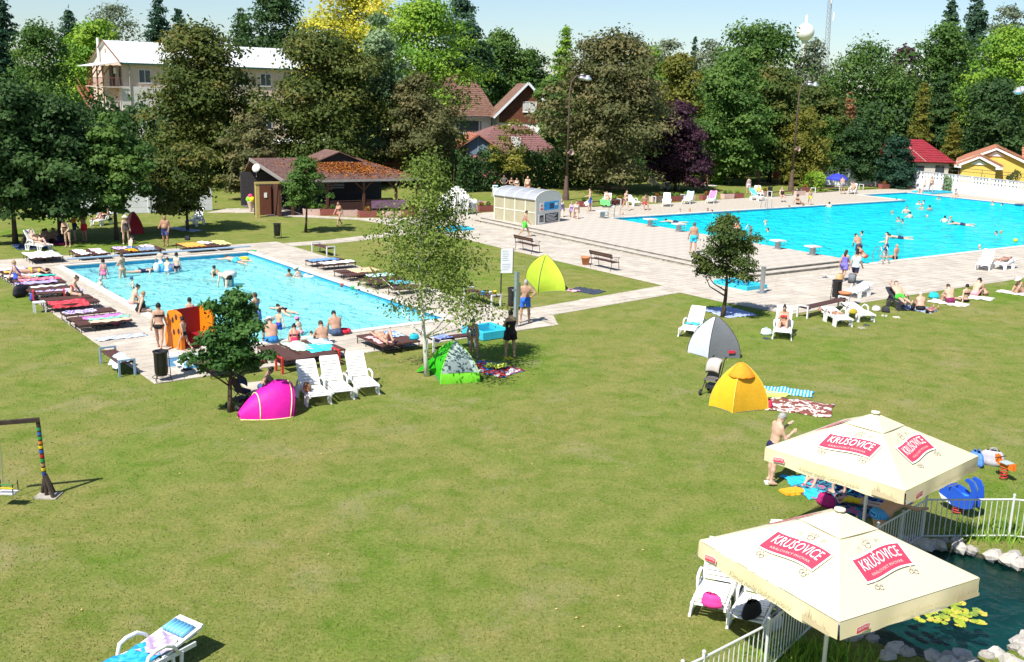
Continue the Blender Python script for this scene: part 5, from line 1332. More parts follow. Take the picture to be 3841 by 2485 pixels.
    B = dict(me=me, V=allV[:len(V)], N=N, Q=Q, seg=seg, tt=tt, zt=Vt[:, 2], yt=Vt[:, 1], xt=Vt[:, 0], Vh=Vh, hc=hcw, Rh=Rhw, hs=hs, cl={})
    BODY[key] = B
    return B
SKINS = [mat(c, .5, .07, 5., spec=.35, name='skin') for c in ((.54, .35, .255), (.42, .25, .17), (.31, .17, .105), (.62, .445, .35), (.50, .29, .215))]
EYE = mat((.03, .02, .015), .3, .0); LIPS = mat((.40, .13, .11), .5, .05)
def region(B, m, off, flare=None):
    "cloth: the body faces inside a region, lifted off the skin"
    keep = m[B['Q']].all(1); Q = B['Q'][keep]
    if len(Q) == 0: return None
    u, inv = np.unique(Q, return_inverse=True); V = B['V'][u] + B['N'][u] * (off if flare is None else (off + flare[u])[:, None])
    return V, inv.reshape(-1, 4)
def cloth(B, kind):
    if kind in B['cl']: return B['cl'][kind]
    seg, tt, zt, yt, xt = B['seg'], B['tt'], B['zt'], B['yt'], B['xt']
    to = seg == 'torso'; th = (seg == 'thighL') | (seg == 'thighR'); up = seg == 'upper'
    hips = to & (zt < .085); fl = None; off = .008
    if kind == 'briefs': m = (to & (zt < .06)) | (th & (tt < .10))
    elif kind == 'shorts': m = (to & (zt < .09)) | (th & (tt < .66)); fl = np.where(th, .012 + .028 * tt, .004)
    elif kind == 'bottom': m = (to & (zt < .015)) | (th & (tt < .07))
    elif kind == 'top': m = to & (zt > .265) & (zt < .365); off = .007
    elif kind == 'swimsuit': m = (to & (zt < .385) & ((yt > -.02) | (zt < .24))) | (to & (zt > .24) & (np.abs(np.abs(xt) - .085) < .03)) | (th & (tt < .06))
    elif kind == 'tee': m = (to & (zt > -.06)) | (up & (tt < .55)); off = .014
    elif kind == 'tank': m = (to & (zt > -.04) & (zt < .46)); off = .012
    elif kind == 'dress': m = (to & (zt < .40)) | (th & (tt < .62)); fl = np.where(th, .03 + .06 * tt, .008)
    elif kind == 'skirt': m = (to & (zt < .08)) | (th & (tt < .66)); fl = np.where(th, .03 + .05 * tt, .01)
    elif kind in ('hair', 'hairlong', 'hairbun'):
        h = B['Vh']; m = (seg == 'head') & ((h[:, 2] > .052) | ((h[:, 1] < .012) & (h[:, 2] > -.055)) | ((h[:, 1] < .045) & (h[:, 2] > .02)))
        off = .013
    r = region(B, m, off, fl); me = None
    if r is not None:
        V, F = r
        if kind.startswith('hair'):
            mb = MB(); hl = lambda x, y, z: B['hc'] + B['Rh'] @ (np.array([x, y, z]) * B['hs'])
            if kind == 'hairlong': mb.tube([hl(0, -.06, .03), hl(0, -.105, -.06), hl(0, -.10, -.16), hl(.01, -.085, -.27)], [.05, .075, .07, .03], 8)
            if kind == 'hairbun': mb.ball(hl(0, -.085, .085), .045, 8, 6)
            if mb.v:
                me = bpy.data.meshes.new('hair'); me.from_pydata(V.tolist() + [tuple(p) for p in mb.v], [], F.tolist() + [tuple(i + len(V) for i in f) for f in mb.f])
                me.materials.append(EYE); me.polygons.foreach_set('use_smooth', [True] * len(me.polygons)); me.update()
        if me is None: me = npmesh(kind, V, F, EYE, smooth=True)
    B['cl'][kind] = me
    return me
HATS = {}
CLN = {'briefs': 'swim_briefs', 'shorts': 'swim_shorts', 'bottom': 'bikini_bottom', 'top': 'bikini_top', 'swimsuit': 'swimsuit', 'tee': 't_shirt', 'tank': 'tank_top', 'dress': 'dress', 'skirt': 'skirt', 'hair': 'hair', 'hairlong': 'hair', 'hairbun': 'hair'}
PEOPLE = 0
def obj_mat(o, i, m):
    o.material_slots[i].link = 'OBJECT'; o.material_slots[i].material = m
def person(label, loc, rz, pose, h=1.74, sex='m', skin=0, heavy=0., wear=(), hair=('hair', (.03, .02, .015)), hat=None, group=None, tilt=None, dz=0.):
    "wear: ((kind, colour), ...)"
    B = body(pose, sex, heavy); s = h / 1.74 * (1.0 if sex != 'k' else 1.02)
    o = place('person', B['me'], None, (loc[0], loc[1], loc[2] + dz), rz, None, s)
    if tilt: o.rotation_euler = (tilt, 0, rz)
    tag(o, label, 'person', group or 'bathers')
    obj_mat(o, 0, SKINS[skin])
    for k, c in wear:
        me = cloth(B, k)
        if me is None: continue
        p = place(CLN[k], me, o); obj_mat(p, 0, c if not isinstance(c, tuple) else mat(c, .7, .1, 8., .15, spec=.2))
    if hair:
        me = cloth(B, hair[0])
        if me: p = place('hair', me, o); obj_mat(p, 0, mat(hair[1], .6, .25, 20., .3, spec=.3))
    if hat:
        k, c = hat
        mb = MB()
        if k == 'cap': mb.lathe([(.099, .0), (.10, .04), (.08, .085), (.03, .112), (.0, .115)], 12).add([(-.07, .07, .012), (.07, .07, .012), (.055, .17, .0), (-.055, .17, .0)], [(0, 1, 2, 3), (3, 2, 1, 0)])
        elif k == 'bathcap': mb.lathe([(.097, -.02), (.102, .03), (.085, .085), (.03, .118), (.0, .12)], 12)
        else: mb.lathe([(.20, .0), (.205, .012), (.11, .03), (.10, .07), (.08, .11), (.03, .125), (.0, .127)], 14)
        key = (k, id(B))
        if key not in HATS: HATS[key] = mb.mesh('hat', EYE, True)
        p = place('hat', HATS[key], o); hcv = B['hc'] + B['Rh'] @ np.array([0, 0, .028 * B['hs']])
        M4 = Matrix(B['Rh'].tolist()).to_4x4(); M4.translation = Vector(hcv); p.matrix_local = M4 @ Matrix.Scale(B['hs'] * 1.03, 4); obj_mat(p, 0, mat(c, .8, .1))
    return o
# ================================================================== furniture prototypes
PLAST = mat((.74, .74, .73), .35, .05, 2., spec=.45, name='white_plastic')
BROWN = mat((.085, .040, .032), .55, .25, 7., .15, spec=.3, name='brown_slat'); IRON = mat((.035, .030, .028), .5, .15, 6., metal=.2, name='iron')
def make_lounger(ang, m=PLAST, name='sun_lounger'):
    "plastic sun lounger: foot at y=0, head towards +y; backrest raised by ang degrees"
    t = thing(name, 'x', 'sun lounger', (0, 0, -50)); zs = .33; hy = 1.12; w = .66; a = R(ang)
    for sx in (-1, 1):
        x = sx * (w / 2 - .02); mb = MB()
        mb.bar((x, .05, zs), (x, 1.75 if ang < 20 else 1.45, zs), .045, .075)
        o = mb.build('side_rail', m, t)
        for y0 in (.22, 1.18):
            lg = MB()
            for dy0, dy1 in ((-.16, -.10), (0, 0), (.18, .12)): lg.bar((x + sx * .02, y0 + .1 + dy0, zs), (x + sx * .05, y0 + .1 + dy1, .02), .045, .045, 0, (0, 1, 0))
            lg.bar((x + sx * .05, y0 - .05, .03), (x + sx * .05, y0 + .26, .03), .05, .05)
            lg.build('leg', m, t)
        MB().tube([(x + sx * .03, .75, zs), (x + sx * .04, .82, zs + .2), (x + sx * .04, .95, zs + .25), (x + sx * .04, 1.15, zs + .25), (x + sx * .03, 1.3, zs + .16), (x + sx * .02, 1.4, zs)], [.03, .032, .034, .034, .03, .028], 6).build('armrest', m, t, True)
    sl = MB().bbox(-w / 2 + .05, w / 2 - .05, -.038, .038, -.012, .012, .008).mesh('slat', m)
    for k in range(11): place('slat', sl, t, (0, .12 + k * .092, zs + .045 - (.02 if k < 2 else 0) * (2 - k) + .025 * math.sin(k / 10 * 3.1)))
    bf = MB()
    d = Vector((0, math.cos(a), math.sin(a))); o0 = Vector((0, hy, zs + .04)); up = Vector((0, -math.sin(a), math.cos(a)))
    for sx in (-1, 1): bf.bar(o0 + Vector((sx * (w / 2 - .045), 0, 0)), o0 + Vector((sx * (w / 2 - .06), 0, 0)) + d * .80, .06, .04, 0, tuple(up))
    bf.bar(o0 + Vector((-w / 2 + .05, 0, 0)) + d * .80, o0 + Vector((w / 2 - .05, 0, 0)) + d * .80, .05, .10, 0, tuple(d))
    b = bf.build('backrest', m, t)
    for k in range(8):
        q = place('slat', sl, b, o0 + d * (.06 + k * .092)); q.rotation_euler = (a, 0, 0)
    if ang > 15: MB().bar(o0 + d * .5 - up * .02, (0, hy + .42, zs - .02), .4, .03).build('prop', m, t)
    return t
LP_PROTO = {}
def lounger(label, foot, head, ang=40, m=PLAST, group='white plastic sun loungers', sc=1.0, z=0.):
    f, h = G(*foot, z) if len(foot) == 2 else Vector(foot), G(*head, z) if len(head) == 2 else Vector(head)
    k = (ang, m.name)
    if k not in LP_PROTO:
        o = make_lounger(ang, m); LP_PROTO[k] = o
    else: o = copy_tree(LP_PROTO[k])
    o.location = f; o.rotation_euler = (0, 0, face_dir(f, h)); o.scale = (sc,) * 3
    tag(o, label, 'sun lounger', group)
    return o
def make_bed():
    "low brown slatted sunbed on thin iron legs; length along y"
    t = thing('sunbed', 'x', 'sunbed', (0, 0, -50)); L, w, h = 1.9, .72, .28
    MB().bar((-w / 2, -L / 2, h), (-w / 2, L / 2, h), .03, .05).bar((w / 2, -L / 2, h), (w / 2, L / 2, h), .03, .05).bar((-w / 2, -L / 2, h), (w / 2, -L / 2, h), .03, .05).bar((-w / 2, L / 2, h), (w / 2, L / 2, h), .03, .05).build('frame', BROWN, t)
    sl = MB().bbox(-.036, .036, -L / 2 + .02, L / 2 - .02, 0, .022, .005).mesh('slat', BROWN)
    for k in range(9): place('slat', sl, t, (-w / 2 + .045 + k * (w - .09) / 8, 0, h + .012))
    lg = MB().box(-.012, .012, -.012, .012, 0, h).mesh('leg', IRON)
    for sx in (-1, 1):
        for y in (-.9, -.3, .3, .9): place('leg', lg, t, (sx * (w / 2 - .01), y, 0))
    MB().bar((-w / 2, -L / 2, .08), (w / 2, -L / 2, .08), .015, .015).bar((-w / 2, L / 2, .08), (w / 2, L / 2, .08), .015, .015).build('stretcher', IRON, t)
    return t
BED = [None]
def bed(label, s, t, along_t=False, fr=LP, z=.03):
    if BED[0] is None: o = BED[0] = make_bed()
    else: o = copy_tree(BED[0])
    o.location = fr(s, t, z); o.rotation_euler = (0, 0, fr.a + (0 if along_t else math.pi / 2))
    return tag(o, label, 'sunbed', 'brown slatted sunbeds')
def towel(label, c, rz, L, w, m, z=.012, name='towel', wob=.02, seed=1, drape=0., cat='towel', sag=None):
    "cloth lying flat with folds; drape lets the long ends hang"
    rnd = random.Random(seed); ph = [rnd.uniform(0, 6) for _ in range(6)]
    def fn(u, v):
        x = (u - .5) * w; y = (v - .5) * L
        e = .03 * math.sin(v * 9 + ph[0]) + .015 * math.sin(v * 23 + ph[1]); f = .03 * math.sin(u * 8 + ph[2])
        zz = .010 + wob * (.5 + .5 * math.sin(x * 9 + ph[3] + 2 * math.sin(y * 5))) * (.5 + .5 * math.sin(y * 7 + ph[4])) + wob * .4 * math.sin(x * 23 + y * 17)
        if drape and abs(x) > w / 2 - drape: zz -= (abs(x) - (w / 2 - drape)) * 1.2; x *= 1 - .10
        return (x + e * (1 if abs(u - .5) > .4 else .3), y + f * (1 if abs(v - .5) > .4 else .3), zz)
    o = MB().grid(fn, 14, 22, 0, .012).build(name, m, None, True, (c[0], c[1], (c[2] if len(c) > 2 else 0) + z), rz)
    return tag(o, label, cat, 'towels and blankets')
def bed_towel(label, s, t, m, L=1.7, w=.7, along_t=False, seed=1, wob=.02, drape=0.):
    return towel(label, LP(s, t, .03 + .305), LP.a + (0 if along_t else math.pi / 2), L, w, m, .012, 'towel', wob, seed, drape)
def make_bench(L, mleg, label, loc, rz):
    t = thing('slatted_bench', label, 'bench', loc, rz, 'backless slatted benches')
    pl = MB().bbox(-.052, .052, -L / 2, L / 2, 0, .035, .006).mesh('plank', BROWN)
    for k in range(4): place('plank', pl, t, (-.18 + k * .12, 0, .41))
    for sy in (-1, 1):
        y = sy * (L / 2 + .03)
        MB().box(-.27, -.21, y - .03, y + .03, 0, .50).box(.21, .27, y - .03, y + .03, 0, .50).box(-.27, .27, y - .03, y + .03, .50, .55).build('end_frame', mleg, t)
    MB().box(-.2, .2, -L / 2 + .2, -L / 2 + .26, .36, .41).box(-.2, .2, L / 2 - .26, L / 2 - .2, .36, .41).build('bearer', IRON, t)
    return t
def bench_between(label, a, b, mleg):
    a, b = Vector(a), Vector(b); c = (a + b) / 2
    return make_bench((b - a).length, mleg, label, c, face_dir(a, b))
def make_park_bench(label, loc, rz):
    t = thing('park_bench', label, 'bench', loc, rz, 'park benches with scrolled iron arms'); L = 1.9
    pl = MB().bbox(-L / 2, L / 2, -.045, .045, 0, .03, .005).mesh('seat_plank', BROWN)
    for k in range(4): place('seat_plank', pl, t, (0, -.18 + k * .11, .44))
    bp = MB().bbox(-L / 2, L / 2, -.015, .015, -.05, .05, .004).mesh('back_plank', BROWN)
    for k in range(2):
        q = place('back_plank', bp, t, (0, -.30 - k * .035, .74 + k * .115)); q.rotation_euler = (R(16), 0, 0)
    for sx in (-1, 1):
        x = sx * (L / 2 - .12)
        MB().tube([(x, .24, .43), (x, .27, .2), (x, .30, 0)], .016, 6).tube([(x, -.26, .43), (x, -.24, .2), (x, -.33, 0)], .016, 6).tube([(x, .25, .43), (x, -.26, .43), (x, -.3, .62), (x, -.38, .93)], .018, 6).build('iron_frame', IRON, t, True)
        pts = [(x, -.31, .66)] + [(x, -.2 + .12 * k, .70 + .03 * math.sin(k)) for k in range(4)] + [(x, .25 + .06 * math.cos(q * .8), .62 + .08 * math.sin(q * .8 + .6)) for q in range(6)] + [(x, .22, .46)]
        MB().tube(pts, .013, 6).build('arm_scroll', IRON, t, True)
        MB().tube([(x, .02 + .07 * math.cos(q * .7), .55 + .07 * math.sin(q * .7)) for q in range(10)], .009, 5).build('scroll', IRON, t, True)
    return t
def make_bin(label, loc, s=1., group='black litter bags on stands'):
    t = thing('litter_bin', label, 'bin', loc, .3, group, s); BAG = mat((.012, .012, .014), .32, .3, 9., .5, spec=.5, name='bin_bag')
    prof = [(.16, .16), (.19, .25), (.20, .6), (.205, .85), (.235, .89), (.22, .92), (.19, .90), (.0, .75)]
    o = MB().lathe(prof, 14).build('bag', BAG, t, True)
    rnd = random.Random(3)
    for v in o.data.vertices: v.co.x *= 1 + rnd.uniform(-.06, .06); v.co.y *= 1 + rnd.uniform(-.06, .06)
    for k in range(3):
        a = k * 2.09; MB().tube([(.27 * math.cos(a), .27 * math.sin(a), 0), (.22 * math.cos(a), .22 * math.sin(a), .9)], .012, 5).build('leg', IRON, t)
    for r, z in ((.26, .12), (.225, .9)): MB().tube([(r * math.cos(q * .4488), r * math.sin(q * .4488), z) for q in range(15)], .011, 5).build('ring', IRON, t)
    return t
TERR = mat((.28, .085, .07), .8, .12, 4., .2, name='brown_planter'); PINKP = mat((.60, .42, .36), .8, .1, 4., .2, name='pink_planter'); SOIL = mat((.05, .035, .025), .95, .3)
def planter(label, loc, rz, m, plant, seed, L=1.15):
    t = thing('planter', label, 'planter', loc, rz, 'concrete flower planters')
    MB().hexa([(-L / 2, -.25, 0), (L / 2, -.25, 0), (L / 2, .25, 0), (-L / 2, .25, 0)], [(-L / 2 - .03, -.28, .46), (L / 2 + .03, -.28, .46), (L / 2 + .03, .28, .46), (-L / 2 - .03, .28, .46)]).build('box', m, t)
    MB().box(-L / 2 + .03, L / 2 - .03, -.22, .22, .45, .468).build('soil', SOIL, t)
    rng = np.random.default_rng(seed)
    for k in range(plant):
        n = 160; x0 = (k + .5) / plant * L - L / 2; r = .2
        P = rng.normal(size=(n, 3)); P /= np.linalg.norm(P, axis=1)[:, None]; P = P * r * rng.uniform(.5, 1.1, n)[:, None] * np.array([1, .9, .9]) + np.array([x0, 0, .60])
        a = rng.normal(size=(n, 3)); a /= np.linalg.norm(a, axis=1)[:, None]; b = np.cross(a, rng.normal(size=(n, 3))); b /= np.linalg.norm(b, axis=1)[:, None]; s = .05
        V = np.stack([P - a * s, P + b * s * .6, P + a * s, P - b * s * .6], 1).reshape(-1, 3)
        pal = (C_MID, C_BRIGHT, ((.08, .15, .02), (.3, .2, .03), (.5, .08, .03)))[(seed + k) % 3]
        place('plant', npmesh('plant', V, np.arange(n * 4).reshape(-1, 4), leafmat(pal), rng.random(n)), t)
    return t
STEELP = mat((.42, .44, .46), .3, .1, 4., metal=.75, name='brushed_steel')
def text_faces(txt, size):
    cu = bpy.data.curves.new('txt', 'FONT'); cu.body = txt; cu.size = size; cu.align_x = 'CENTER'; cu.align_y = 'CENTER'; cu.resolution_u = 2
    ob = bpy.data.objects.new('txt', cu); me = bpy.data.meshes.new_from_object(ob)
    v = [tuple(p.co) for p in me.vertices]; f = [tuple(p.vertices) for p in me.polygons]
    bpy.data.objects.remove(ob); bpy.data.meshes.remove(me); bpy.data.curves.remove(cu)
    return v, f
def decal(parent, name, o, ex, ey, n, verts2, faces, m, lift, bend=None):
    "flat print on a sloping cloth: 2D outline placed in the plane (o, ex, ey)"
    vs = []
    for p in verts2:
        x, y = p[0], p[1]
        if bend: x, y = bend(x, y)
        vs.append(o + ex * x + ey * y + n * lift)
    fs = []
    for f in faces:
        a, b, c = vs[f[0]], vs[f[1]], vs[f[2]]
        fs.append(f if (b - a).cross(c - a).dot(n) > 0 else f[::-1])
    return MB().add(vs, fs).build(name, m, parent)
def strip(x0, x1, y0, y1, nseg=12):
    v = []; f = []
    for i in range(nseg + 1):
        x = x0 + (x1 - x0) * i / nseg; v += [(x, y0), (x, y1)]
    for i in range(nseg): f.append((2 * i, 2 * i + 2, 2 * i + 3, 2 * i + 1))
    return v, f
def ringpoly(r, n=14, w=.012, cx=0, cy=0, sy=1.):
    v = []; f = []
    for i in range(n):
        a = 2 * math.pi * i / n; v += [(cx + r * math.cos(a), cy + r * sy * math.sin(a)), (cx + (r - w) * math.cos(a), cy + (r - w) * sy * math.sin(a))]
    for i in range(n): f.append((2 * i, 2 * ((i + 1) % n), 2 * ((i + 1) % n) + 1, 2 * i + 1))
    return v, f
# ================================================================== things by the big pool and on the plaza
WHM = mat((.66, .66, .65), .5, .08, 3.); CYAN = mat((.035, .44, .60), .5, .12, 3., name='blue_paint')
for k, (t_, lab) in enumerate(((1.6, 'starting block at the far corner of the big pool'), (6.7, 'second starting block from the far corner of the big pool'), (9.5, 'third starting block, beside the man in turquoise shorts'), (18.0, 'starting block right behind the shower post'), (20.6, 'starting block nearest to the camera'))):
    b = thing('starting_block', lab, 'starting block', BP(-.75, t_, PZ), BP.a, 'starting blocks')
    MB().box(-.11, .11, -.14, .14, 0, .50).build('post', STEELP, b)
    MB().hexa([(-.42, -.30, .50), (.42, -.30, .46), (.42, .30, .46), (-.42, .30, .50)], [(-.42, -.30, .58), (.42, -.30, .54), (.42, .30, .54), (-.42, .30, .58)]).build('platform', WHM, b)
    MB().tube([(.3, -.2, .46), (.36, -.2, .2), (.36, .2, .2), (.3, .2, .46)], .018, 6).build('handle', STEELP, b, True)
b = thing('shower_post', 'grey steel shower post behind the small round tree', 'shower', G(2799, 1074), BP.a)
MB().tube([(0, 0, 0), (0, 0, 3.0)], .075, 10).build('post', STEELP, b); MB().tube([(0, 0, 2.95), (-.2, 0, 3.1), (-.35, 0, 2.95)], .025, 6).build('shower_arm', STEELP, b); MB().tube([(-.35, 0, 2.97), (-.36, 0, 2.88)], [.03, .08], 8).build('shower_head', STEELP, b); MB().lathe([(.16, 0), (.16, .03)], 12).build('foot_plate', STEELP, b); MB().box(-.08, .08, -.08, .08, 1.8, 1.86).build('label_band', WHM, b)
b = thing('steel_bollard', 'short steel post with push button beside the blue foot bath', 'post', G(2857, 1101), 0)
MB().tube([(0, 0, .0), (0, 0, 1.25)], .11, 12).build('post', STEELP, b, False); MB().lathe([(.13, 1.25), (.13, 1.29)], 12).build('cap', STEELP, b); MB().lathe([(.26, .03), (.26, .045)], 14).build('foot_plate', STEELP, b)
def footbath(label, frame, s0, s1, t0, t1, h=.2, z=.03):
    o = thing('foot_bath', label, 'foot bath', frame((s0 + s1) / 2, (t0 + t1) / 2, z), frame.a, 'blue foot baths'); a, c = (s1 - s0) / 2, (t1 - t0) / 2; w = .16
    MB().bbox(-a, a, c - w, c, 0, h).bbox(-a, a, -c, -c + w, 0, h).bbox(-a, -a + w, -c + w + .002, c - w - .002, 0, h).bbox(a - w, a, -c + w + .002, c - w - .002, 0, h).build('rim', CYAN, o)
    MB().box(-a + w, a - w, -c + w, c - w, 0, .04).build('basin', mat((.06, .55, .70), .4, .1), o)
    MB().box(-a + w + .002, a - w - .002, -c + w + .002, c - w - .002, .05, .09).build('water', watermat((.6, .95, 1), 6., haze=.1, hazecol=(.1, .5, .6)), o)
    return o
footbath('blue foot bath under the shower post behind the small round tree', BP, -11.85, -10.4, 23.5, 25.7, .2)
footbath('blue foot bath beside the woman in the black swim dress', LP, 8.85, 10.2, 22.4, 23.8, .3)
footbath('blue foot bath seen through the birch top in front of the chair stacks', LP, 24.7, 26.7, -3.5, -2.0, .15)
footbath('blue foot bath at the far right corner of the big pool', BP, 46.6, 50.5, -5.0, -2.8, .15)
# pool ladders
def ladder(label, loc, rz, h=.95):
    t = thing('pool_ladder', label, 'ladder', loc, rz, 'pool ladders')
    for sx in (-.28, .28): MB().tube([(sx, .55, 0), (sx, .5, h * .6), (sx, .3, h), (sx, .0, h), (sx, -.15, h * .7), (sx, -.18, -1.0)], .022, 7).build('rail', STEELP, t, True)
    for k in range(3): MB().box(-.28, .28, -.22, -.14, -.25 - k * .25, -.22 - k * .25).build('rung', STEELP, t)
ladder('steel ladder at the far left corner of the big pool', BP(2.0, -.1, .05), BP.a); ladder('steel ladder in the middle of the far edge', BP(19.0, -.1, .05), BP.a)
ladder('steel ladder where a man climbs out', BP(2.0, 23.1, .05), BP.a + math.pi); ladder('steel ladder at the right edge of the picture', BP(18.3, 23.1, .05), BP.a + math.pi)
# park benches, flower pot
make_park_bench('brown park bench nearest to the shed', G(1978, 944, .03), BP.a - math.pi / 2); make_park_bench('brown park bench beside the clay flower pot', G(2268, 1008, .03), BP.a - math.pi / 2)
p = thing('flower_pot', 'empty terracotta pot beside the park bench', 'flower pot', G(2196, 994, .03), 0); CLAY = mat((.50, .19, .09), .8, .1, 5.)
MB().lathe([(.17, 0), (.23, .36), (.26, .36), (.27, .46), (.23, .46), (.21, .38), (.0, .3)], 16).build('pot', CLAY, p, True); MB().lathe([(.2, .38), (.0, .40)], 12).build('soil', SOIL, p)
# planters along the far deck and the pavilion
PL = [(1471, 803, 1, 1, 'pink planter with orange flowers left of the planter row before the pavilion'), (1232, 808, 0, 2, 'brown planter with red flowers before the pavilion'), (1327, 790, 1, 2, 'pink planter with tall green plants close under the pavilion'), (1305, 812, 1, 0, 'empty pink planter beside the walking woman'), (1378, 815, 0, 1, 'brown planter with one small bush before the pavilion'), (1468, 816, 1, 1, 'pink planter in the middle of the pavilion path'), (1442, 782, 0, 2, 'brown planter with two green bushes by the pavilion rail'), (1540, 812, 0, 1, 'brown planter behind the birch top'), (1516, 785, 1, 1, 'pink planter half hidden behind the birch top'), (1615, 808, 1, 1, 'pink planter beside the chair stacks'), (1818, 794, 0, 2, 'brown planter with bushes left of the shed'),
      (2190, 776, 0, 1, 'brown planter by the bench with the white bag'), (2315, 768, 0, 2, 'brown planter behind the standing woman in black bikini'), (2462, 758, 1, 1, 'pink planter left of the white lounger seen from behind'), (2528, 756, 0, 2, 'brown planter right of the white lounger seen from behind'), (2582, 752, 1, 2, 'pink planter behind the blue-towel lounger'), (2648, 750, 0, 1, 'brown planter between the blue and pink towel loungers'), (2728, 746, 1, 2, 'pink planter right of the pink towel lounger'), (2764, 744, 0, 1, 'brown planter left of the turquoise towel lounger'), (2868, 736, 1, 1, 'pink planter left of the black litter bag'), (2996, 734, 1, 1, 'pink planter right of the woman resting on the bench'), (3010, 720, 0, 2, 'brown planter with yellow flowers by the thuja'), (3315, 708, 0, 1, 'brown planter left of the pair before the white wall'), (3354, 706, 1, 1, 'pink planter before the white wall'), (3393, 707, 0, 1, 'brown planter right of the pink one before the white wall')]
PL[0] = (1172, 808, 1, 1, 'pink planter with orange flowers left of the planter row before the pavilion')
for i, (u, v, c, n, lab) in enumerate(PL): planter(lab, G(u, v), (R(22) if u < 1700 else BP.a - R(4)), (TERR, PINKP)[c], n, 40 + i, 1.25 if u < 1700 else 1.2)
# litter bins
make_bin('black litter bag on an iron stand on the lawn before the pavilion', G(1040, 895)); make_bin('black litter bag at the near corner of the left pool deck', G(607, 1428, .03), 1.05)
make_bin('black litter bag on the plaza beside the walking couple', G(3135, 1128, .03), 1.05); make_bin('black litter bag behind the far edge by the resting woman', G(2887, 738)); make_bin('black litter bag beside the sign post and man in blue shorts', G(1922, 1163), 1.05)
# white chair stacks
def make_chair(name='plastic_chair'):
    t = thing(name, 'x', 'chair', (0, 0, -50))
    MB().bbox(-.22, .22, -.2, .22, .40, .44, .02).build('seat', PLAST, t)
    MB().hexa([(-.22, -.24, .44), (.22, -.24, .44), (.22, -.2, .44), (-.22, -.2, .44)], [(-.2, -.36, .84), (.2, -.36, .84), (.2, -.33, .84), (-.2, -.33, .84)]).build('backrest', PLAST, t)
    for sx in (-1, 1):
        for y in (-.2, .2): MB().bar((sx * .25, y * 1.25, 0), (sx * .22, y, .42), .05, .04, 0, (0, 1, 0)).build('leg', PLAST, t)
        MB().tube([(sx * .26, .2, .42), (sx * .27, .16, .64), (sx * .27, -.18, .66), (sx * .22, -.28, .62)], .022, 6).build('armrest', PLAST, t, True)
    return t
ch0 = make_chair(); first = True
STK = [(1655, 812, 9, 'left'), (1692, 802, 12, 'second'), (1735, 806, 10, 'third'), (1716, 792, 12, 'rear'), (1768, 802, 5, 'low right')]
for si, (u, v, n, nm) in enumerate(STK):
    b0 = G(u, v)
    for k in range(n):
        o = ch0 if first else copy_tree(ch0); first = False
        o.location = (b0.x + .01 * k, b0.y - .012 * k, k * .085 + .0); o.rotation_euler = (0, 0, 2.6 + si * .4); o.scale = (1.15,) * 3
        tag(o, 'white plastic chair in the %s of the stacks behind the birch' % nm, 'chair', 'chairs in the %s stack' % nm)
o = copy_tree(ch0); o.location = G(1035, 788); o.rotation_euler = (0, 0, 2.2); tag(o, 'single white plastic armchair by the pavilion door', 'chair', 'loose plastic chairs')
o = copy_tree(ch0); o.location = G(1860, 738); o.rotation_euler = (0, 0, 3.4); tag(o, 'white plastic chair with a blue towel left behind the shed', 'chair', 'loose plastic chairs')
towel('blue towel over the back of the chair behind the shed', G(1858, 736), .2, .5, .5, mat((.05, .38, .55), .9), .88, wob=.03, seed=5)
# ice cream sign
p = thing('ice_cream_sign', 'giant ice cream cone sign in front of the pavilion', 'sign', G(941, 796), 0)
MB().lathe([(.06, 0), (.09, .1), (.26, .78), (.27, .80)], 16).build('cone', mat((.62, .50, .38), .7, .1), p, True)
MB().ball((-.12, -.03, .93), .21, 14, 10).build('green_scoop', mat((.25, .75, .04), .5), p, True); MB().ball((.13, -.05, .93), .21, 14, 10).build('yellow_scoop', mat((.85, .68, .01), .5), p, True); MB().ball((.0, .02, 1.13), .2, 14, 10).build('pink_scoop', mat((.70, .05, .16), .5), p, True)
# blue parasol
b = G(3136, 714); H_ = AT(3136, 651, b.y).z
p = thing('parasol', 'blue garden parasol by the thuja', 'parasol', b, 0); MB().tube([(0, 0, 0), (0, 0, H_)], .025, 6).build('pole', WHM, p)
for k in range(8):
    a0, a1 = k * math.pi / 4, (k + 1) * math.pi / 4; c0 = lambda a, r, z: (r * math.cos(a), r * math.sin(a), z)
    mb = MB(); prof = [(0, H_), (.5, H_ - .12), (.95, H_ - .36), (1.12, H_ - .55), (1.12, H_ - .68)]
    for i in range(4):
        (r0, z0), (r1, z1) = prof[i], prof[i + 1]; mb.add([c0(a0, r0 + .001, z0), c0(a1, r0 + .001, z0), c0(a1, r1, z1), c0(a0, r1, z1)], [(3, 2, 1, 0)])
    mb.build('canopy_panel', mat((.05, .07, .55), .7, .08, 3., trans=.3), p, True)
    MB().tube([(0, 0, H_ - .5), (.9 * math.cos(a0), .9 * math.sin(a0), H_ - .36)], .008, 4).build('rib', STEELP, p)
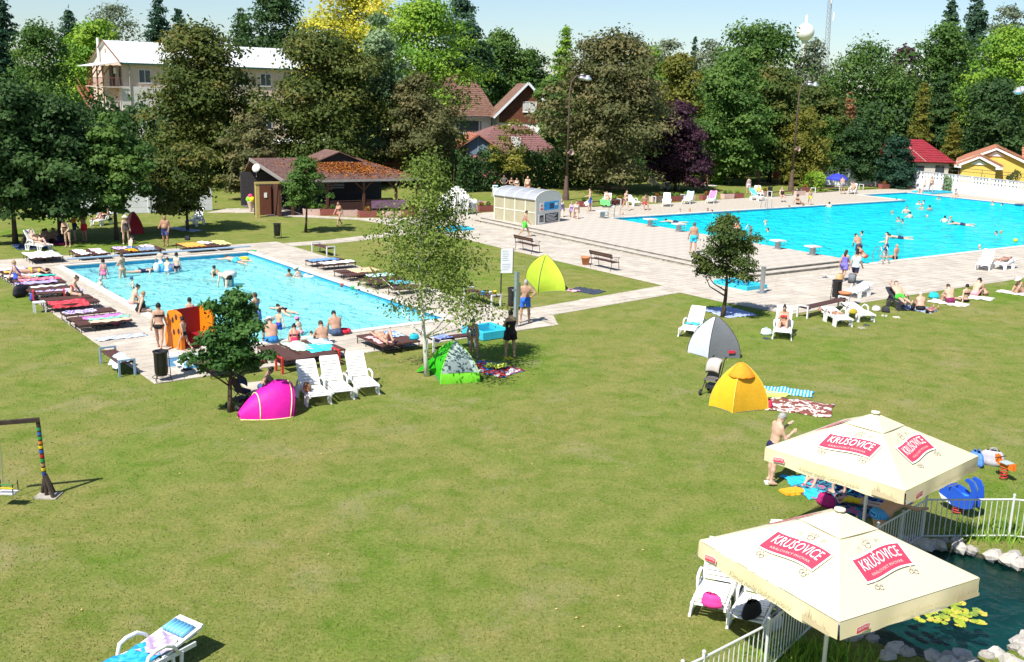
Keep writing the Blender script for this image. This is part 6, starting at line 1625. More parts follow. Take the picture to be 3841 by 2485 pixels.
# notice board with post shower
b = G(1878, 1180); p = thing('notice_board', 'white notice board on a thin black pole beside the foot bath', 'sign', G(1878, 1118), .25)
MB().tube([(0, 0, 0), (0, 0, 2.2)], .03, 6).build('pole', IRON, p)
MB().box(-.04, .52, -.05, -.03, 1.15, 2.25).build('board', mat((.70, .73, .76), .4, .05), p)
MB().box(.505, .53, -.08, -.02, 1.12, 2.27).build('edge', IRON, p)
rnd = random.Random(4)
for k in range(11):
    if k == 6: continue
    MB().box(.02, .02 + rnd.uniform(.25, .42), -.056, -.0505, 2.14 - k * .085, 2.16 - k * .085).build('text_line', mat((.30, .34, .40), .6), p)
p = thing('shower_post', 'square grey shower post by the left foot bath', 'shower', G(1934, 1230), LP.a)
MB().box(-.07, .07, -.07, .07, 0, 2.25).build('post', STEELP, p); MB().box(.08, .16, -.05, .05, .9, 1.8).build('side_pipe', STEELP, p); MB().box(-.2, -.08, -.03, .03, 1.5, 1.56).build('tap', STEELP, p)
# benches without backs
WL = mat((.62, .64, .66), .5, .08); REDP = mat((.52, .035, .03), .5, .1); BLUP = mat((.22, .32, .44), .5, .1)
bench_between('bench with white frames on the lawn behind the left pool', LP(13.3, 1.5), LP(13.3, 3.2), WL); bench_between('bench with white frames and toys beside the notice board', LP(13.05, 16.9), LP(13.05, 18.9), WL)
bench_between('bench with a pale blue towel at the left lawn edge', LP(-3.6, 19.8), LP(-3.6, 21.7), BLUP); bench_between('bench with red end frames in front of the near sunbeds', LP(.65, 23.85), LP(2.65, 23.85), REDP)
bench_between('bench with a blue towel behind the green tent', LP(6.4, 24.0), LP(8.1, 24.1), WL); bench_between('bench between the plaza and the white loungers', G(3010, 1192), G(3160, 1157), WL)
bench_between('bench with a red end frame between the left sunbeds', LP(-3.3, 8.7), LP(-2.2, 8.95), REDP)
for lab, u, v, du in (('brown bench behind the plaza with the green towel', 2260, 774, 60), ('brown bench behind the white lounger seen from behind', 2500, 757, 60), ('brown bench where the woman in black rests', 2935, 736, 60), ('brown bench right of the thuja', 3090, 722, 50), ('brown bench left of the white wall planters', 3270, 708, 50)):
    a, c = G(u - du, v + 4), G(u + du, v - 4); bench_between(lab, a.lerp(c, .1), c, WL)
side = thing('side_table', 'small white side table among the left sunbeds', 'table', LP(-3.55, 10.6), LP.a)
MB().box(-.22, .22, -.18, .18, .40, .44).build('table_top', WL, side)
for sx in (-1, 1):
    for sy in (-1, 1): MB().box(sx * .19 - .02, sx * .19 + .02, sy * .15 - .02, sy * .15 + .02, 0, .40).build('leg', WL, side)
# ---- sunbeds round the left pool
BT = [14.85, 14.05, 12.9, 10.75, 9.8, 8.3, 7.5, 5.75, 4.95, 3.85, 3.05, 2.0]
for i, t_ in enumerate(BT): bed('%s slatted sunbed from the near end of the left row' % ('first second third fourth fifth sixth seventh eighth ninth tenth eleventh twelfth'.split()[i]), -2.3, t_)
ST = [-.75, .0, 1.5, 2.35, 3.65, 4.45, 5.25, 7.2, 8.0, 8.9]
for i, s_ in enumerate(ST): bed('%s slatted sunbed from the left behind the far pool edge' % ('first second third fourth fifth sixth seventh eighth ninth tenth'.split()[i]), s_, -1.95, True)
RB = [(11.5, 6.0, 'sunbed with a blue mat right of the left pool'), (11.6, 7.1, 'sunbed with a white sheet right of the left pool'), (11.3, 9.5, 'dark sunbed under the striped towel'), (11.3, 10.4, 'second dark sunbed under the striped towel'), (11.3, 12.0, 'dark sunbed under the pale blue towel behind the birch'), (11.3, 12.8, 'dark sunbed behind the birch branches'), (11.4, 14.5, 'sunbed half hidden by the birch crown')]
for s_, t_, lab in RB: bed(lab, s_, t_)
NB = [(1.25, 22.45, 'sunbed left of the sitting family'), (2.1, 22.4, 'sunbed with green and turquoise towels'), (2.95, 22.4, 'sunbed right behind the sitting family'), (5.0, 22.7, 'sunbed where a woman lies near the birch'), (5.8, 22.7, 'sunbed with a blue bag beside the birch trunk'), (-1.2, 22.6, 'slatted sunbed under the laurel tree'), (-.35, 22.55, 'second slatted sunbed under the laurel tree')]
for s_, t_, lab in NB: bed(lab, s_, t_, True)
T = towelmat
TW = [('violet towel on the first left sunbed', -2.1, 14.2, T((.55, .16, .60)), 1.5, .5), ('green striped towel on the first left sunbeds', -2.0, 14.55, T((.05, .55, .28), (.75, .75, .7), (.1, .6, .35), 'stripe', 9), 1.5, .35), ('beige towel on the first left sunbed', -2.1, 15.0, T((.66, .48, .36), (.72, .60, .45), (.62, .42, .32), 'stripe', 7), 1.5, .42),
      ('purple and white patterned towel on the third left sunbed', -2.6, 12.85, T((.20, .07, .38), (.72, .70, .75), (.05, .10, .30), 'floral', 7), 1.2, .65), ('red blanket on the fourth left sunbed', -2.5, 10.75, T((.58, .012, .035)), 1.45, .95), ('purple and white scarf pattern towel under the sitting woman', -2.2, 8.25, T((.16, .06, .34), (.74, .72, .78), (.5, .4, .7), 'floral', 8), 1.8, .75), ('white and grey towel on the sixth left sunbed', -2.6, 8.7, T((.66, .68, .72), (.4, .5, .65), None, 'floral', 4), 1.2, .5),
      ('long white mat on the left sunbed', -2.3, 6.9, T((.74, .72, .68)), 1.4, .35), ('blue and lilac towel on the left row', -2.5, 5.8, T((.24, .34, .62), (.6, .4, .6), (.3, .15, .5), 'floral', 6), 1.7, .6), ('pink and red towels on the left row', -2.2, 5.0, T((.62, .20, .34), (.55, .03, .06), (.7, .6, .7), 'floral', 6), 1.7, .6), ('turquoise towel strip on the left row', -2.0, 4.15, T((.03, .50, .46)), 1.4, .35), ('pale pink towel on the left row', -2.6, 3.6, T((.68, .52, .58), (.75, .7, .72)), 1.5, .65), ('yellow towel under the sunbathing woman', -2.3, 2.55, T((.74, .50, .06)), 1.7, .5), ('pale lilac towel at the far end of the left row', -2.7, 1.75, T((.62, .58, .70)), 1.3, .6)]
for i, (lab, s_, t_, m_, L_, w_) in enumerate(TW): bed_towel(lab, s_, t_, m_, L_, w_, False, i + 1, .03, .12 if 'red blanket' in lab else 0)
TT = [('big white cover over the first two far sunbeds', -.38, -1.95, T((.78, .77, .76)), 1.95, 1.55), ('white and lilac towel on a far sunbed', 1.5, -1.9, T((.62, .58, .68), (.76, .74, .78), None, 'floral', 6), 1.75, .55), ('pink and white towel on a far sunbed', 2.35, -1.9, T((.66, .36, .46), (.76, .70, .72), None, 'floral', 6), 1.75, .55), ('purple towel under the boy sitting on the far sunbed', 3.7, -2.4, T((.30, .14, .40), (.7, .62, .7), (.2, .2, .5), 'floral', 6), .9, .8), ('yellow and brown scarf on a far sunbed', 3.95, -1.4, T((.70, .46, .03), (.3, .1, .03), None, 'floral', 6), .9, .5), ('grey-blue mat on a far sunbed', 4.75, -1.7, T((.18, .24, .34)), 1.4, .9), ('pink and white towel heap on a far sunbed', 5.1, -2.5, T((.68, .42, .52), (.75, .7, .75), None, 'floral', 7), .7, .7), ('orange towel on a far sunbed', 7.4, -1.9, T((.82, .33, .035)), 1.6, 1.1), ('pink checked towel on the orange one', 8.3, -2.3, T((.70, .45, .42), (.75, .65, .6), None, 'check', 12), .9, .7), ('lime towel on the last far sunbed', 9.1, -2.0, T((.55, .62, .16), (.72, .72, .35)), 1.5, .7)]
for i, (lab, s_, t_, m_, L_, w_) in enumerate(TT): bed_towel(lab, s_, t_, m_, L_, w_, True, 30 + i, .04)
TR = [('blue mat on the right sunbed', 11.4, 6.0, T((.10, .26, .60)), 1.6, .66), ('white sheet on the right sunbed', 11.65, 7.1, T((.76, .76, .75)), 1.85, .7), ('towel with red and yellow stripes right of the left pool', 11.7, 9.8, T((.72, .66, .60), (.62, .10, .07), (.75, .45, .05), 'stripe', 8), 1.4, 1.1), ('pale blue towel behind the birch', 11.7, 11.4, T((.28, .55, .68), (.6, .72, .75), None, 'stripe', 5), 1.3, .8), ('bright blue towel behind the birch leaves', 11.6, 13.5, T((.05, .42, .62)), 1.0, .8)]
for i, (lab, s_, t_, m_, L_, w_) in enumerate(TR): bed_towel(lab, s_, t_, m_, L_, w_, False, 50 + i, .03)
TN = [('green and white towel on the near sunbed', 2.1, 22.2, T((.40, .66, .40), (.72, .74, .5), (.3, .6, .6), 'stripe', 6), 1.3, .7), ('bright turquoise towel hanging over the near sunbed', 2.6, 22.75, T((.02, .52, .60)), 1.1, 1.0), ('pale blue towel beside the turquoise one', 3.0, 22.1, T((.45, .62, .70)), 1.0, .6), ('pink towel under the woman by the birch', 5.0, 22.8, T((.68, .38, .40)), 1.2, .6), ('blue white patterned towel beside the birch trunk', 5.8, 22.3, T((.06, .16, .50), (.55, .65, .75), None, 'floral', 7), .9, .6)]
for i, (lab, s_, t_, m_, L_, w_) in enumerate(TN): bed_towel(lab, s_, t_, m_, L_, w_, True, 60 + i, .03)
towel('pale blue towel thrown over the left lawn bench', LP(-3.55, 21.2, .47), LP.a, .9, .75, T((.42, .60, .72), (.62, .74, .80)), 0, wob=.06, seed=71, drape=.22)
towel('violet blue towel folded on the bench behind the green tent', LP(6.9, 24.0, .47), LP.a, .62, .8, T((.16, .22, .62), (.35, .42, .75)), 0, wob=.02, seed=72, drape=.12)
towel('blue checked mat leaning to the left lawn edge of the deck', LP(-2.2, 16.6, .04), LP.a + math.pi / 2, 1.75, .55, T((.30, .36, .50), (.62, .64, .72), None, 'check', 9), .01, 'mat', wob=.03, seed=73, cat='mat')
MB().tube([LP(.35, -.42, .28), LP(10.2, -.42, .28)], .05, 8).build('cover_roller', mat((.30, .42, .55), .5, .1)); tag(bpy.data.objects['cover_roller'], 'blue-grey roller tube along the far edge of the left pool', 'tube')
# ---- white loungers
LG = lounger
LG('white lounger left of the three on the lawn, with a bag', (1205, 1530), (1122, 1452), 55); LG('white lounger in the middle of the three on the lawn', (1292, 1512), (1208, 1436), 55); LG('white lounger right of the three on the lawn, with striped towel', (1388, 1493), (1300, 1418), 55)
LG('white lounger behind the grey tent with a turquoise towel', (2572, 1272), (2678, 1196), 48); LG('white lounger where the woman in red sits', (2932, 1280), (2940, 1206), 62)
LG('flat white lounger covered by a brown towel', (3172, 1232), (3058, 1172), 8); LG('flat white lounger with yellow bag near the plaza bench', (3258, 1214), (3135, 1158), 8); LG('flat white lounger on the plaza edge behind the man in green shorts', (3185, 1122), (3285, 1096), 14)
LG('empty white lounger with raised back at the right on the plaza', (3680, 1018), (3760, 972), 55, z=.03); LG('white lounger with a dark-haired sunbather at the right edge', (3735, 1014), (3838, 996), 10, z=.03)
h_ = G(710, 2343, .5); h_.z = 0; f_ = h_ + Vector((-1.02, -1.60, 0)); LG('big white lounger at the bottom edge with blue towel', f_, h_, 12)
LG('white lounger with pink bag under the front parasol', (2650, 2345), (2700, 2215), 60, sc=.95); LG('white lounger with black bag under the front parasol', (2790, 2395), (2860, 2262), 60, sc=.95); LG('white lounger mostly hidden behind the front parasol', (2985, 2285), (2950, 2195), 55)
FL = [('white lounger with a lying woman left by the far planters', (2270, 776), (2300, 752), 45), ('white lounger of the man sitting by the far planters', (2395, 776), (2330, 762), 30), ('white lounger seen from behind by the far planters', (2500, 778), (2500, 752), 58), ('white lounger with blue towel by the far planters', (2570, 768), (2630, 748), 42), ('white lounger with pink towel by the far planters', (2660, 766), (2712, 742), 48), ('white lounger with turquoise towel by the far planters', (2862, 756), (2776, 742), 45), ('white lounger with a person in yellow by the far planters', (2852, 742), (2812, 722), 45), ('white lounger of the man with raised arms by the blue parasol', (3190, 730), (3236, 712), 45), ('white lounger in the left shade with a woman lying', (185, 945), (75, 930), 58), ('white lounger of the reading man on the left lawn', (352, 850), (452, 832), 55), ('white lounger with a rolled blue mat on the left lawn', (710, 852), (775, 836), 50), ('white lounger under the rusty chestnut', (2462, 702), (2412, 690), 45), ('white lounger left of the boy under the chestnut', (2490, 712), (2540, 690), 20)]
for lab, f, h, a in FL: LG(lab, f, h, {58: 55, 42: 45, 48: 45, 62: 62, 50: 55, 30: 30, 20: 14}.get(a, a))
LG('green lounger at the shady end of the far lawn', (2722, 694), (2700, 678), 45, mat((.06, .55, .06), .4, .05), 'coloured loungers'); LG('dark grey folding lounger with the man in green shorts', (3408, 1172), (3262, 1108), 30, mat((.04, .04, .05), .5, .1), 'coloured loungers')
towel('turquoise towel on the lounger behind the grey tent', G(2625, 1234).lerp(G(2575, 1270), .35) + Vector((0, 0, .41)), face_dir(G(2572, 1272), G(2678, 1196)), 1.3, .55, T((.02, .48, .56)), .01, wob=.04, seed=81)
towel('brown sun patterned towel on the flat lounger', G(3172, 1232).lerp(G(3058, 1172), .48) + Vector((0, 0, .415)), face_dir(G(3172, 1232), G(3058, 1172)), 1.5, .68, T((.32, .17, .11), (.5, .30, .22), (.15, .07, .05), 'floral', 4), .0, wob=.03, seed=82, drape=.1)
h_ = G(710, 2343, .5); h_.z = 0; f_ = h_ + Vector((-1.02, -1.60, 0)); dd = (h_ - f_).normalized()
towel('blue towel on the big lounger at the bottom edge', f_ + dd * .95 + Vector((0, 0, .40)), face_dir(f_, h_), 1.75, .52, T((.02, .30, .62), (.05, .40, .70), (.02, .26, .55), 'floral', 3), .01, wob=.03, seed=83)
towel('white and mauve cloth on the big lounger at the bottom edge', f_ + dd * 1.25 + Vector((.05, 0, .43)), face_dir(f_, h_) + .4, .55, .5, T((.70, .66, .74), (.42, .32, .48), None, 'floral', 3), .01, wob=.05, seed=84)
pw = thing('air_pillow', 'light blue ribbed air pillow on the big lounger', 'pillow', f_ + dd * 1.68 + Vector((0, 0, .52)), face_dir(f_, h_))
for k in range(6): MB().tube([(-.2 + k * .08, -.13, 0), (-.2 + k * .08, .13, .035)], .045, 8).build('chamber', mat((.14, .42, .66), .35, .08), pw, True)
for lab, f, h, m_ in (('blue towel on a far lounger', (2570, 768), (2630, 748), T((.30, .52, .68))), ('pink towel on a far lounger', (2660, 766), (2712, 742), T((.66, .16, .42))), ('turquoise towel on a far lounger', (2862, 756), (2776, 742), T((.04, .50, .52)))):
    f, h = G(*f), G(*h); d = (h - f).normalized(); o = towel(lab, f + d * 1.45 + Vector((0, 0, .72)), face_dir(f, h), .85, .6, m_, 0, wob=.02, seed=int(f.x * 9)); o.rotation_euler = (R(45), 0, face_dir(f, h))
o = towel('green towel hung on the far bench', G(2268, 762, .35), BP.a + R(60), .8, .9, T((.10, .68, .12)), .2, wob=.1, seed=86, drape=.3); o = towel('white bag cloth on the far bench', G(2205, 768, .5), BP.a, .5, .6, T((.72, .72, .74)), .1, wob=.15, seed=87, drape=.15)
# ---- towels and blankets on the lawns
for lab, u, v, L_, w_, rz_, m_ in (('silver-blue blanket in the shade of the small round tree', 2730, 1172, 2.0, 1.7, .5, T((.28, .36, .62), (.45, .52, .72))), ('blue striped towel beside the yellow tent', 2935, 1468, 1.9, .75, 1.25, T((.03, .30, .60), (.20, .58, .75), (.5, .72, .78), 'stripe', 3)), ('brown and white patterned blanket beside the yellow tent', 3000, 1528, 1.9, 1.5, 1.2, T((.20, .07, .055), (.68, .60, .56), (.30, .12, .10), 'floral', 2.2)), ('lime towel between the yellow tent and the blankets', 2895, 1480, 1.0, .7, .9, T((.45, .66, .10))), ('blue, red and white blanket beside the green tent', 1845, 1385, 1.9, 1.3, .9, T((.03, .16, .42), (.5, .06, .05), (.65, .65, .7), 'floral', 1.3)), ('navy blanket behind the lime tent', 2200, 1092, 1.6, 1.1, .9, T((.035, .045, .075), (.06, .07, .11), None, 'check', 14)), ('pink towel at the foot of the lime tent', 2145, 1091, .7, .5, .9, T((.70, .25, .36), (.75, .65, .7), None, 'floral', 6)), ('bright blue towel below the parasol', 3022, 1830, 1.5, .62, .2, T((.02, .40, .66), (.05, .5, .72))), ('dark blue patterned blanket under the parasol', 3190, 1860, 2.2, 1.9, .6, T((.02, .03, .08), (.03, .22, .28), (.4, .1, .2), 'floral', 4)), ('white cloth of the group on the right lawn', 3560, 1138, 1.7, 1.0, .9, T((.66, .58, .55), (.74, .68, .66))), ('second pale blanket of the group on the right lawn', 3665, 1118, 1.4, 1.0, .9, T((.64, .62, .62), (.72, .7, .7))), ('blue blanket of the grey-haired woman', 3440, 1160, 1.6, 1.1, .9, T((.20, .26, .48), (.4, .46, .62), None, 'check', 6)), ('pale blanket at the right edge', 3800, 1100, 1.5, .9, .8, T((.68, .62, .60))), ('dark blue blanket in the left shade', 120, 925, 2.2, 1.8, .6, T((.03, .06, .14), (.06, .10, .20), None, 'check', 5)), ('crimson blanket in the left shade', 215, 912, 2.0, 1.3, .7, T((.35, .02, .06), (.2, .03, .10), None, 'check', 6)), ('blue blanket before the rolled mat lounger', 690, 862, 2.4, .9, .95, T((.25, .33, .55), (.55, .6, .7), None, 'floral', 5)), ('orange towels on the far lawn', 2300, 706, 3.6, 1.2, 1.05, T((.62, .20, .10), (.66, .30, .16))), ('pale towel on the far lawn under the oak', 2640, 696, 2.6, 1.2, 1.1, T((.62, .50, .32), (.7, .62, .5))), ('white towel on the far lawn near the green lounger', 2668, 697, 1.2, .8, 1.0, T((.55, .60, .68))), ('purple towel on the lawn behind the chair stacks', 1800, 758, 2.0, 1.0, 1.0, T((.12, .10, .30), (.4, .3, .1), None, 'floral', 5)), ('red and white towel beside the trees at the far end', 2862, 686, 1.2, .8, 1., T((.60, .06, .06), (.7, .7, .7), None, 'floral', 4))):
    towel(lab, G(u, v), rz_, L_, w_, m_, .006, 'blanket' if 'blanket' in lab else 'towel', .035, u + v, cat='blanket' if 'blanket' in lab else 'towel')
towel('crumpled lime net on the blanket beside the green tent', G(1862, 1378, .05), 1.1, .75, .45, T((.52, .62, .06), (.6, .7, .2)), .02, 'net_bag', .12, 3, cat='bag')
# ================================================================== tents
POLE = mat((.05, .05, .055), .5)
def dome_tent(label, F, Rr, L0, h, cols, pole=POLE, name='beach_tent', ex=1.8):
    "square beach shelter on crossed poles: front corner F, right corner Rr (ground points)"
    F, Rr, L0 = G(*F), G(*Rr), G(*L0); e = Rr - F; B_ = L0 + Rr - F; cen = (L0 + Rr) / 2; an = math.atan2(e.y, e.x)
    t = thing(name, label, 'tent', cen, an, 'beach tents'); Ri = Matrix.Rotation(-an, 3, 'Z')
    C = [Ri @ (q - cen) for q in (F, Rr, B_, L0)]; top = [Vector((q.x * .10, q.y * .10, h)) for q in C]
    def arc(i, v):
        c, s_ = math.cos(v * math.pi / 2), math.sin(v * math.pi / 2)
        k = c ** ex; return Vector((top[i].x + (C[i].x - top[i].x) * k, top[i].y + (C[i].y - top[i].y) * k, h * s_ ** .95))
    for i in range(4):
        j = (i + 1) % 4; m = cols[i]
        if m is None: continue
        def fn(u, v, i=i, j=j):
            p = arc(i, v).lerp(arc(j, v), u); ctr = Vector((0, 0, p.z)); w = math.sin(math.pi * u)
            return p + (ctr - p) * (.07 * w) + Vector((0, 0, .006 * math.sin(u * 31 + v * 9))) * (1 - v)
        MB().grid(fn, 10, 10, 0, 0).build('panel', m, t, True)
    MB().poly([top[0], top[1], top[2], top[3]]).build('top_panel', cols[0], t)
    for i in range(4): MB().tube([arc(i, k / 10) * 1.006 for k in range(11)], .012, 5).build('tent_pole', pole, t)
    MB().hexa([q * .98 + Vector((0, 0, .004)) for q in C], [q * .98 + Vector((0, 0, .012)) for q in C]).build('groundsheet', mat((.12, .13, .15), .8), t)
    return t, arc, C
cl = lambda c, tr=.25: mat(c, .55, .1, 2.5, .55, spec=.25, trans=tr, name='tent_fabric')
LIME = cl((.55, .72, .06)); dome_tent('lime green beach tent on the lawn between the paths', (2018, 1101), (2121, 1092), (1972, 1048), 1.45, [LIME, LIME, None, LIME])
SILV, DKG = cl((.52, .56, .64), .1), cl((.14, .15, .165), .1)
t, arc, C = dome_tent('grey and silver beach tent beside the small round tree', (2657, 1345), (2776, 1345), (2578, 1322), 1.42, [DKG, cl((.5, .5, .48), .2), None, SILV])
q = arc(0, .10).lerp(arc(1, .10), .72); MB().box(q.x - .12, q.x + .12, q.y - .05, q.y - .03, q.z - .05, q.z + .05).build('red_label', mat((.55, .03, .06), .5), t)
YELF, ORG = cl((.80, .54, .03), .3), cl((.85, .28, .03), .3)
t, arc, C = dome_tent('yellow beach tent with an orange cloth on top', (2748, 1551), (2880, 1537), (2660, 1522), 1.38, [cl((.82, .46, .03), .3), ORG, None, YELF], mat((.65, .55, .1), .5))
def fn(u, v):
    r = max(abs(u - .5), abs(v - .5)) * 2; q = arc(0, 1 - .55 * r).length; d_ = Vector((u - .5, v - .5, 0)); k_ = d_.length / max(1e-6, r); pz = arc(0, 1 - .5 * r); w_ = Vector((pz.x, pz.y, 0)).length; d_.normalize(); return d_ * (w_ * 1.02 + .02) * min(1.0, .72 + .28 * k_ * 1.4) + Vector((0, 0, pz.z + .035 + .012 * math.sin(u * 19 + v * 13)))
o = MB().grid(fn, 10, 10, 0, .015).build('beach_towel', mat((.84, .27, .02), .9, .1, 6., .2), None, True, t.location, t.rotation_euler.z); tag(o, 'orange cloth laid over the top of the yellow tent', 'towel', 'towels and blankets')
GRN, GR2 = cl((.06, .62, .02), .3), cl((.22, .72, .04), .3); MESH = mat((.42, .52, .50), .6, .1, 3., trans=.3)
t, arc, C = dome_tent('bright green beach tent with a white window panel beside the birch', (1652, 1442), (1800, 1434), (1612, 1388), 1.15, [MESH, GR2, None, GRN], mat((.3, .6, .1), .5))
def band(v0, v1, u0, u1, m, nm, off=.02):
    fn = lambda u, v: arc(0, v0 + (v1 - v0) * v).lerp(arc(1, v0 + (v1 - v0) * v), u0 + (u1 - u0) * u) + Vector((0, -off, 0))
    MB().grid(fn, 8, 5).build(nm, m, t, True)
band(0, .17, 0, 1, GR2, 'skirt'); band(.18, .42, .16, .84, mat((.17, .22, .22), .5, .1), 'window', .012)
MB().add([C[3] * .9 + Vector((0, 0, .45)), C[3] + Vector((-.55, -.25, .02)), C[0].lerp(C[3], .5) + Vector((0, 0, .3))], [(0, 1, 2), (2, 1, 0)]).build('guy_flap', GRN, t)
t, arc, C = dome_tent('red and yellow children beach shelter on the left lawn', (486, 880), (540, 878), (470, 858), 1.2, [mat((.52, .03, .03), .6, .06, trans=.2), cl((.72, .60, .02)), None, mat((.5, .03, .03), .6)])
# pink pop-up shell
PINK = cl((.80, .02, .42), .3); PIP = mat((.80, .72, .30), .6)
b0, b1 = G(884, 1582), G(1045, 1562); ax = (b1 - b0); L_ = ax.length * 1.12
t = thing('pop_up_tent', 'magenta pop-up tent with yellow piping beside the laurel tree', 'tent', b0.lerp(b1, .5) + Vector((.05, .35, 0)), math.atan2(ax.y, ax.x) + .12, 'beach tents')
def shell(u, v):
    x = (v - .5) * L_; r = (math.sin(min(1, v * .82 + .06) * math.pi * .62)) ** .8; a = math.pi * u
    return Vector((x + .22 * math.sin(a) * (v - .1), -.62 * r * math.cos(a), 1.0 * r * math.sin(a) ** .9 * (1 if v < .8 else 1 - (v - .8) * .6)))
MB().grid(shell, 18, 14).build('shell', PINK, t, True)
for v0 in (.34, .93): MB().tube([shell(k / 18, v0) * 1.01 for k in range(19)], .016, 5).build('hoop', PIP, t, True)
MB().tube([shell(0, k / 12) + Vector((0, -.01, .01)) for k in range(13)], .016, 5).build('hem', PIP, t, True); MB().tube([shell(1, k / 12) + Vector((0, .01, .01)) for k in range(13)], .016, 5).build('hem', PIP, t, True)
MB().grid(lambda u, v: (L_ * (.43 + .30 * v), (u - .5) * (1.1 - .8 * v), .26 * (1 - v) * math.sin(math.pi * u) + .01), 6, 5).build('front_flap', PINK, t, True)
# ================================================================== two big beer parasols
CREAMC = mat((.68, .63, .455), .7, .04, 1.0, .45, spec=.15, trans=.18, name='parasol_cloth', bscale=2.6); CREAMV = mat((.68, .60, .39), .7, .05, 1.2, .1, spec=.15, trans=.2)
LRED = mat((.58, .045, .085), .6, .06, 5.); LWHITE = mat((.82, .80, .78), .6, .03); LGREY = mat((.45, .40, .34), .7, .1); LTAN = mat((.62, .52, .28), .7, .05); LTAN2 = mat((.48, .40, .25), .7, .05)
LION = [ringpoly(.05, 10, .018), ringpoly(.05, 10, .018, .085, -.03), ringpoly(.03, 8, .014, .04, .05), ringpoly(.028, 8, .012, .13, .02)]
def logo(par, o, ex, ey, n, s, full=True):
    wave = lambda x, y: (x * s, (y + .055 * math.sin(x * 3.6 + .4) * 1.0) * s)
    v, f = strip(-.62, .62, -.27, .235); d0 = decal(par, 'logo_edge', o, ex, ey, n, [(x + y * .10, y) for x, y in v], f, LWHITE, .006, wave)
    v, f = strip(-.585, .585, -.235, .20); decal(d0, 'logo_ground', o, ex, ey, n, [(x + y * .10, y) for x, y in v], f, LRED, .010, wave)
    v, f = text_faces('KRUŠOVICE', .27); decal(d0, 'logo_text', o, ex, ey, n, [(x * .70 + y * .1, y * 1.12 + .035) for x, y, z in v], f, LWHITE, .014, wave)
    if not full: return d0
    v, f = text_faces('KRÁLOVSKÝ PIVOVAR', .075); decal(d0, 'logo_subtitle', o, ex, ey, n, [(x * 1.12, y - .155) for x, y, z in v], f, mat((.75, .45, .42), .6), .014, wave)
    for tx, x0 in (('15', -.24), ('81', .26)):
        v, f = text_faces(tx, .11); decal(d0, 'logo_year', o, ex, ey, n, [(x + x0, y + .36) for x, y, z in v], f, LGREY, .010, wave)
    for (v, f) in (ringpoly(.075, 12, .02, 0, .34, .7), ringpoly(.04, 10, .014, -.06, .41), ringpoly(.04, 10, .014, .06, .41), ringpoly(.035, 10, .014, 0, .46)): decal(d0, 'logo_crown', o, ex, ey, n, v, f, mat((.55, .46, .38), .7), .010, wave)
    for x0 in (-.50, .42):
        for v, f in LION: decal(d0, 'logo_lion', o, ex, ey, n, [(x + x0, y - .36) for x, y in v], f, LGREY, .010, wave)
    return d0
CASTLE = [(0, 0), (0, .10), (.04, .10), (.05, .22), (.06, .10), (.09, .10), (.10, .30), (.11, .10), (.13, .10), (.14, .26), (.15, .10), (.24, .10), (.26, .14), (.28, .08), (.38, .08), (.40, .16), (.42, .07), (.52, .05), (.52, 0)]
def beer_parasol(label, c, side, ang, z, peak, dx=(0, 0)):
    t = thing('parasol', label, 'parasol', (c[0], c[1], 0), ang, 'cream beer parasols'); a = side / 2
    C = [Vector((-a, -a, z)), Vector((a, -a, z)), Vector((a, a, z)), Vector((-a, a, z))]; P = Vector((0, 0, peak)); vh = .27
    MB().tube([(0, 0, 0), (0, 0, peak - .05)], .035, 10).build('pole', mat((.70, .70, .70), .35, .05), t, True); MB().box(-.4, .4, -.4, .4, 0.005, .07).build('base_plate', mat((.3, .3, .3), .8), t)
    for i in range(4):
        p, q = C[i], C[(i + 1) % 4]; ex = (q - p).normalized(); m = (p + q) / 2; ey = (P - m).normalized(); n = ex.cross(ey).normalized()
        def fn(u, v): 
            b = p.lerp(q, u).lerp(P, v); return b - Vector((0, 0, .06 * math.sin(math.pi * u) * (1 - v) * v * 2))
        pn = MB().grid(fn, 8, 8).build('canopy_panel', CREAMC, t, True)
        # vent cap seam and cap
        vp, vq = p.lerp(P, .72) + Vector((0, 0, .02)), q.lerp(P, .72) + Vector((0, 0, .02)); MB().add([vp, vq, P + Vector((0, 0, .03))], [(0, 1, 2)]).build('vent_flap', CREAMC, t)
        out = Vector((m.x, m.y, 0)).normalized()
        def vf(u, v):
            sw = .035 * math.sin(u * 11 + i) * v + .02 * math.sin(u * 27 + i * 2) * v; return p.lerp(q, u) + out * (.015 + .05 * v * math.sin(math.pi * u) + sw * .6) + Vector((0, 0, -vh * v + .015 * math.sin(u * 13 + i) * v))
        vl = MB().grid(vf, 24, 5, 0, 0, True).build('valance', CREAMV, t, True)
        nv = out; vm = m + out * .10
        lo = m + ey * (side * .235) + n * (-.0); logo(pn, lo + n * .012, ex, ey, n, side * .30)
        lv = p.lerp(q, .13) + out * .085 + Vector((0, 0, -vh * .52)); logo(vl, lv, ex, Vector((0, 0, 1)), nv, .19 * side / 3 * 1.1, False)
        v, f = text_faces('Klenot medzi českými pivami', .15); decal(vl, 'slogan', p.lerp(q, .5) + out * .10 + Vector((0, 0, -vh * .5)), ex, Vector((0, 0, 1)), nv, [(x * .74 + y * .25, y) for x, y, z_ in v], f, LTAN, .004)
        k = len(CASTLE); decal(vl, 'castle_print', p.lerp(q, .80) + out * .085 + Vector((0, 0, -vh * .86)), ex, Vector((0, 0, 1)), nv, CASTLE, [tuple(range(k))], LTAN2, .004)
        MB().bar(P - Vector((0, 0, .5)), C[i] - Vector((0, 0, .03)), .03, .03).build('rib', mat((.5, .5, .5), .5), t)
        MB().bar(p.lerp(P, .004), P, .02, .016).build('seam', CREAMC, t)
    MB().lathe([(.09, peak + .03), (.085, peak + .06), (.0, peak + .065)], 12).build('cap', mat((.78, .74, .56), .6), t, True)
    return t
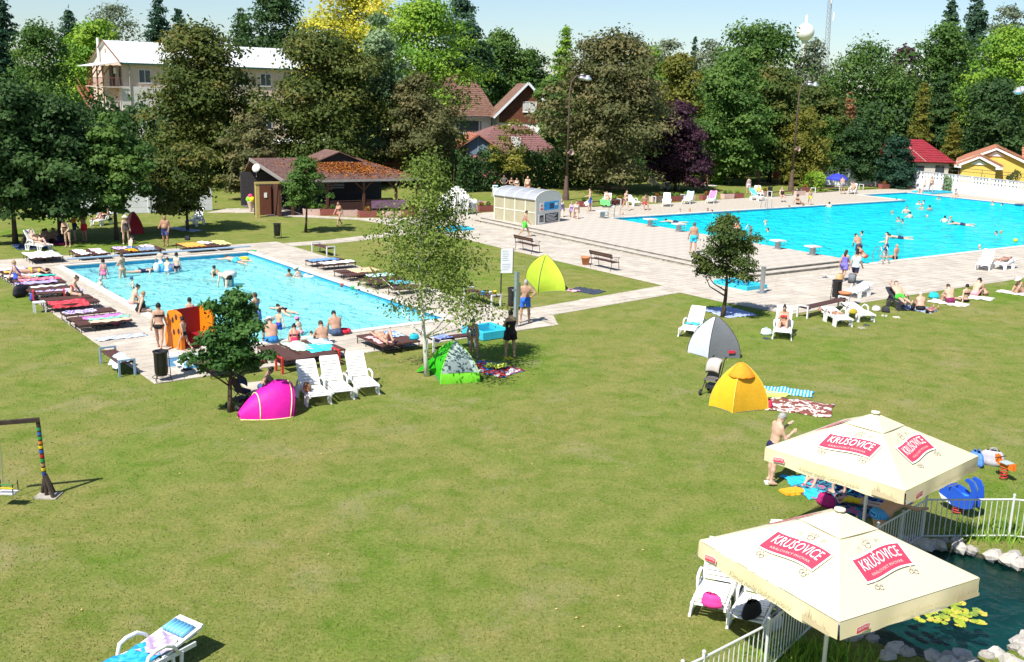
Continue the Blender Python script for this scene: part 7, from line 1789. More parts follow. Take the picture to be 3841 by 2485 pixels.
beer_parasol('cream beer parasol with red logos standing farther back', (7.39, 20.08), 3.03, R(-47.3), 2.2, 3.0); beer_parasol('cream beer parasol with red logos nearest to the camera', (5.13, 14.98), 2.95, R(-60), 2.2, 2.98)
# ================================================================== railing round the pond
RAILM = mat((.54, .56, .55), .45, .08, 4., name='rail_paint')
fpts = [G(u, v, .95) for u, v in [(2560, 2500), (2640, 2463), (2883, 2338), (3294, 1977), (3476, 1872), (3804, 1871), (4010, 1890)]]
fr_ = thing('railing', 'white bar railing round the pond', 'railing', (fpts[1].x, fpts[1].y, 0), 0); bar_ = MB().box(-.007, .007, -.007, .007, .10, .91).mesh('bar', RAILM)
for i in range(len(fpts) - 1):
    a, b = fpts[i] - fpts[1], fpts[i + 1] - fpts[1]; a.z = b.z = 0; L_ = (b - a).length; dz = Vector((0, 0, 1))
    MB().tube([a + dz * .93, b + dz * .93], .021, 7).build('top_rail', RAILM, fr_); MB().tube([a + dz * .10, b + dz * .10], .018, 6).build('bottom_rail', RAILM, fr_)
    for k in range(1, int(L_ / .12)): place('bar', bar_, fr_, a.lerp(b, k / int(L_ / .12)))
    MB().tube([a, a + dz * 1.02], .027, 8).ball(a + dz * 1.03, .033, 8, 5).build('post', RAILM, fr_)
    if L_ > 2.2: m = a.lerp(b, .5); MB().tube([m, m + dz * 1.0], .03, 8).build('post', RAILM, fr_)
# ---- pond stones, lilies, weeds
rnd = random.Random(21); STONE = [mat(c, .85, .16, 4., .45, spec=.12, name='limestone') for c in ((.40, .375, .335), (.33, .31, .28), (.44, .415, .38))]
stn = []
for k in range(6):
    mb = MB(); mb.ball((0, 0, 0), 1, 8, 5, 0, (1, .78, .6), .2, rnd); stn.append(mb.mesh('stone', STONE[k % 3]))
np_ = len(POND); kk = 0
POS = 'far left|far left behind the parasol|far|far bank|far right|right edge|right|right bank|lower right|lower|bottom|bottom edge|lower left|left under the parasol|left|upper left'.split('|')
for i in range(np_):
    a, b = POND[i], POND[(i + 1) % np_]; n = max(2, int((b - a).length / .30)); cen = sum(POND, Vector()) / np_
    for j in range(n):
        for row in (0, 1):
            if row == 1 and rnd.random() < .3: continue
            p = a.lerp(b, (j + rnd.uniform(.1, .9)) / n); o_ = (p - cen).normalized(); s_ = rnd.uniform(.13, .26); p = p + o_ * (.03 + row * .33)
            o = place('stone', stn[kk % 6], None, (p.x, p.y, -.02 + s_ * .18), 0, (rnd.uniform(-.3, .3), rnd.uniform(-.3, .3), rnd.uniform(0, 6)), s_); kk += 1
            tag(o, 'pale %s limestone of the pond rim on the %s side' % (('outer', 'waterside')[row == 0], POS[i]), 'stone', '%s stones of the pond rim, %s side' % (('outer', 'waterside')[row == 0], POS[i]))
lil = thing('water_lilies', 'patch of yellow-green water lily pads on the pond', 'water lilies', G(3545, 2300, -.095), 0)
for k in range(90):
    r_ = rnd.uniform(.05, .10); a_ = rnd.uniform(0, 6.28); q = math.sqrt(rnd.random()); x, y = .78 * q * math.cos(a_), .52 * q * math.sin(a_); nseg = 10; g0 = rnd.uniform(0, 6)
    me = MB().add([(0, 0, .006)] + [(r_ * math.cos(g0 + .25 + 5.8 * i / nseg), r_ * math.sin(g0 + .25 + 5.8 * i / nseg), .0 + .006 * (i % 2)) for i in range(nseg + 1)], [(0, i + 1, i + 2) for i in range(nseg)]).mesh('lily_pad', mat(rnd.choice([(.26, .34, .03), (.38, .42, .04), (.20, .28, .04), (.48, .40, .06), (.30, .36, .03)]), .4, .15, 9., spec=.4))
    place('lily_pad', me, lil, (x, y, .004 + rnd.uniform(0, .02)), 0, (rnd.uniform(-.08, .08), rnd.uniform(-.08, .08), 0))
for u, v, n_, lab in ((3700, 2010, 500, 'weeds growing between the stones by the railing'), (3020, 2470, 700, 'grassy weeds at the foot of the front parasol'), (3790, 1998, 300, 'small green bush at the railing post')):
    rng = np.random.default_rng(u); c = G(u, v); n = n_; P = np.stack([rng.normal(0, .45, n), rng.normal(0, .25, n), 0 * rng.random(n)], 1); ln = rng.uniform(.08, .32, n); d = rng.normal(0, .35, (n, 3)); d[:, 2] = 1; d *= ln[:, None]; sx = rng.normal(size=(n, 3)) * .014
    V = np.stack([P - sx, P + sx, P + d], 1).reshape(-1, 3); o = place('weeds', npmesh('weeds', V, np.arange(n * 3).reshape(-1, 3), leafmat(C_BRIGHT), rng.random(n)), None, c); tag(o, lab, 'weeds', kind='stuff')
# ================================================================== swing
b = G(176, 1862); Ht = 1.78
sw = thing('swing', 'swing frame with colourful banded post at the left edge', 'swing', b, 0); DW = mat((.045, .032, .025), .8, .3, 6., .3)
MB().tube([(0, 0, 0), (-.06, -.02, Ht)], .045, 10).build('post', DW, sw)
BC = [(.02, .06, .28), (.62, .46, .01), (.35, .22, .12), (.02, .28, .05), (.42, .02, .02), (.02, .10, .42), (.66, .48, .01), (.55, .20, .02), (.02, .28, .06), (.03, .12, .40), (.02, .25, .08)]
for k, c_ in enumerate(BC):
    z0 = .52 + k * .105; MB().tube([(-.06 * z0 / Ht, -.02 * z0 / Ht, z0), (-.06 * (z0 + .06) / Ht, -.02, z0 + .06)], .048, 10).build('paint_band', mat(c_, .6, .1), sw)
for dx, dy in ((.22, -.14), (-.16, .14), (.10, .16)): MB().bar((dx, dy, 0), (0, 0, .52), .07, .07).build('foot_brace', DW, sw)
MB().box(-.22, .28, -.2, .2, 0.002, .03).build('footing', mat((.36, .33, .28), .9, .2), sw)
beam_e = AT(-150, 1622, b.y - .6) - b; MB().bar((-.02, -.02, Ht + .03), (beam_e.x, beam_e.y, Ht + .03), .09, .09).build('beam', DW, sw)
for k, sx in enumerate((-.83, -1.20)): MB().tube([(sx, -.25, Ht - .02), (sx + .02, -.3, .42)], .012, 4).build('chain', STEELP, sw)
seat = thing('baby_swing', 'baby swing seat with yellow and green bars', 'swing seat', G(28, 1850, .3), 0)
MB().box(-.22, .2, -.12, .12, 0, .03).build('seat', mat((.5, .5, .5), .6), seat); MB().tube([(-.22, -.12, .16), (.2, -.12, .16)], .014, 6).build('bar', mat((.62, .5, .02), .5), seat); MB().tube([(-.22, -.12, .24), (.2, -.12, .24)], .016, 6).build('bar', mat((.04, .2, .05), .5), seat)
for x in (-.2, .18):
    for y in (-.12, .12): MB().tube([(x, y, 0), (x, y, .26)], .012, 5).build('upright', IRON, seat)
# ================================================================== spring riders
b = G(3762, 1800); sp_ = thing('spring_rider', 'orange and red spring rider at the right edge of the lawn', 'spring rider', b, .4, None, .8)
MB().tube([(.11 * math.cos(q * .7), .11 * math.sin(q * .7), .03 + q * .0105) for q in range(36)], .016, 5).build('spring', mat((.55, .03, .03), .5), sp_, True); ORP = mat((.72, .16, .02), .5, .05)
MB().prism([(-.05, -.35, .40), (-.05, -.12, .42), (-.05, .1, .40), (-.05, .34, .52), (-.05, .38, .74), (-.05, .28, .72), (-.05, .18, .56), (-.05, -.12, .56), (-.05, -.34, .62)], (.04, 0, 0)).build('side_panel', ORP, sp_)
MB().prism([(.05, -.35, .40), (.05, -.12, .42), (.05, .1, .40), (.05, .34, .52), (.05, .38, .74), (.05, .28, .72), (.05, .18, .56), (.05, -.12, .56), (.05, -.34, .62)], (.04, 0, 0)).build('side_panel', ORP, sp_)
MB().bbox(-.14, .16, -.2, .1, .56, .60).build('seat', mat((.35, .42, .42), .5), sp_); MB().tube([(-.2, .22, .68), (.24, .22, .68)], .016, 6).build('handle', IRON, sp_)
b = G(3590, 1925); sp_ = thing('spring_rider', 'big blue whale shaped spring rider behind the railing', 'spring rider', b, .5, None, .88); BLP = mat((.02, .09, .50), .4, .08, 4., spec=.4)
MB().tube([(.13 * math.cos(q * .7), .13 * math.sin(q * .7), .02 + q * .007) for q in range(40)], .018, 5).build('spring', mat((.5, .04, .04), .5), sp_, True)
whale = [(0, -.52, .34), (0, -.30, .24), (0, .05, .22), (0, .38, .28), (0, .50, .45), (0, .46, .62), (0, .25, .72), (0, -.02, .70), (0, -.25, .58), (0, -.38, .62), (0, -.44, .80), (0, -.34, .95), (0, -.20, 1.0), (0, -.28, 1.08), (0, -.46, 1.04), (0, -.56, .90), (0, -.60, .65)]
for x in (-.16, .11): MB().prism([(x, q[1], q[2]) for q in whale], (.05, 0, 0)).build('side_panel', BLP, sp_)
MB().bbox(-.11, .11, -.25, .2, .50, .55).build('seat', mat((.05, .25, .6), .5), sp_); MB().prism([(-.17, .1, .24), (-.17, .40, .30), (-.17, .50, .42), (-.17, .2, .34)], (.006, 0, 0)).build('belly_stripe', mat((.65, .70, .75), .5), sp_); MB().lathe([(.045, -.005), (.045, .005)], 12).build('eye', mat((.5, .6, .7), .5), sp_).matrix_local = Matrix.Translation((.165, .36, .56)) @ Matrix.Rotation(R(90), 4, 'Y'); MB().tube([(-.25, .16, .72), (.25, .16, .72)], .016, 6).build('handle', STEELP, sp_)
# ================================================================== strollers
def stroller(label, loc, rz, c1, c2, s=1.):
    t = thing('stroller', label, 'stroller', loc, rz, 'strollers', s); K = mat((.03, .03, .032), .5)
    for sx in (-.2, .2):
        MB().tube([(sx, .34, .10), (sx, -.20, .62), (sx, -.40, 1.0), (sx, -.50, 1.04)], .014, 6).build('push_tube', K, t); MB().tube([(sx, -.32, .10), (sx, .18, .45)], .014, 6).build('cross_tube', K, t); MB().tube([(sx, -.46, 1.02), (sx, -.56, 1.05)], .022, 6).build('grip', K, t)
        for y in (.34, -.32):
            w = MB().lathe([(.02, -.03), (.085, -.03), (.095, -.015), (.095, .015), (.085, .03), (.02, .03)], 14).build('wheel', K, t, True); w.matrix_local = Matrix.Translation((sx * 1.1, y, .095)) @ Matrix.Rotation(R(90), 4, 'Y'); MB().lathe([(.045, -.033), (.045, .033)], 10).build('hub', mat((.4, .4, .42), .4), w)
    MB().hexa([(-.18, -.02, .42), (.18, -.02, .42), (.18, .24, .46), (-.18, .24, .46)], [(-.18, -.04, .48), (.18, -.04, .48), (.18, .22, .52), (-.18, .22, .52)]).build('seat', c1, t); MB().hexa([(-.18, -.04, .45), (.18, -.04, .45), (.18, .0, .45), (-.18, .0, .45)], [(-.17, -.30, .95), (.17, -.30, .95), (.17, -.26, .95), (-.17, -.26, .95)]).build('backrest', c1, t)
    def hood(u, v): a = R(-10 + 115 * v); return ((u - .5) * .42, -.22 + .30 * math.sin(a) * 1.0, .78 + .30 * math.cos(a) - .05 * (2 * u - 1) ** 2)
    MB().grid(hood, 6, 8, 0, .012).build('canopy', c2, t, True); MB().box(-.16, .16, -.22, .16, .20, .30).build('basket', K, t)
stroller('folded grey stroller beside the yellow tent', G(2668, 1478), 2.6, mat((.10, .09, .09), .8), mat((.42, .38, .36), .8), 1.05); stroller('blue stroller between the laurel tree and the pink tent', G(905, 1528), -.6, mat((.03, .03, .05), .8), mat((.02, .06, .16), .7))
# ================================================================== orange slide, coolers, bags, toys
b = G(716, 1296); sl_ = thing('toddler_slide', 'orange and dark red plastic toddler slide at the left pool edge', 'slide', b, LP.a + R(12)); ORS = mat((.80, .20, .008), .4, .06, 4., spec=.4); MAR = mat((.22, .008, .018), .5, .1)
def side_pl(x):
    n = 20; out = [(x, -.55, 0), (x, .1, 0), (x, .45, .05)] + [(x, .48 - .30 * k / 6, .4 + .95 * math.sin(k / 6 * 1.57)) for k in range(7)] + [(x, -.1, 1.38), (x, -.40, 1.30), (x, -.55, 1.1)]
    return out
for x in (-.72, .55): MB().prism(side_pl(x), (.15, 0, 0)).build('side_wall', ORS, sl_)
MB().box(-.566, .546, .22, .30, .05, 1.32).build('back_wall', MAR, sl_); MB().hexa([(-.56, -.5, .05), (.54, -.5, .05), (.54, .22, .35), (-.56, .22, .35)], [(-.56, -.5, .10), (.54, -.5, .10), (.54, .22, .40), (-.56, .22, .40)]).build('slide_bed', MAR, sl_)
for (y, z) in ((-.3, 1.18), (-.08, 1.05), (-.12, .62), (-.42, .7)):
    o = MB().lathe([(.0, -.01), (.05, -.008), (.075, 0), (.05, .008), (.0, .01)], 12).build('hand_hole', mat((.03, .03, .04), .5), sl_, True); o.matrix_local = Matrix.Translation((-.725, y, z)) @ Matrix.Rotation(R(90), 4, 'Y') @ Matrix.Scale(1.5, 4, (1, 0, 0))
def cooler(label, loc, rz, c, s=1.):
    t = thing('cooler_box', label, 'cooler box', loc, rz, 'cooler boxes', s); MB().hexa([(-.22, -.14, 0), (.22, -.14, 0), (.22, .14, 0), (-.22, .14, 0)], [(-.25, -.16, .32), (.25, -.16, .32), (.25, .16, .32), (-.25, .16, .32)]).build('body', mat(c, .4, .06), t)
    MB().bbox(-.26, .26, -.17, .17, .32, .40, .02).build('lid', mat((.70, .74, .78), .4, .05), t); MB().tube([(-.26, 0, .3), (-.27, 0, .46), (.27, 0, .46), (.26, 0, .3)], .014, 6).build('handle', mat((.7, .74, .78), .4), t)
cooler('light blue cooler box beside the near litter bag', G(655, 1372, .03), .5, (.16, .38, .62)); cooler('blue cooler box with white bag under the laurel tree', G(724, 1378, .03), .6, (.05, .40, .72))
towel('white towel heap on the cooler boxes', G(690, 1355, .45), .6, .8, .45, T((.66, .72, .76), (.74, .76, .78)), 0, wob=.12, seed=90, drape=.15)
def bag(label, loc, s, c, rz=0., c2=None, g='bags on the ground'):
    t = thing('bag', label, 'bag', loc, rz, g, s); rn = random.Random(int(abs(loc[0]) * 100))
    def fn(u, v):
        a = 2 * math.pi * u; r = (.5 * math.sin(math.pi * (.12 + .76 * v)) ** .5) * (1 + .10 * math.sin(a * 3 + 1)) * (1 + .06 * math.sin(v * 9)); return (r * math.cos(a) * (1.1 - .25 * v), r * math.sin(a) * .6 * (1 - .3 * v), .62 * v)
    MB().grid(fn, 16, 9).build('sack', mat(c, .7, .15, 6., .3), t, True)
    for y in (-.09, .09): MB().tube([(-.16, y, .55), (-.1, y, .70), (.1, y, .70), (.16, y, .55)], .016, 5).build('handle', mat(c2 or c, .7), t)
for lab, u, v, s_, c_, z_ in (('magenta bag on the edge of the blanket under the parasol', 3100, 1900, .5, (.45, .02, .16), 0), ('red bag leaning on the yellow tent', 2883, 1530, .42, (.62, .03, .10), 0), ('grey and red bag beside the first left sunbed', 385, 1222, .42, (.22, .24, .24), .03), ('navy bag with red straps beside the first left sunbed', 348, 1222, .35, (.02, .03, .08), .03), ('brown tote bag on the left white lounger', 1152, 1468, .40, (.34, .17, .08), .38), ('pink bag on the lounger under the front parasol', 2665, 2275, .40, (.72, .05, .28), .36), ('black bag with a yellow tag on the lounger under the front parasol', 2815, 2315, .48, (.012, .012, .014), .36), ('white wicker bag hanging by the front railing', 2905, 2360, .42, (.58, .60, .62), 0), ('black bag on the grass beside the green-shorts man', 3320, 1172, .42, (.03, .03, .035), 0), ('white plastic bag beside the green-shorts man', 3285, 1168, .38, (.70, .66, .66), 0), ('turquoise bag on the bed beside the birch', 1553, 1275, .36, (.02, .42, .55), .34), ('yellow and black bag on the flat lounger', 3200, 1178, .34, (.40, .32, .03), .38), ('turquoise rolled towel bag on the right lawn', 3500, 1120, .48, (.02, .45, .60), 0), ('white towel bag beside the seated woman lounger', 2872, 1258, .45, (.55, .64, .70), 0), ('black bag on a far sunbed by the orange towel', 704, 902, .4, (.02, .02, .03), .3), ('blue bag on the left sunbed row', 128, 1128, .55, (.05, .07, .35), .03), ('black chair-back bag on the left sunbed row', 78, 1112, .8, (.02, .02, .03), .03), ('blue beach bag pile at the right edge of the lawn', 3660, 1745, .6, (.08, .22, .62), 0), ('patterned beach bag at the right edge of the lawn', 3720, 1745, .65, (.42, .40, .45), 0)):
    bag(lab, G(u, v, z_), s_, c_, u * .7)
def ball(label, loc, r, c): t = MB().ball((0, 0, r), r, 16, 10).build('ball', mat(c, .35, .06, 5.), None, True, loc); tag(t, label, 'ball', 'balls')
ball('pink ball by the first left sunbed', G(433, 1222, .04), .11, (.70, .08, .22)); ball('yellow ball floating at the right edge of the big pool', G(3808, 910, BW), .14, (.75, .52, .02))
def ring(label, loc, r, c, c2=None):
    t = thing('swim_ring', label, 'swim ring', loc, 0, 'inflatable rings'); n = 8
    for k in range(n): MB().tube([(r * math.cos((k + q / 4) * 2 * math.pi / n), r * math.sin((k + q / 4) * 2 * math.pi / n), .07) for q in range(5)], .075, 8).build('ring_segment', mat(c if k % 2 else (c2 or c), .3, .05), t, True)
ring('red inflatable ring under the laurel tree', G(955, 1362, .04), .28, (.60, .02, .06)); ring('pale inflatable ring in the left pool', G(1165, 1040, LW - .03), .3, (.60, .72, .78)); ring('red and white swim ring on the deck by the white wall', G(3780, 745, .03), .45, (.62, .08, .06), (.7, .7, .7))
ring('yellow arm ring of the child in the left pool', G(915, 975, LW), .2, (.8, .55, .02)); ring('red flat ring on the near pool edge', G(1290, 1248, .05), .2, (.60, .02, .05))
# inflatable whale in the left pool
w = thing('inflatable_whale', 'blue and white inflatable whale in the left pool', 'pool float', G(612, 1022, LW - .05), .3); BLI = mat((.05, .35, .72), .3, .06); PUR = mat((.12, .12, .48), .3, .06)
MB().ball((0, 0, .18), .38, 16, 10, 0, (1.7, .8, .7)).build('body', BLI, w, True); MB().ball((.5, 0, .22), .30, 14, 8, 0, (1.3, .8, .7)).build('rear', PUR, w, True)
for sx, y in ((-.3, -.3), (-.1, .32)): MB().ball((sx, y, .30), .16, 10, 6, 0, (1, .5, 1.6)).build('fin', mat((.62, .74, .80), .3), w, True)
# water mushroom in the left pool
p = thing('water_feature', 'grey mushroom water feature in the left pool behind the laurel', 'fountain', G(866, 1110, LF) , 0); MB().tube([(0, 0, 0), (0, 0, .95)], .16, 12).build('column', mat((.10, .42, .55), .4), p, True); MB().lathe([(.16, .85), (.30, .9), (.31, 1.12), (.27, 1.18), (.0, 1.2)], 18).build('head', mat((.50, .53, .55), .35, .1), p, True)
# sandals and small things on the ground
def shoes(label, loc, rz, c): 
    t = thing('sandals', label, 'shoes', loc, rz, 'shoes left on the ground')
    for sx in (-.07, .07): s_ = MB().bbox(sx - .045, sx + .045, -.13, .13, 0, .03, .01).build('sole', mat(c, .7), t); MB().tube([(sx - .045, .04, .03), (sx, .05, .07), (sx + .045, .04, .03)], .014, 5).build('strap', mat(c, .7), s_)
for lab, u, v, c_, z_ in (('dark sandals on the plaza left of the walking couple', 3095, 1042, (.08, .09, .14), .03), ('white sandals on the plaza left of the walking couple', 3122, 1040, (.6, .6, .6), .03), ('green flip-flops on the deck behind the left pool', 952, 942, (.05, .5, .2), .04), ('grey slippers on the deck behind the left pool', 988, 952, (.5, .5, .5), .04), ('sandals below the dark grey lounger', 3318, 1186, (.5, .48, .42), 0), ('pale slippers beside the dark grey lounger', 3362, 1192, (.6, .56, .5), 0), ('grey sandals on the lawn near the flat loungers', 3232, 1232, (.4, .36, .32), 0), ('dark shoe pair near the flat loungers', 3250, 1222, (.06, .06, .06), 0), ('white shoes beside the pink tent', 1068, 1486, (.66, .64, .66), 0), ('black shoes beside the cooler boxes', 700, 1388, (.03, .03, .05), .03), ('dark sandals beside the seated woman lounger', 2876, 1272, (.06, .07, .09), 0), ('orange bodyboard pair on the lawn below the parasol', 2975, 1852, (.8, .36, .02), 0)):
    shoes(lab, G(u, v, z_), u * .3, c_)
o = MB().prism([(-.3, -.16, .0), (.2, -.18, 0), (.3, 0, 0), (.2, .18, 0), (-.3, .16, 0)], (0, 0, .05)).build('bodyboard', mat((.82, .36, .02), .5, .08), None, False, G(2975, 1846), .4); tag(o, 'small orange bodyboard on the lawn below the parasol', 'bodyboard')
# bowl and plank table by the plaza bin, toys
p = thing('plant_bowl', 'terracotta bowl on the bench end beside the plaza bin', 'bowl', G(3165, 1150, .0), 0); MB().lathe([(.12, .46), (.28, .60), (.30, .66), (.26, .66), (.1, .52)], 14).build('bowl', CLAY, p, True); MB().tube([(0, 0, 0), (0, 0, .47)], .05, 6).build('stand', IRON, p)
for lab, u, v, z_, c_ in (('blue toy on the white bench', 1810, 1108, .47, (.05, .3, .6)), ('pale toy bucket on the white bench', 1838, 1108, .47, (.6, .68, .7)), ('yellow toy on the white bench', 1856, 1106, .47, (.75, .6, .05)), ('green toy at the white pool line', 1322, 1088, .05, (.1, .6, .15)), ('red toy at the white pool line', 1282, 1078, .05, (.65, .15, .1))):
    o = MB().lathe([(.06, 0), (.09, .16), (.095, .17), (.07, .16), (.05, .03)], 10).build('toy_bucket', mat(c_, .4), None, True, G(u, v, z_)); tag(o, lab, 'toy', 'sand toys')
o = MB().bbox(-.55, .55, -.5, .5, 0, .05, .01).build('concrete_cover', CONC, None, False, G(985, 1452), .5); tag(o, 'square concrete slab in the lawn beside the sitting boy', 'slab')
for k in range(26):
    u, v = rnd.uniform(100, 2500), rnd.uniform(1500, 2460); o = MB().add([(0, 0, .03), (.035, .015, .035), (.06, 0, .03), (.03, -.02, .025)], [(0, 1, 2, 3)]).build('fallen_leaf', mat((.55, .42, .16), .8), None, False, G(u, v), u); tag(o, 'dry yellow leaf lying on the lawn', 'leaf', 'dry leaves scattered on the lawn')
# ================================================================== the bathers
K_, BR, BL, GY = (.012, .010, .010), (.05, .028, .016), (.36, .25, .12), (.30, .29, .28)
H = lambda c=K_, k='hair': (k, c)
def P_(lab, u, v, f, pose, h=1.74, sex='m', wear=(), hair=H(), z=0., skin=0, heavy=0., hat=None, dz=0.):
    return person(lab, G(u, v, z), R(f), pose, h, sex, skin, heavy, wear, hair, hat, dz=dz)
def wade(lab, u, v, f, h, sex, wear, pose='wade', hair=H(), **k):
    p = G(u, v, LW); return person(lab, (p.x, p.y, LF + .01), R(f), pose, h, sex, k.get('skin', 3), k.get('heavy', 0), wear, hair, k.get('hat'))
def swimmer(lab, u, v, f, sex='m', show=.42, h=1.7, wear=(), hair=H(), pose='treadwater', **k):
    p = G(u, v, BW); z = BW - (h - show) if pose == 'treadwater' else BW - .29
    return person(lab, (p.x, p.y, z), R(f), pose, h, sex, k.get('skin', 0), k.get('heavy', 0), wear, hair, k.get('hat'), 'swimmers in the big pool')
SH, BF_, SW = 'shorts', 'briefs', 'swimsuit'
def bik(c, c2=None): return (('top', c), ('bottom', c2 or c))
BKc, NV, RED, BLU, TQ = (.015, .014, .016), (.02, .03, .10), (.55, .02, .03), (.03, .12, .58), (.02, .45, .62)
dk = .0
def lie(lab, foot, head, pose, d, h, sex, wear, hair, skin=0, heavy=0., z=.40, flip=False):
    f, q = G(*foot), G(*head); u = (q - f).normalized(); p = f + u * d; p.z = z
    return person(lab, p, face_dir(f, q) if flip else face_dir(q, f), pose, h, sex, skin, heavy, wear, hair)
# ---- round the left pool
P_('blonde woman in blue swimsuit sitting on the farthest left sunbed', 62, 1048, -58, 'legsout', 1.66, 'f', ((SW, (.05, .10, .55)),), H(BL), .34, 0, .6)
P_('woman in yellow bikini lying on her front on the left sunbeds', 118, 1026, -62, 'prone', 1.65, 'f', bik((.75, .55, .04)), H(BR), .36, 1)
P_('woman in red bikini sitting on a left sunbed', 266, 1108, -75, 'edge2', 1.68, 'f', bik((.58, .02, .04), BKc), H(BR, 'hairbun'), .35, 0, .2)
wade('girl in pink swimsuit standing in the left pool', 390, 1047, 12, 1.42, 'k', ((SW, (.70, .16, .30)),), 'stand', H(K_), skin=0)
wade('woman in beige bikini standing in the left pool', 460, 1042, 65, 1.66, 'f', bik((.45, .30, .18)), 'cross', H(BR, 'hairbun'), skin=0)
wade('toddler in turquoise shorts with a stick in the left pool', 372, 1086, -10, .98, 'k', ((SH, TQ),), 'reach', H(BL), hat=('bathcap', (.35, .45, .5)))
wade('toddler with blue cap in the left pool', 498, 1082, 120, .98, 'k', ((BF_, (.04, .18, .08)),), 'stand2', H(BR), hat=('cap', (.02, .08, .3)))
wade('boy behind the whale float in the left pool', 603, 1000, 10, 1.38, 'k', ((SH, (.1, .2, .5)),), 'wade', H(K_)); wade('boy in white and blue trunks beside the whale float', 627, 1030, 5, 1.32, 'k', ((BF_, (.5, .6, .7)),), 'reach', H(BR)); wade('boy in black trunks right of the whale float', 664, 1022, -8, 1.45, 'k', ((BF_, BKc),), 'stand', H(K_))
def lfloat(lab, u, v, f, sex, wear, pose='swim', h=1.6, hair=H(), hat=None, dz=-.26, **k): p = G(u, v, LW); return person(lab, (p.x, p.y, LW + dz), R(f), pose, h, sex, k.get('skin', 0), k.get('heavy', 0), wear, hair, hat)
lfloat('swimmer holding on to the whale float', 528, 1024, -60, 'f', ((SW, NV),)); lfloat('woman in red bikini bottom lying in the shallow left pool', 800, 1036, 62, 'f', bik(BKc, (.55, .12, .10)), 'legsout', 1.6, H(K_, 'hairbun'), dz=-.30); lfloat('man lying in the far corner of the left pool', 885, 985, 60, 'm', ((SH, (.05, .4, .6)),), 'swim', 1.75, H(BR), heavy=.5); wade('toddler with arm rings in the left pool', 922, 976, 80, .85, 'k', ((BF_, (.7, .5, .05)),), 'crouch', H(BL))
wade('bending woman in pale bikini splashing in the left pool', 858, 1078, 70, 1.66, 'f', bik((.55, .5, .5), BKc), 'bend', H(BL, 'hairbun')); lfloat('dark-haired boy in the left pool near the white line', 1085, 1038, 40, 'k', (), 'treadwater', 1.3, H(K_), dz=-.9, skin=1); lfloat('woman with white hat in the left pool near the white line', 1128, 1042, 60, 'f', bik((.5, .5, .55)), 'knees', 1.6, H(BL), ('hat', (.72, .7, .68)), dz=-.28); lfloat('dark-haired swimmer behind the boy in blue trunks', 1066, 1172, 40, 'f', ((SW, BKc),), 'swim', 1.5, H(K_, 'hairlong'))
P_('woman in pink bikini sitting on the left pool edge', 496, 1140, -52, 'edge2', 1.64, 'f', bik((.60, .36, .34)), H(K_, 'hairbun'), .05, 0, .3); P_('stout woman in black swimsuit sitting on the left pool edge', 524, 1170, -52, 'edge', 1.64, 'f', ((SW, BKc),), H((.32, .16, .08)), .05, 0, .9)
P_('woman in black bikini walking on the left pool deck with a bag', 600, 1310, 8, 'walk', 1.70, 'f', bik(BKc), H(K_, 'hair'), .04, 1)
P_('boy in dark trunks at the orange slide', 716, 1246, 15, 'stand2', 1.25, 'k', ((BF_, BKc),), H(K_), .3, 0); o = P_('boy with a green ball walking past the slide', 692, 1314, 62, 'walk', 1.22, 'k', ((BF_, BKc),), H(K_), .04, 1); ball('lime green ball held by the walking boy', G(682, 1262, .45), .09, (.35, .7, .05))
P_('woman with a blue wrap standing behind the laurel tree', 962, 1258, 55, 'cross', 1.70, 'f', (('top', (.2, .25, .5)), ('skirt', (.16, .22, .55))), H(BR), LF + .2, 1)
P_('man with white hat sitting on the near pool edge', 1022, 1284, 32, 'edge2', 1.76, 'm', ((SH, (.03, .2, .5)),), H(GY), .05, 4, .9, ('hat', (.74, .72, .70)))
wade('boy in blue trunks wading near the family', 1046, 1236, -15, 1.28, 'k', ((SH, (.02, .04, .30)),), 'boyplay', H(BR), skin=0); wade('girl with pink cap wading near the family', 1128, 1258, 62, 1.18, 'k', ((BF_, (.7, .3, .4)),), 'reach', H(BR), hat=('bathcap', (.72, .22, .42)))
P_('woman in red and black swimsuit sitting on the deck with her back turned', 1106, 1302, 15, 'knees', 1.62, 'f', ((SW, (.62, .03, .10)), ('top', BKc)), H(K_, 'hairbun'), .04, 1); P_('toddler girl in mint top sitting on the deck', 1166, 1294, 5, 'knees', .95, 'k', (('tank', (.35, .60, .55)),), H(BR), .04, 0); P_('man in light blue shorts sitting on the deck', 1214, 1296, 28, 'knees', 1.78, 'm', ((SH, (.22, .36, .50)),), H(BR), .04, 1, .2); P_('tanned broad man sitting on the near pool edge', 1262, 1256, 30, 'edge2', 1.80, 'm', ((SH, (.05, .08, .15)),), H(K_), .05, 1, .5)
P_('woman with pink cap lying on a sunbed left of the birch', 1440, 1282, 205, 'supknee', 1.62, 'f', bik((.45, .25, .12)), H(BR), .35, 4, .2, ('bathcap', (.6, .3, .3)))
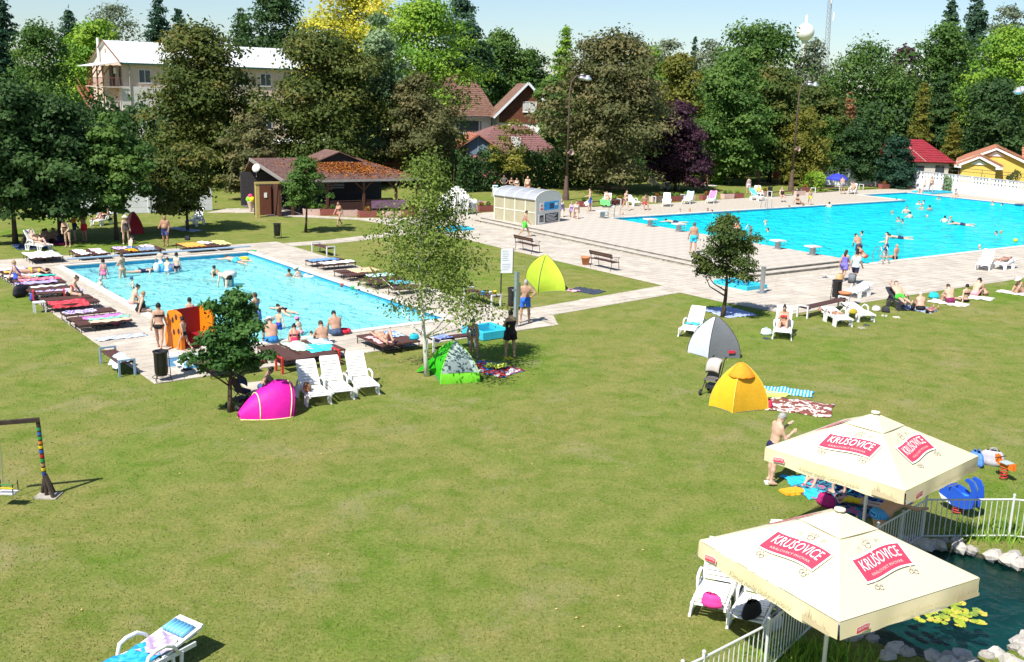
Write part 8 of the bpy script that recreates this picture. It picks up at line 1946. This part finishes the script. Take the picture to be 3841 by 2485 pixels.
# ---- lawn in front
P_('man in blue shorts standing with hands on hips by the foot bath', 1968, 1212, 4, 'hips', 1.78, 'm', ((SH, (.03, .14, .62)),), H(GY), .03, 1); P_('woman in black swim dress with yellow shoes', 1912, 1342, 28, 'cross', 1.70, 'f', (('dress', BKc),), H(K_), 0, 1, .4); P_('girl in striped swimsuit walking behind the green tent', 1778, 1344, 165, 'stoop', 1.55, 'f', ((SW, mat((.03, .04, .09), .7, .1) if 0 else T((.03, .04, .09), (.6, .6, .62), None, 'stripe', 12)),), H(K_, 'hairlong'), 0, 1)
shoes('yellow shoes under the woman in the black swim dress', G(1908, 1346), .5, (.72, .62, .02)); P_('boy sitting on the slab behind the pink tent', 985, 1462, -75, 'knees', 1.5, 'm', ((SH, (.06, .10, .22)),), H(K_), .05, 1); lie('woman in red bikini sitting upright on a white lounger', (2932, 1280), (2940, 1206), 'hugknee', .95, 1.64, 'f', bik((.55, .04, .04)), H(K_, 'hairbun'), 1)
P_('man in lime green shorts hurrying past the shed', 1968, 889, -82, 'walk', 1.76, 'm', ((SH, (.08, .70, .06)),), H(K_), .03, 1); P_('man in turquoise shorts standing by the starting blocks', 2598, 950, 5, 'stand', 1.76, 'm', ((SH, (.03, .45, .62)),), H((.10, .06, .04)), PZ, 1, .2); P_('stout woman in orange bikini half hidden by the small round tree', 2760, 926, 18, 'phone', 1.70, 'f', bik((.62, .26, .12), (.70, .70, .66)), H(BR, 'hairlong'), PZ, 0, .9)
P_('woman in purple dress carrying a beach bag', 3162, 1054, -42, 'walk', 1.68, 'f', (('dress', (.16, .14, .48)),), H(BR, 'hairlong'), .03, 1); P_('man in pale t-shirt with a grey backpack', 3203, 1066, -40, 'walk', 1.76, 'm', (('tee', (.45, .66, .70)), (SH, (.02, .02, .05))), H(K_), .03, 1)
q = G(3203, 1066, 1.02); o = MB().bbox(-.14, .14, -.11, .11, 0, .46, .05).build('backpack', mat((.16, .17, .19), .8, .2), None, True, q + Vector((-.15, -.13, .06)), R(-40)); tag(o, 'grey backpack on the man walking with the woman in purple', 'backpack'); bag('big straw beach bag of the woman in purple', G(3150, 1052, .72), .5, (.55, .34, .16), .5)
P_('man climbing out at the near ladder', 3216, 984, 20, 'stoop', 1.74, 'm', ((SH, (.04, .05, .10)),), H(K_), .05, 1); P_('woman crouching at the near ladder', 3242, 990, 60, 'crouch', 1.66, 'f', bik((.3, .08, .05)), H(BR), .05, 1); P_('slim boy in dark blue shorts standing on the near pool edge', 3318, 981, 62, 'stand2', 1.72, 'm', ((SH, (.02, .09, .22)),), H(K_), .05, 3); P_('bald man in black trunks sitting on the near pool edge', 3356, 972, 32, 'legsout', 1.74, 'm', ((BF_, BKc),), None, .05, 1)
# under and beside the parasols
P_('man in navy trunks standing behind the back parasol', 2892, 1812, -78, 'phone', 1.80, 'm', ((BF_, (.02, .02, .07)),), H(GY), .03, 0, .3); shoes('white shoes of the man in navy trunks', G(2888, 1813), 1.5, (.60, .62, .64))
q = G(3300, 1940, .9); person('man in blue striped trunks leaning on the railing', (q.x, q.y, 0), R(-72), 'lean', 1.76, 'm', 1, .5, ((BF_, T((.02, .10, .42), (.1, .4, .7), None, 'stripe', 14)),), H(BR)); P_('child sitting on the bright blue towel by the parasol', 3052, 1800, 150, 'legsout', 1.2, 'k', (('tank', (.6, .62, .66)), (BF_, (.1, .2, .5))), H(BR), .02, 0); P_('adult standing behind the back parasol, legs showing below it', 3142, 1852, 20, 'stand', 1.72, 'm', ((SH, (.08, .10, .2)),), H(BR), .02, 0); P_('child in yellow top lying on the dark blanket', 3232, 1898, 60, 'prone', 1.2, 'k', (('tee', (.72, .50, .02)),), H(BR), .03, 0)
# right lawn group
P_('man in dotted shorts sitting with his back turned on the right lawn', 3565, 1136, 12, 'knees', 1.76, 'm', ((SH, (.18, .02, .08)),), H(BR), .02, 0, .3); P_('woman in black bikini sitting with her back turned on the right lawn', 3618, 1132, 8, 'legsout', 1.64, 'f', bik(BKc), H(K_, 'hairbun'), .02, 0); P_('man in pink shorts chatting on the right lawn', 3655, 1108, -50, 'knees', 1.76, 'm', ((SH, (.70, .32, .32)),), H(K_), .02, 0); P_('woman with hair bun chatting on the right lawn', 3694, 1106, 70, 'knees', 1.64, 'f', bik((.4, .2, .18)), H(K_, 'hairbun'), .02, 0); P_('woman in beige bikini sitting at the right edge of the lawn', 3832, 1098, 100, 'knees', 1.62, 'f', bik((.6, .5, .45)), H(BR), .02, 1, .3, ('hat', (.7, .66, .6)))
P_('grey-haired tanned woman in black kneeling on a blue blanket', 3452, 1164, -10, 'knees', 1.66, 'f', ((BF_, BKc),), H((.45, .44, .42)), .02, 4, .8); P_('child lying behind the grey-haired woman', 3492, 1168, -40, 'supine', 1.25, 'k', ((SW, (.4, .1, .15)),), H(K_), .02, 1); lie('man in bright green shorts reclining on the dark grey lounger', (3408, 1172), (3262, 1108), 'recline', .98, 1.80, 'm', ((SH, (.07, .62, .05)),), H(K_), 0, .2)
lie('dark-haired woman lying on her front on the right lounger', (3735, 1014), (3838, 996), 'prone', .95, 1.64, 'f', bik((.2, .1, .1)), H(K_), 1, 0, .43, True)
lie('woman lying on a far lounger', (2270, 776), (2300, 752), 'recline', .95, 1.64, 'f', bik((.5, .1, .1)), H(BR)); lie('reading woman in yellow on a far lounger', (2852, 742), (2812, 722), 'recline2', .95, 1.6, 'f', ((SW, (.7, .55, .05)),), H(K_)); lie('man with raised arms lying on the lounger by the blue parasol', (3190, 730), (3236, 712), 'recline', .95, 1.76, 'm', ((BF_, (.3, .15, .1)),), H(BR), 1)
lie('man reading on the white lounger of the left lawn', (352, 850), (452, 832), 'recline2', .95, 1.76, 'm', ((BF_, (.3, .5, .6)),), H((.3, .1, .06)), 4); lie('woman lying on the white lounger in the left shade', (185, 945), (75, 930), 'recline2', .95, 1.64, 'f', bik((.1, .08, .08)), H(K_))
# ---- far side of the big pool
for a in (('man in dark shirt in the shade behind the shed', 1890, 730, 170, 'hips', 1.76, 'm', (('tee', (.10, .09, .09)), (SH, BKc)), H(K_), 0, 2), ('woman in dark swimsuit standing by the hedge', 1917, 736, 190, 'cross', 1.66, 'f', ((SW, BKc),), H(BR), 0, 1), ('woman in white-edged bikini with a blue bag by the hedge', 1937, 737, 175, 'stand2', 1.66, 'f', bik((.6, .6, .62), BKc), H(BR), 0, 1), ('bald man in salmon shorts walking from the hedge', 1978, 734, 178, 'walk', 1.80, 'm', ((SH, (.72, .30, .24)),), None, 0, 0, .6), ('blonde woman kneeling behind the shed', 2005, 748, -80, 'crouch', 1.64, 'f', ((SW, (.25, .15, .28)),), H(BL, 'hairlong'), 0, 0), ('blonde woman in grey dress sitting behind the shed', 2036, 752, 5, 'edge', 1.66, 'f', (('dress', (.25, .25, .27)),), H(BL, 'hairlong'), .4, 0, .3), ('girl with pink hat sitting behind the shed', 2064, 762, 160, 'knees', 1.4, 'f', ((SW, (.2, .1, .35)),), H(BR), 0, 0), ('blonde woman sitting beside the girl with pink hat', 2088, 762, 130, 'knees', 1.6, 'f', bik((.4, .2, .3)), H(BL, 'hairlong'), 0, 0),
          ('woman in patterned swimsuit walking right of the shed', 2104, 828, 175, 'walk', 1.66, 'f', ((SW, (.16, .14, .32)),), H(BL), .03, 3), ('girl walking behind the woman in white bikini', 2143, 830, 170, 'walk', 1.5, 'f', ((SW, (.35, .3, .6)),), H(BL, 'hairlong'), .03, 0), ('woman in white bikini walking towards the camera', 2160, 835, 178, 'walk', 1.64, 'f', bik((.68, .66, .70)), H(BR), .03, 0), ('man in blue shorts standing by the far bench', 2211, 793, 80, 'stand2', 1.80, 'm', ((SH, (.06, .16, .62)),), H(BR), .03, 0, .3), ('woman in black bikini walking along the far edge', 2346, 789, -150, 'walk', 1.68, 'f', bik(BKc), H(BR, 'hairlong'), .03, 0, .4), ('bearded man in red shorts sitting on a far lounger', 2418, 768, 190, 'edge', 1.78, 'm', ((SH, (.55, .03, .05)),), H(K_), .42, 1), ('woman kneeling on the orange towels of the far lawn', 2342, 706, 90, 'crouch', 1.62, 'f', bik((.5, .12, .08)), H(BR), .03, 1), ('boy in pale shorts bending under the chestnut', 2546, 712, 110, 'stoop', 1.62, 'm', ((SH, (.5, .55, .68)),), H(BL), 0, 3), ('woman in pale dress under the oaks', 2518, 692, 160, 'shade', 1.66, 'f', (('dress', (.45, .50, .62)),), H(BR), 0, 1), ('tanned woman in dark bikini standing on the far lawn', 2650, 696, 120, 'phone', 1.68, 'f', bik((.10, .03, .02)), H(K_), 0, 2), ('person lying on the far lawn towel', 2620, 695, -70, 'supine', 1.7, 'm', ((SH, (.3, .1, .05)),), H(BR), .05, 4), ('woman holding a blue towel in the shade of the oaks', 2842, 690, 150, 'shade', 1.68, 'f', bik((.3, .15, .1)), H(BR, 'hairlong'), 0, 2), ('woman in red wrap in the shade of the oaks', 2906, 690, 180, 'stand', 1.66, 'f', (('dress', (.40, .02, .02)),), H(K_), 0, 2), ('pale woman beside the woman in red wrap', 2924, 690, 80, 'stand2', 1.68, 'f', bik((.55, .3, .28)), H(BR), 0, 0), ('woman in striped top bending over the far lounger', 2806, 728, 10, 'stand', 1.62, 'f', (('tank', (.35, .33, .36)), ('skirt', (.6, .45, .5))), H(BR), 0, 0),
          ('stout woman in black swimsuit resting on the far bench', 2932, 738, 178, 'legsout', 1.66, 'f', ((SW, BKc),), H(BL), .47, 0, .8), ('woman with dark hat sitting on the far pool edge', 2992, 766, -60, 'legsout', 1.64, 'f', bik(BKc), H(K_), .05, 1, .0, ('hat', (.05, .05, .06))), ('boy in yellow shorts walking on the far edge', 3036, 767, 170, 'walk', 1.4, 'k', ((SH, (.65, .62, .08)),), H(BL), .05, 1), ('man in grey shorts bending by the blue parasol', 3160, 728, 10, 'stoop', 1.78, 'm', ((SH, (.22, .20, .26)),), H(K_), .03, 1), ('woman in brown bikini walking before the white wall', 3490, 722, 170, 'walk', 1.70, 'f', bik((.22, .08, .06)), H(K_), .03, 0, .4), ('child before the white wall at the pool corner', 3466, 722, 160, 'stand2', 1.25, 'k', ((BF_, NV),), H(BL), .03, 3), ('man sitting in the water of the far pool corner', 3455, 738, 120, 'knees', 1.76, 'm', ((SH, NV),), H(BR), -.3, 0, .4), ('woman sitting on the far right pool edge', 3588, 740, 110, 'edge', 1.66, 'f', ((SW, (.6, .4, .38)),), H(BR), .05, 0, .3),
          # left lawn
          ('woman in black bikini bending behind the far sunbeds', 256, 928, 175, 'stoop', 1.66, 'f', bik(BKc), H(K_), .03, 0, .3), ('man in orange shirt in the left shade', 282, 905, 120, 'cross', 1.78, 'm', (('tank', (.62, .24, .02)), (SH, NV)), H(BR), 0, 1), ('bald man in red shorts standing in the left shade', 318, 908, 160, 'phone', 1.76, 'm', ((SH, (.50, .02, .03)),), None, 0, 2), ('stout bald man in navy shorts standing on the left lawn', 622, 926, 175, 'stand2', 1.78, 'm', ((SH, (.07, .08, .24)),), None, 0, 2, .8), ('woman with white hat standing by the far sunbeds', 474, 918, -140, 'stand', 1.64, 'f', ((SW, (.12, .09, .09)),), H(BR), .03, 0, .3, ('hat', (.7, .66, .58))), ('boy in blue shorts sitting on a far sunbed', 488, 934, -30, 'edge', 1.35, 'k', ((SH, (.05, .18, .5)),), H(K_), .35, 3), ('man in blue shorts sitting on the blanket in the left shade', 158, 918, 5, 'knees', 1.76, 'm', ((SH, (.05, .12, .45)),), H(K_), .03, 2), ('dark figure sitting left on the blanket in the left shade', 112, 915, 170, 'knees', 1.7, 'f', ((SW, BKc),), H(K_, 'hairlong'), .03, 2), ('third person sitting on the blanket in the left shade', 188, 912, 60, 'knees', 1.7, 'm', ((SH, BKc),), H(K_), .03, 2), ('person sitting right on the blanket in the left shade', 222, 908, 90, 'knees', 1.7, 'f', ((SW, NV),), H(BR), .03, 2), ('woman in pink bikini walking on the lawn before the pavilion', 1272, 848, 150, 'walk', 1.68, 'f', bik((.62, .25, .22)), H((.2, .05, .03)), 0, 1)):
    P_(*a)
for i, (u, v, f, sx, sh_, hc) in enumerate(((2335, 814, 150, 'm', .45, 0), (2550, 806, 170, 'm', .5, 1), (2586, 803, 170, 'f', .5, 3), (2654, 800, 160, 'm', .45, 2), (2670, 802, 90, 'm', .35, 1), (2872, 842, 60, 'f', .35, 3), (2880, 870, 80, 'm', .32, 2), (2960, 784, 100, 'm', .32, 1), (3012, 780, 90, 'f', .3, 2), (3110, 778, 0, 'm', .5, 1), (3232, 884, 70, 'f', .35, 1), (3346, 804, 90, 'f', .33, 3), (3398, 800, 170, 'm', .62, 1), (3412, 818, 10, 'm', .55, 1), (3368, 832, 100, 'f', .42, 2), (3384, 838, 80, 'm', .36, 1), (3446, 768, 170, 'm', .42, 1), (3464, 766, 60, 'm', .4, 2), (3456, 788, 130, 'k', .5, 1), (3486, 790, 0, 'f', .5, 2), (3478, 816, 40, 'm', .25, 0), (3542, 834, -40, 'm', .55, 1), (3564, 828, 60, 'f', .4, 3), (3520, 748, 170, 'm', .35, 1), (3722, 770, 100, 'm', .4, 2), (3758, 772, 90, 'f', .22, 1), (3736, 882, 80, 'm', .32, 1), (3754, 878, 70, 'f', .28, 3), (3674, 934, 90, 'm', .32, 0), (3116, 986, 60, 'm', .22, 2), (3362, 756, 100, 'm', .3, 1))):
    hr = [None, K_, BR, BL][hc]
    places = ['left end of the far edge', 'first man leaning on the far edge', 'blonde woman leaning on the far edge', 'third from the left at the far edge', 'dark-haired head beside the couple at the far edge', 'blonde woman swimming left of the pool centre', 'man swimming below the blonde swimmer', 'head under the woman with dark hat', 'head at the feet of the woman with dark hat', 'man standing at the far edge with his back turned', 'dark-haired woman swimming before the couple on the deck', 'blonde swimmer left of the ball players', 'tall man of the ball players', 'broad man of the ball players with his back turned', 'woman of the pair below the ball players', 'boy of the pair below the ball players', 'man of the far right group', 'second man of the far right group', 'child of the far right group', 'woman holding a white ball in the far right group', 'swimmer in a green cap at the right', 'man carrying a woman at the right', 'woman carried by the man at the right', 'head before the far right corner', 'man at the right wall of the pool', 'small head at the right wall of the pool', 'dark head of the pair at the right', 'fair head of the pair at the right', 'bald swimmer near the right near edge', 'small head at the platform corner', 'head at the far edge before the cove']
    swimmer('swimmer in the big pool: ' + places[i], u, v, f, sx, sh_, 1.72 if sx != 'k' else 1.3, (bik((.1, .08, .2)) if sx == 'f' else ()), (('hair' if sx != 'f' else 'hairbun', hr) if hr else None), skin=(0, 3, 4, 1)[i % 4])
for lab, u, v, f in (('crawl swimmer at the left of the big pool', 2530, 838, 70), ('dark-haired swimmer stretched out before the boy on the edge', 3372, 896, 80), ('swimmer stretched out right of the carried woman', 3606, 846, 70)): swimmer(lab, u, v, f, 'm', pose='swim', wear=((SH, NV),))
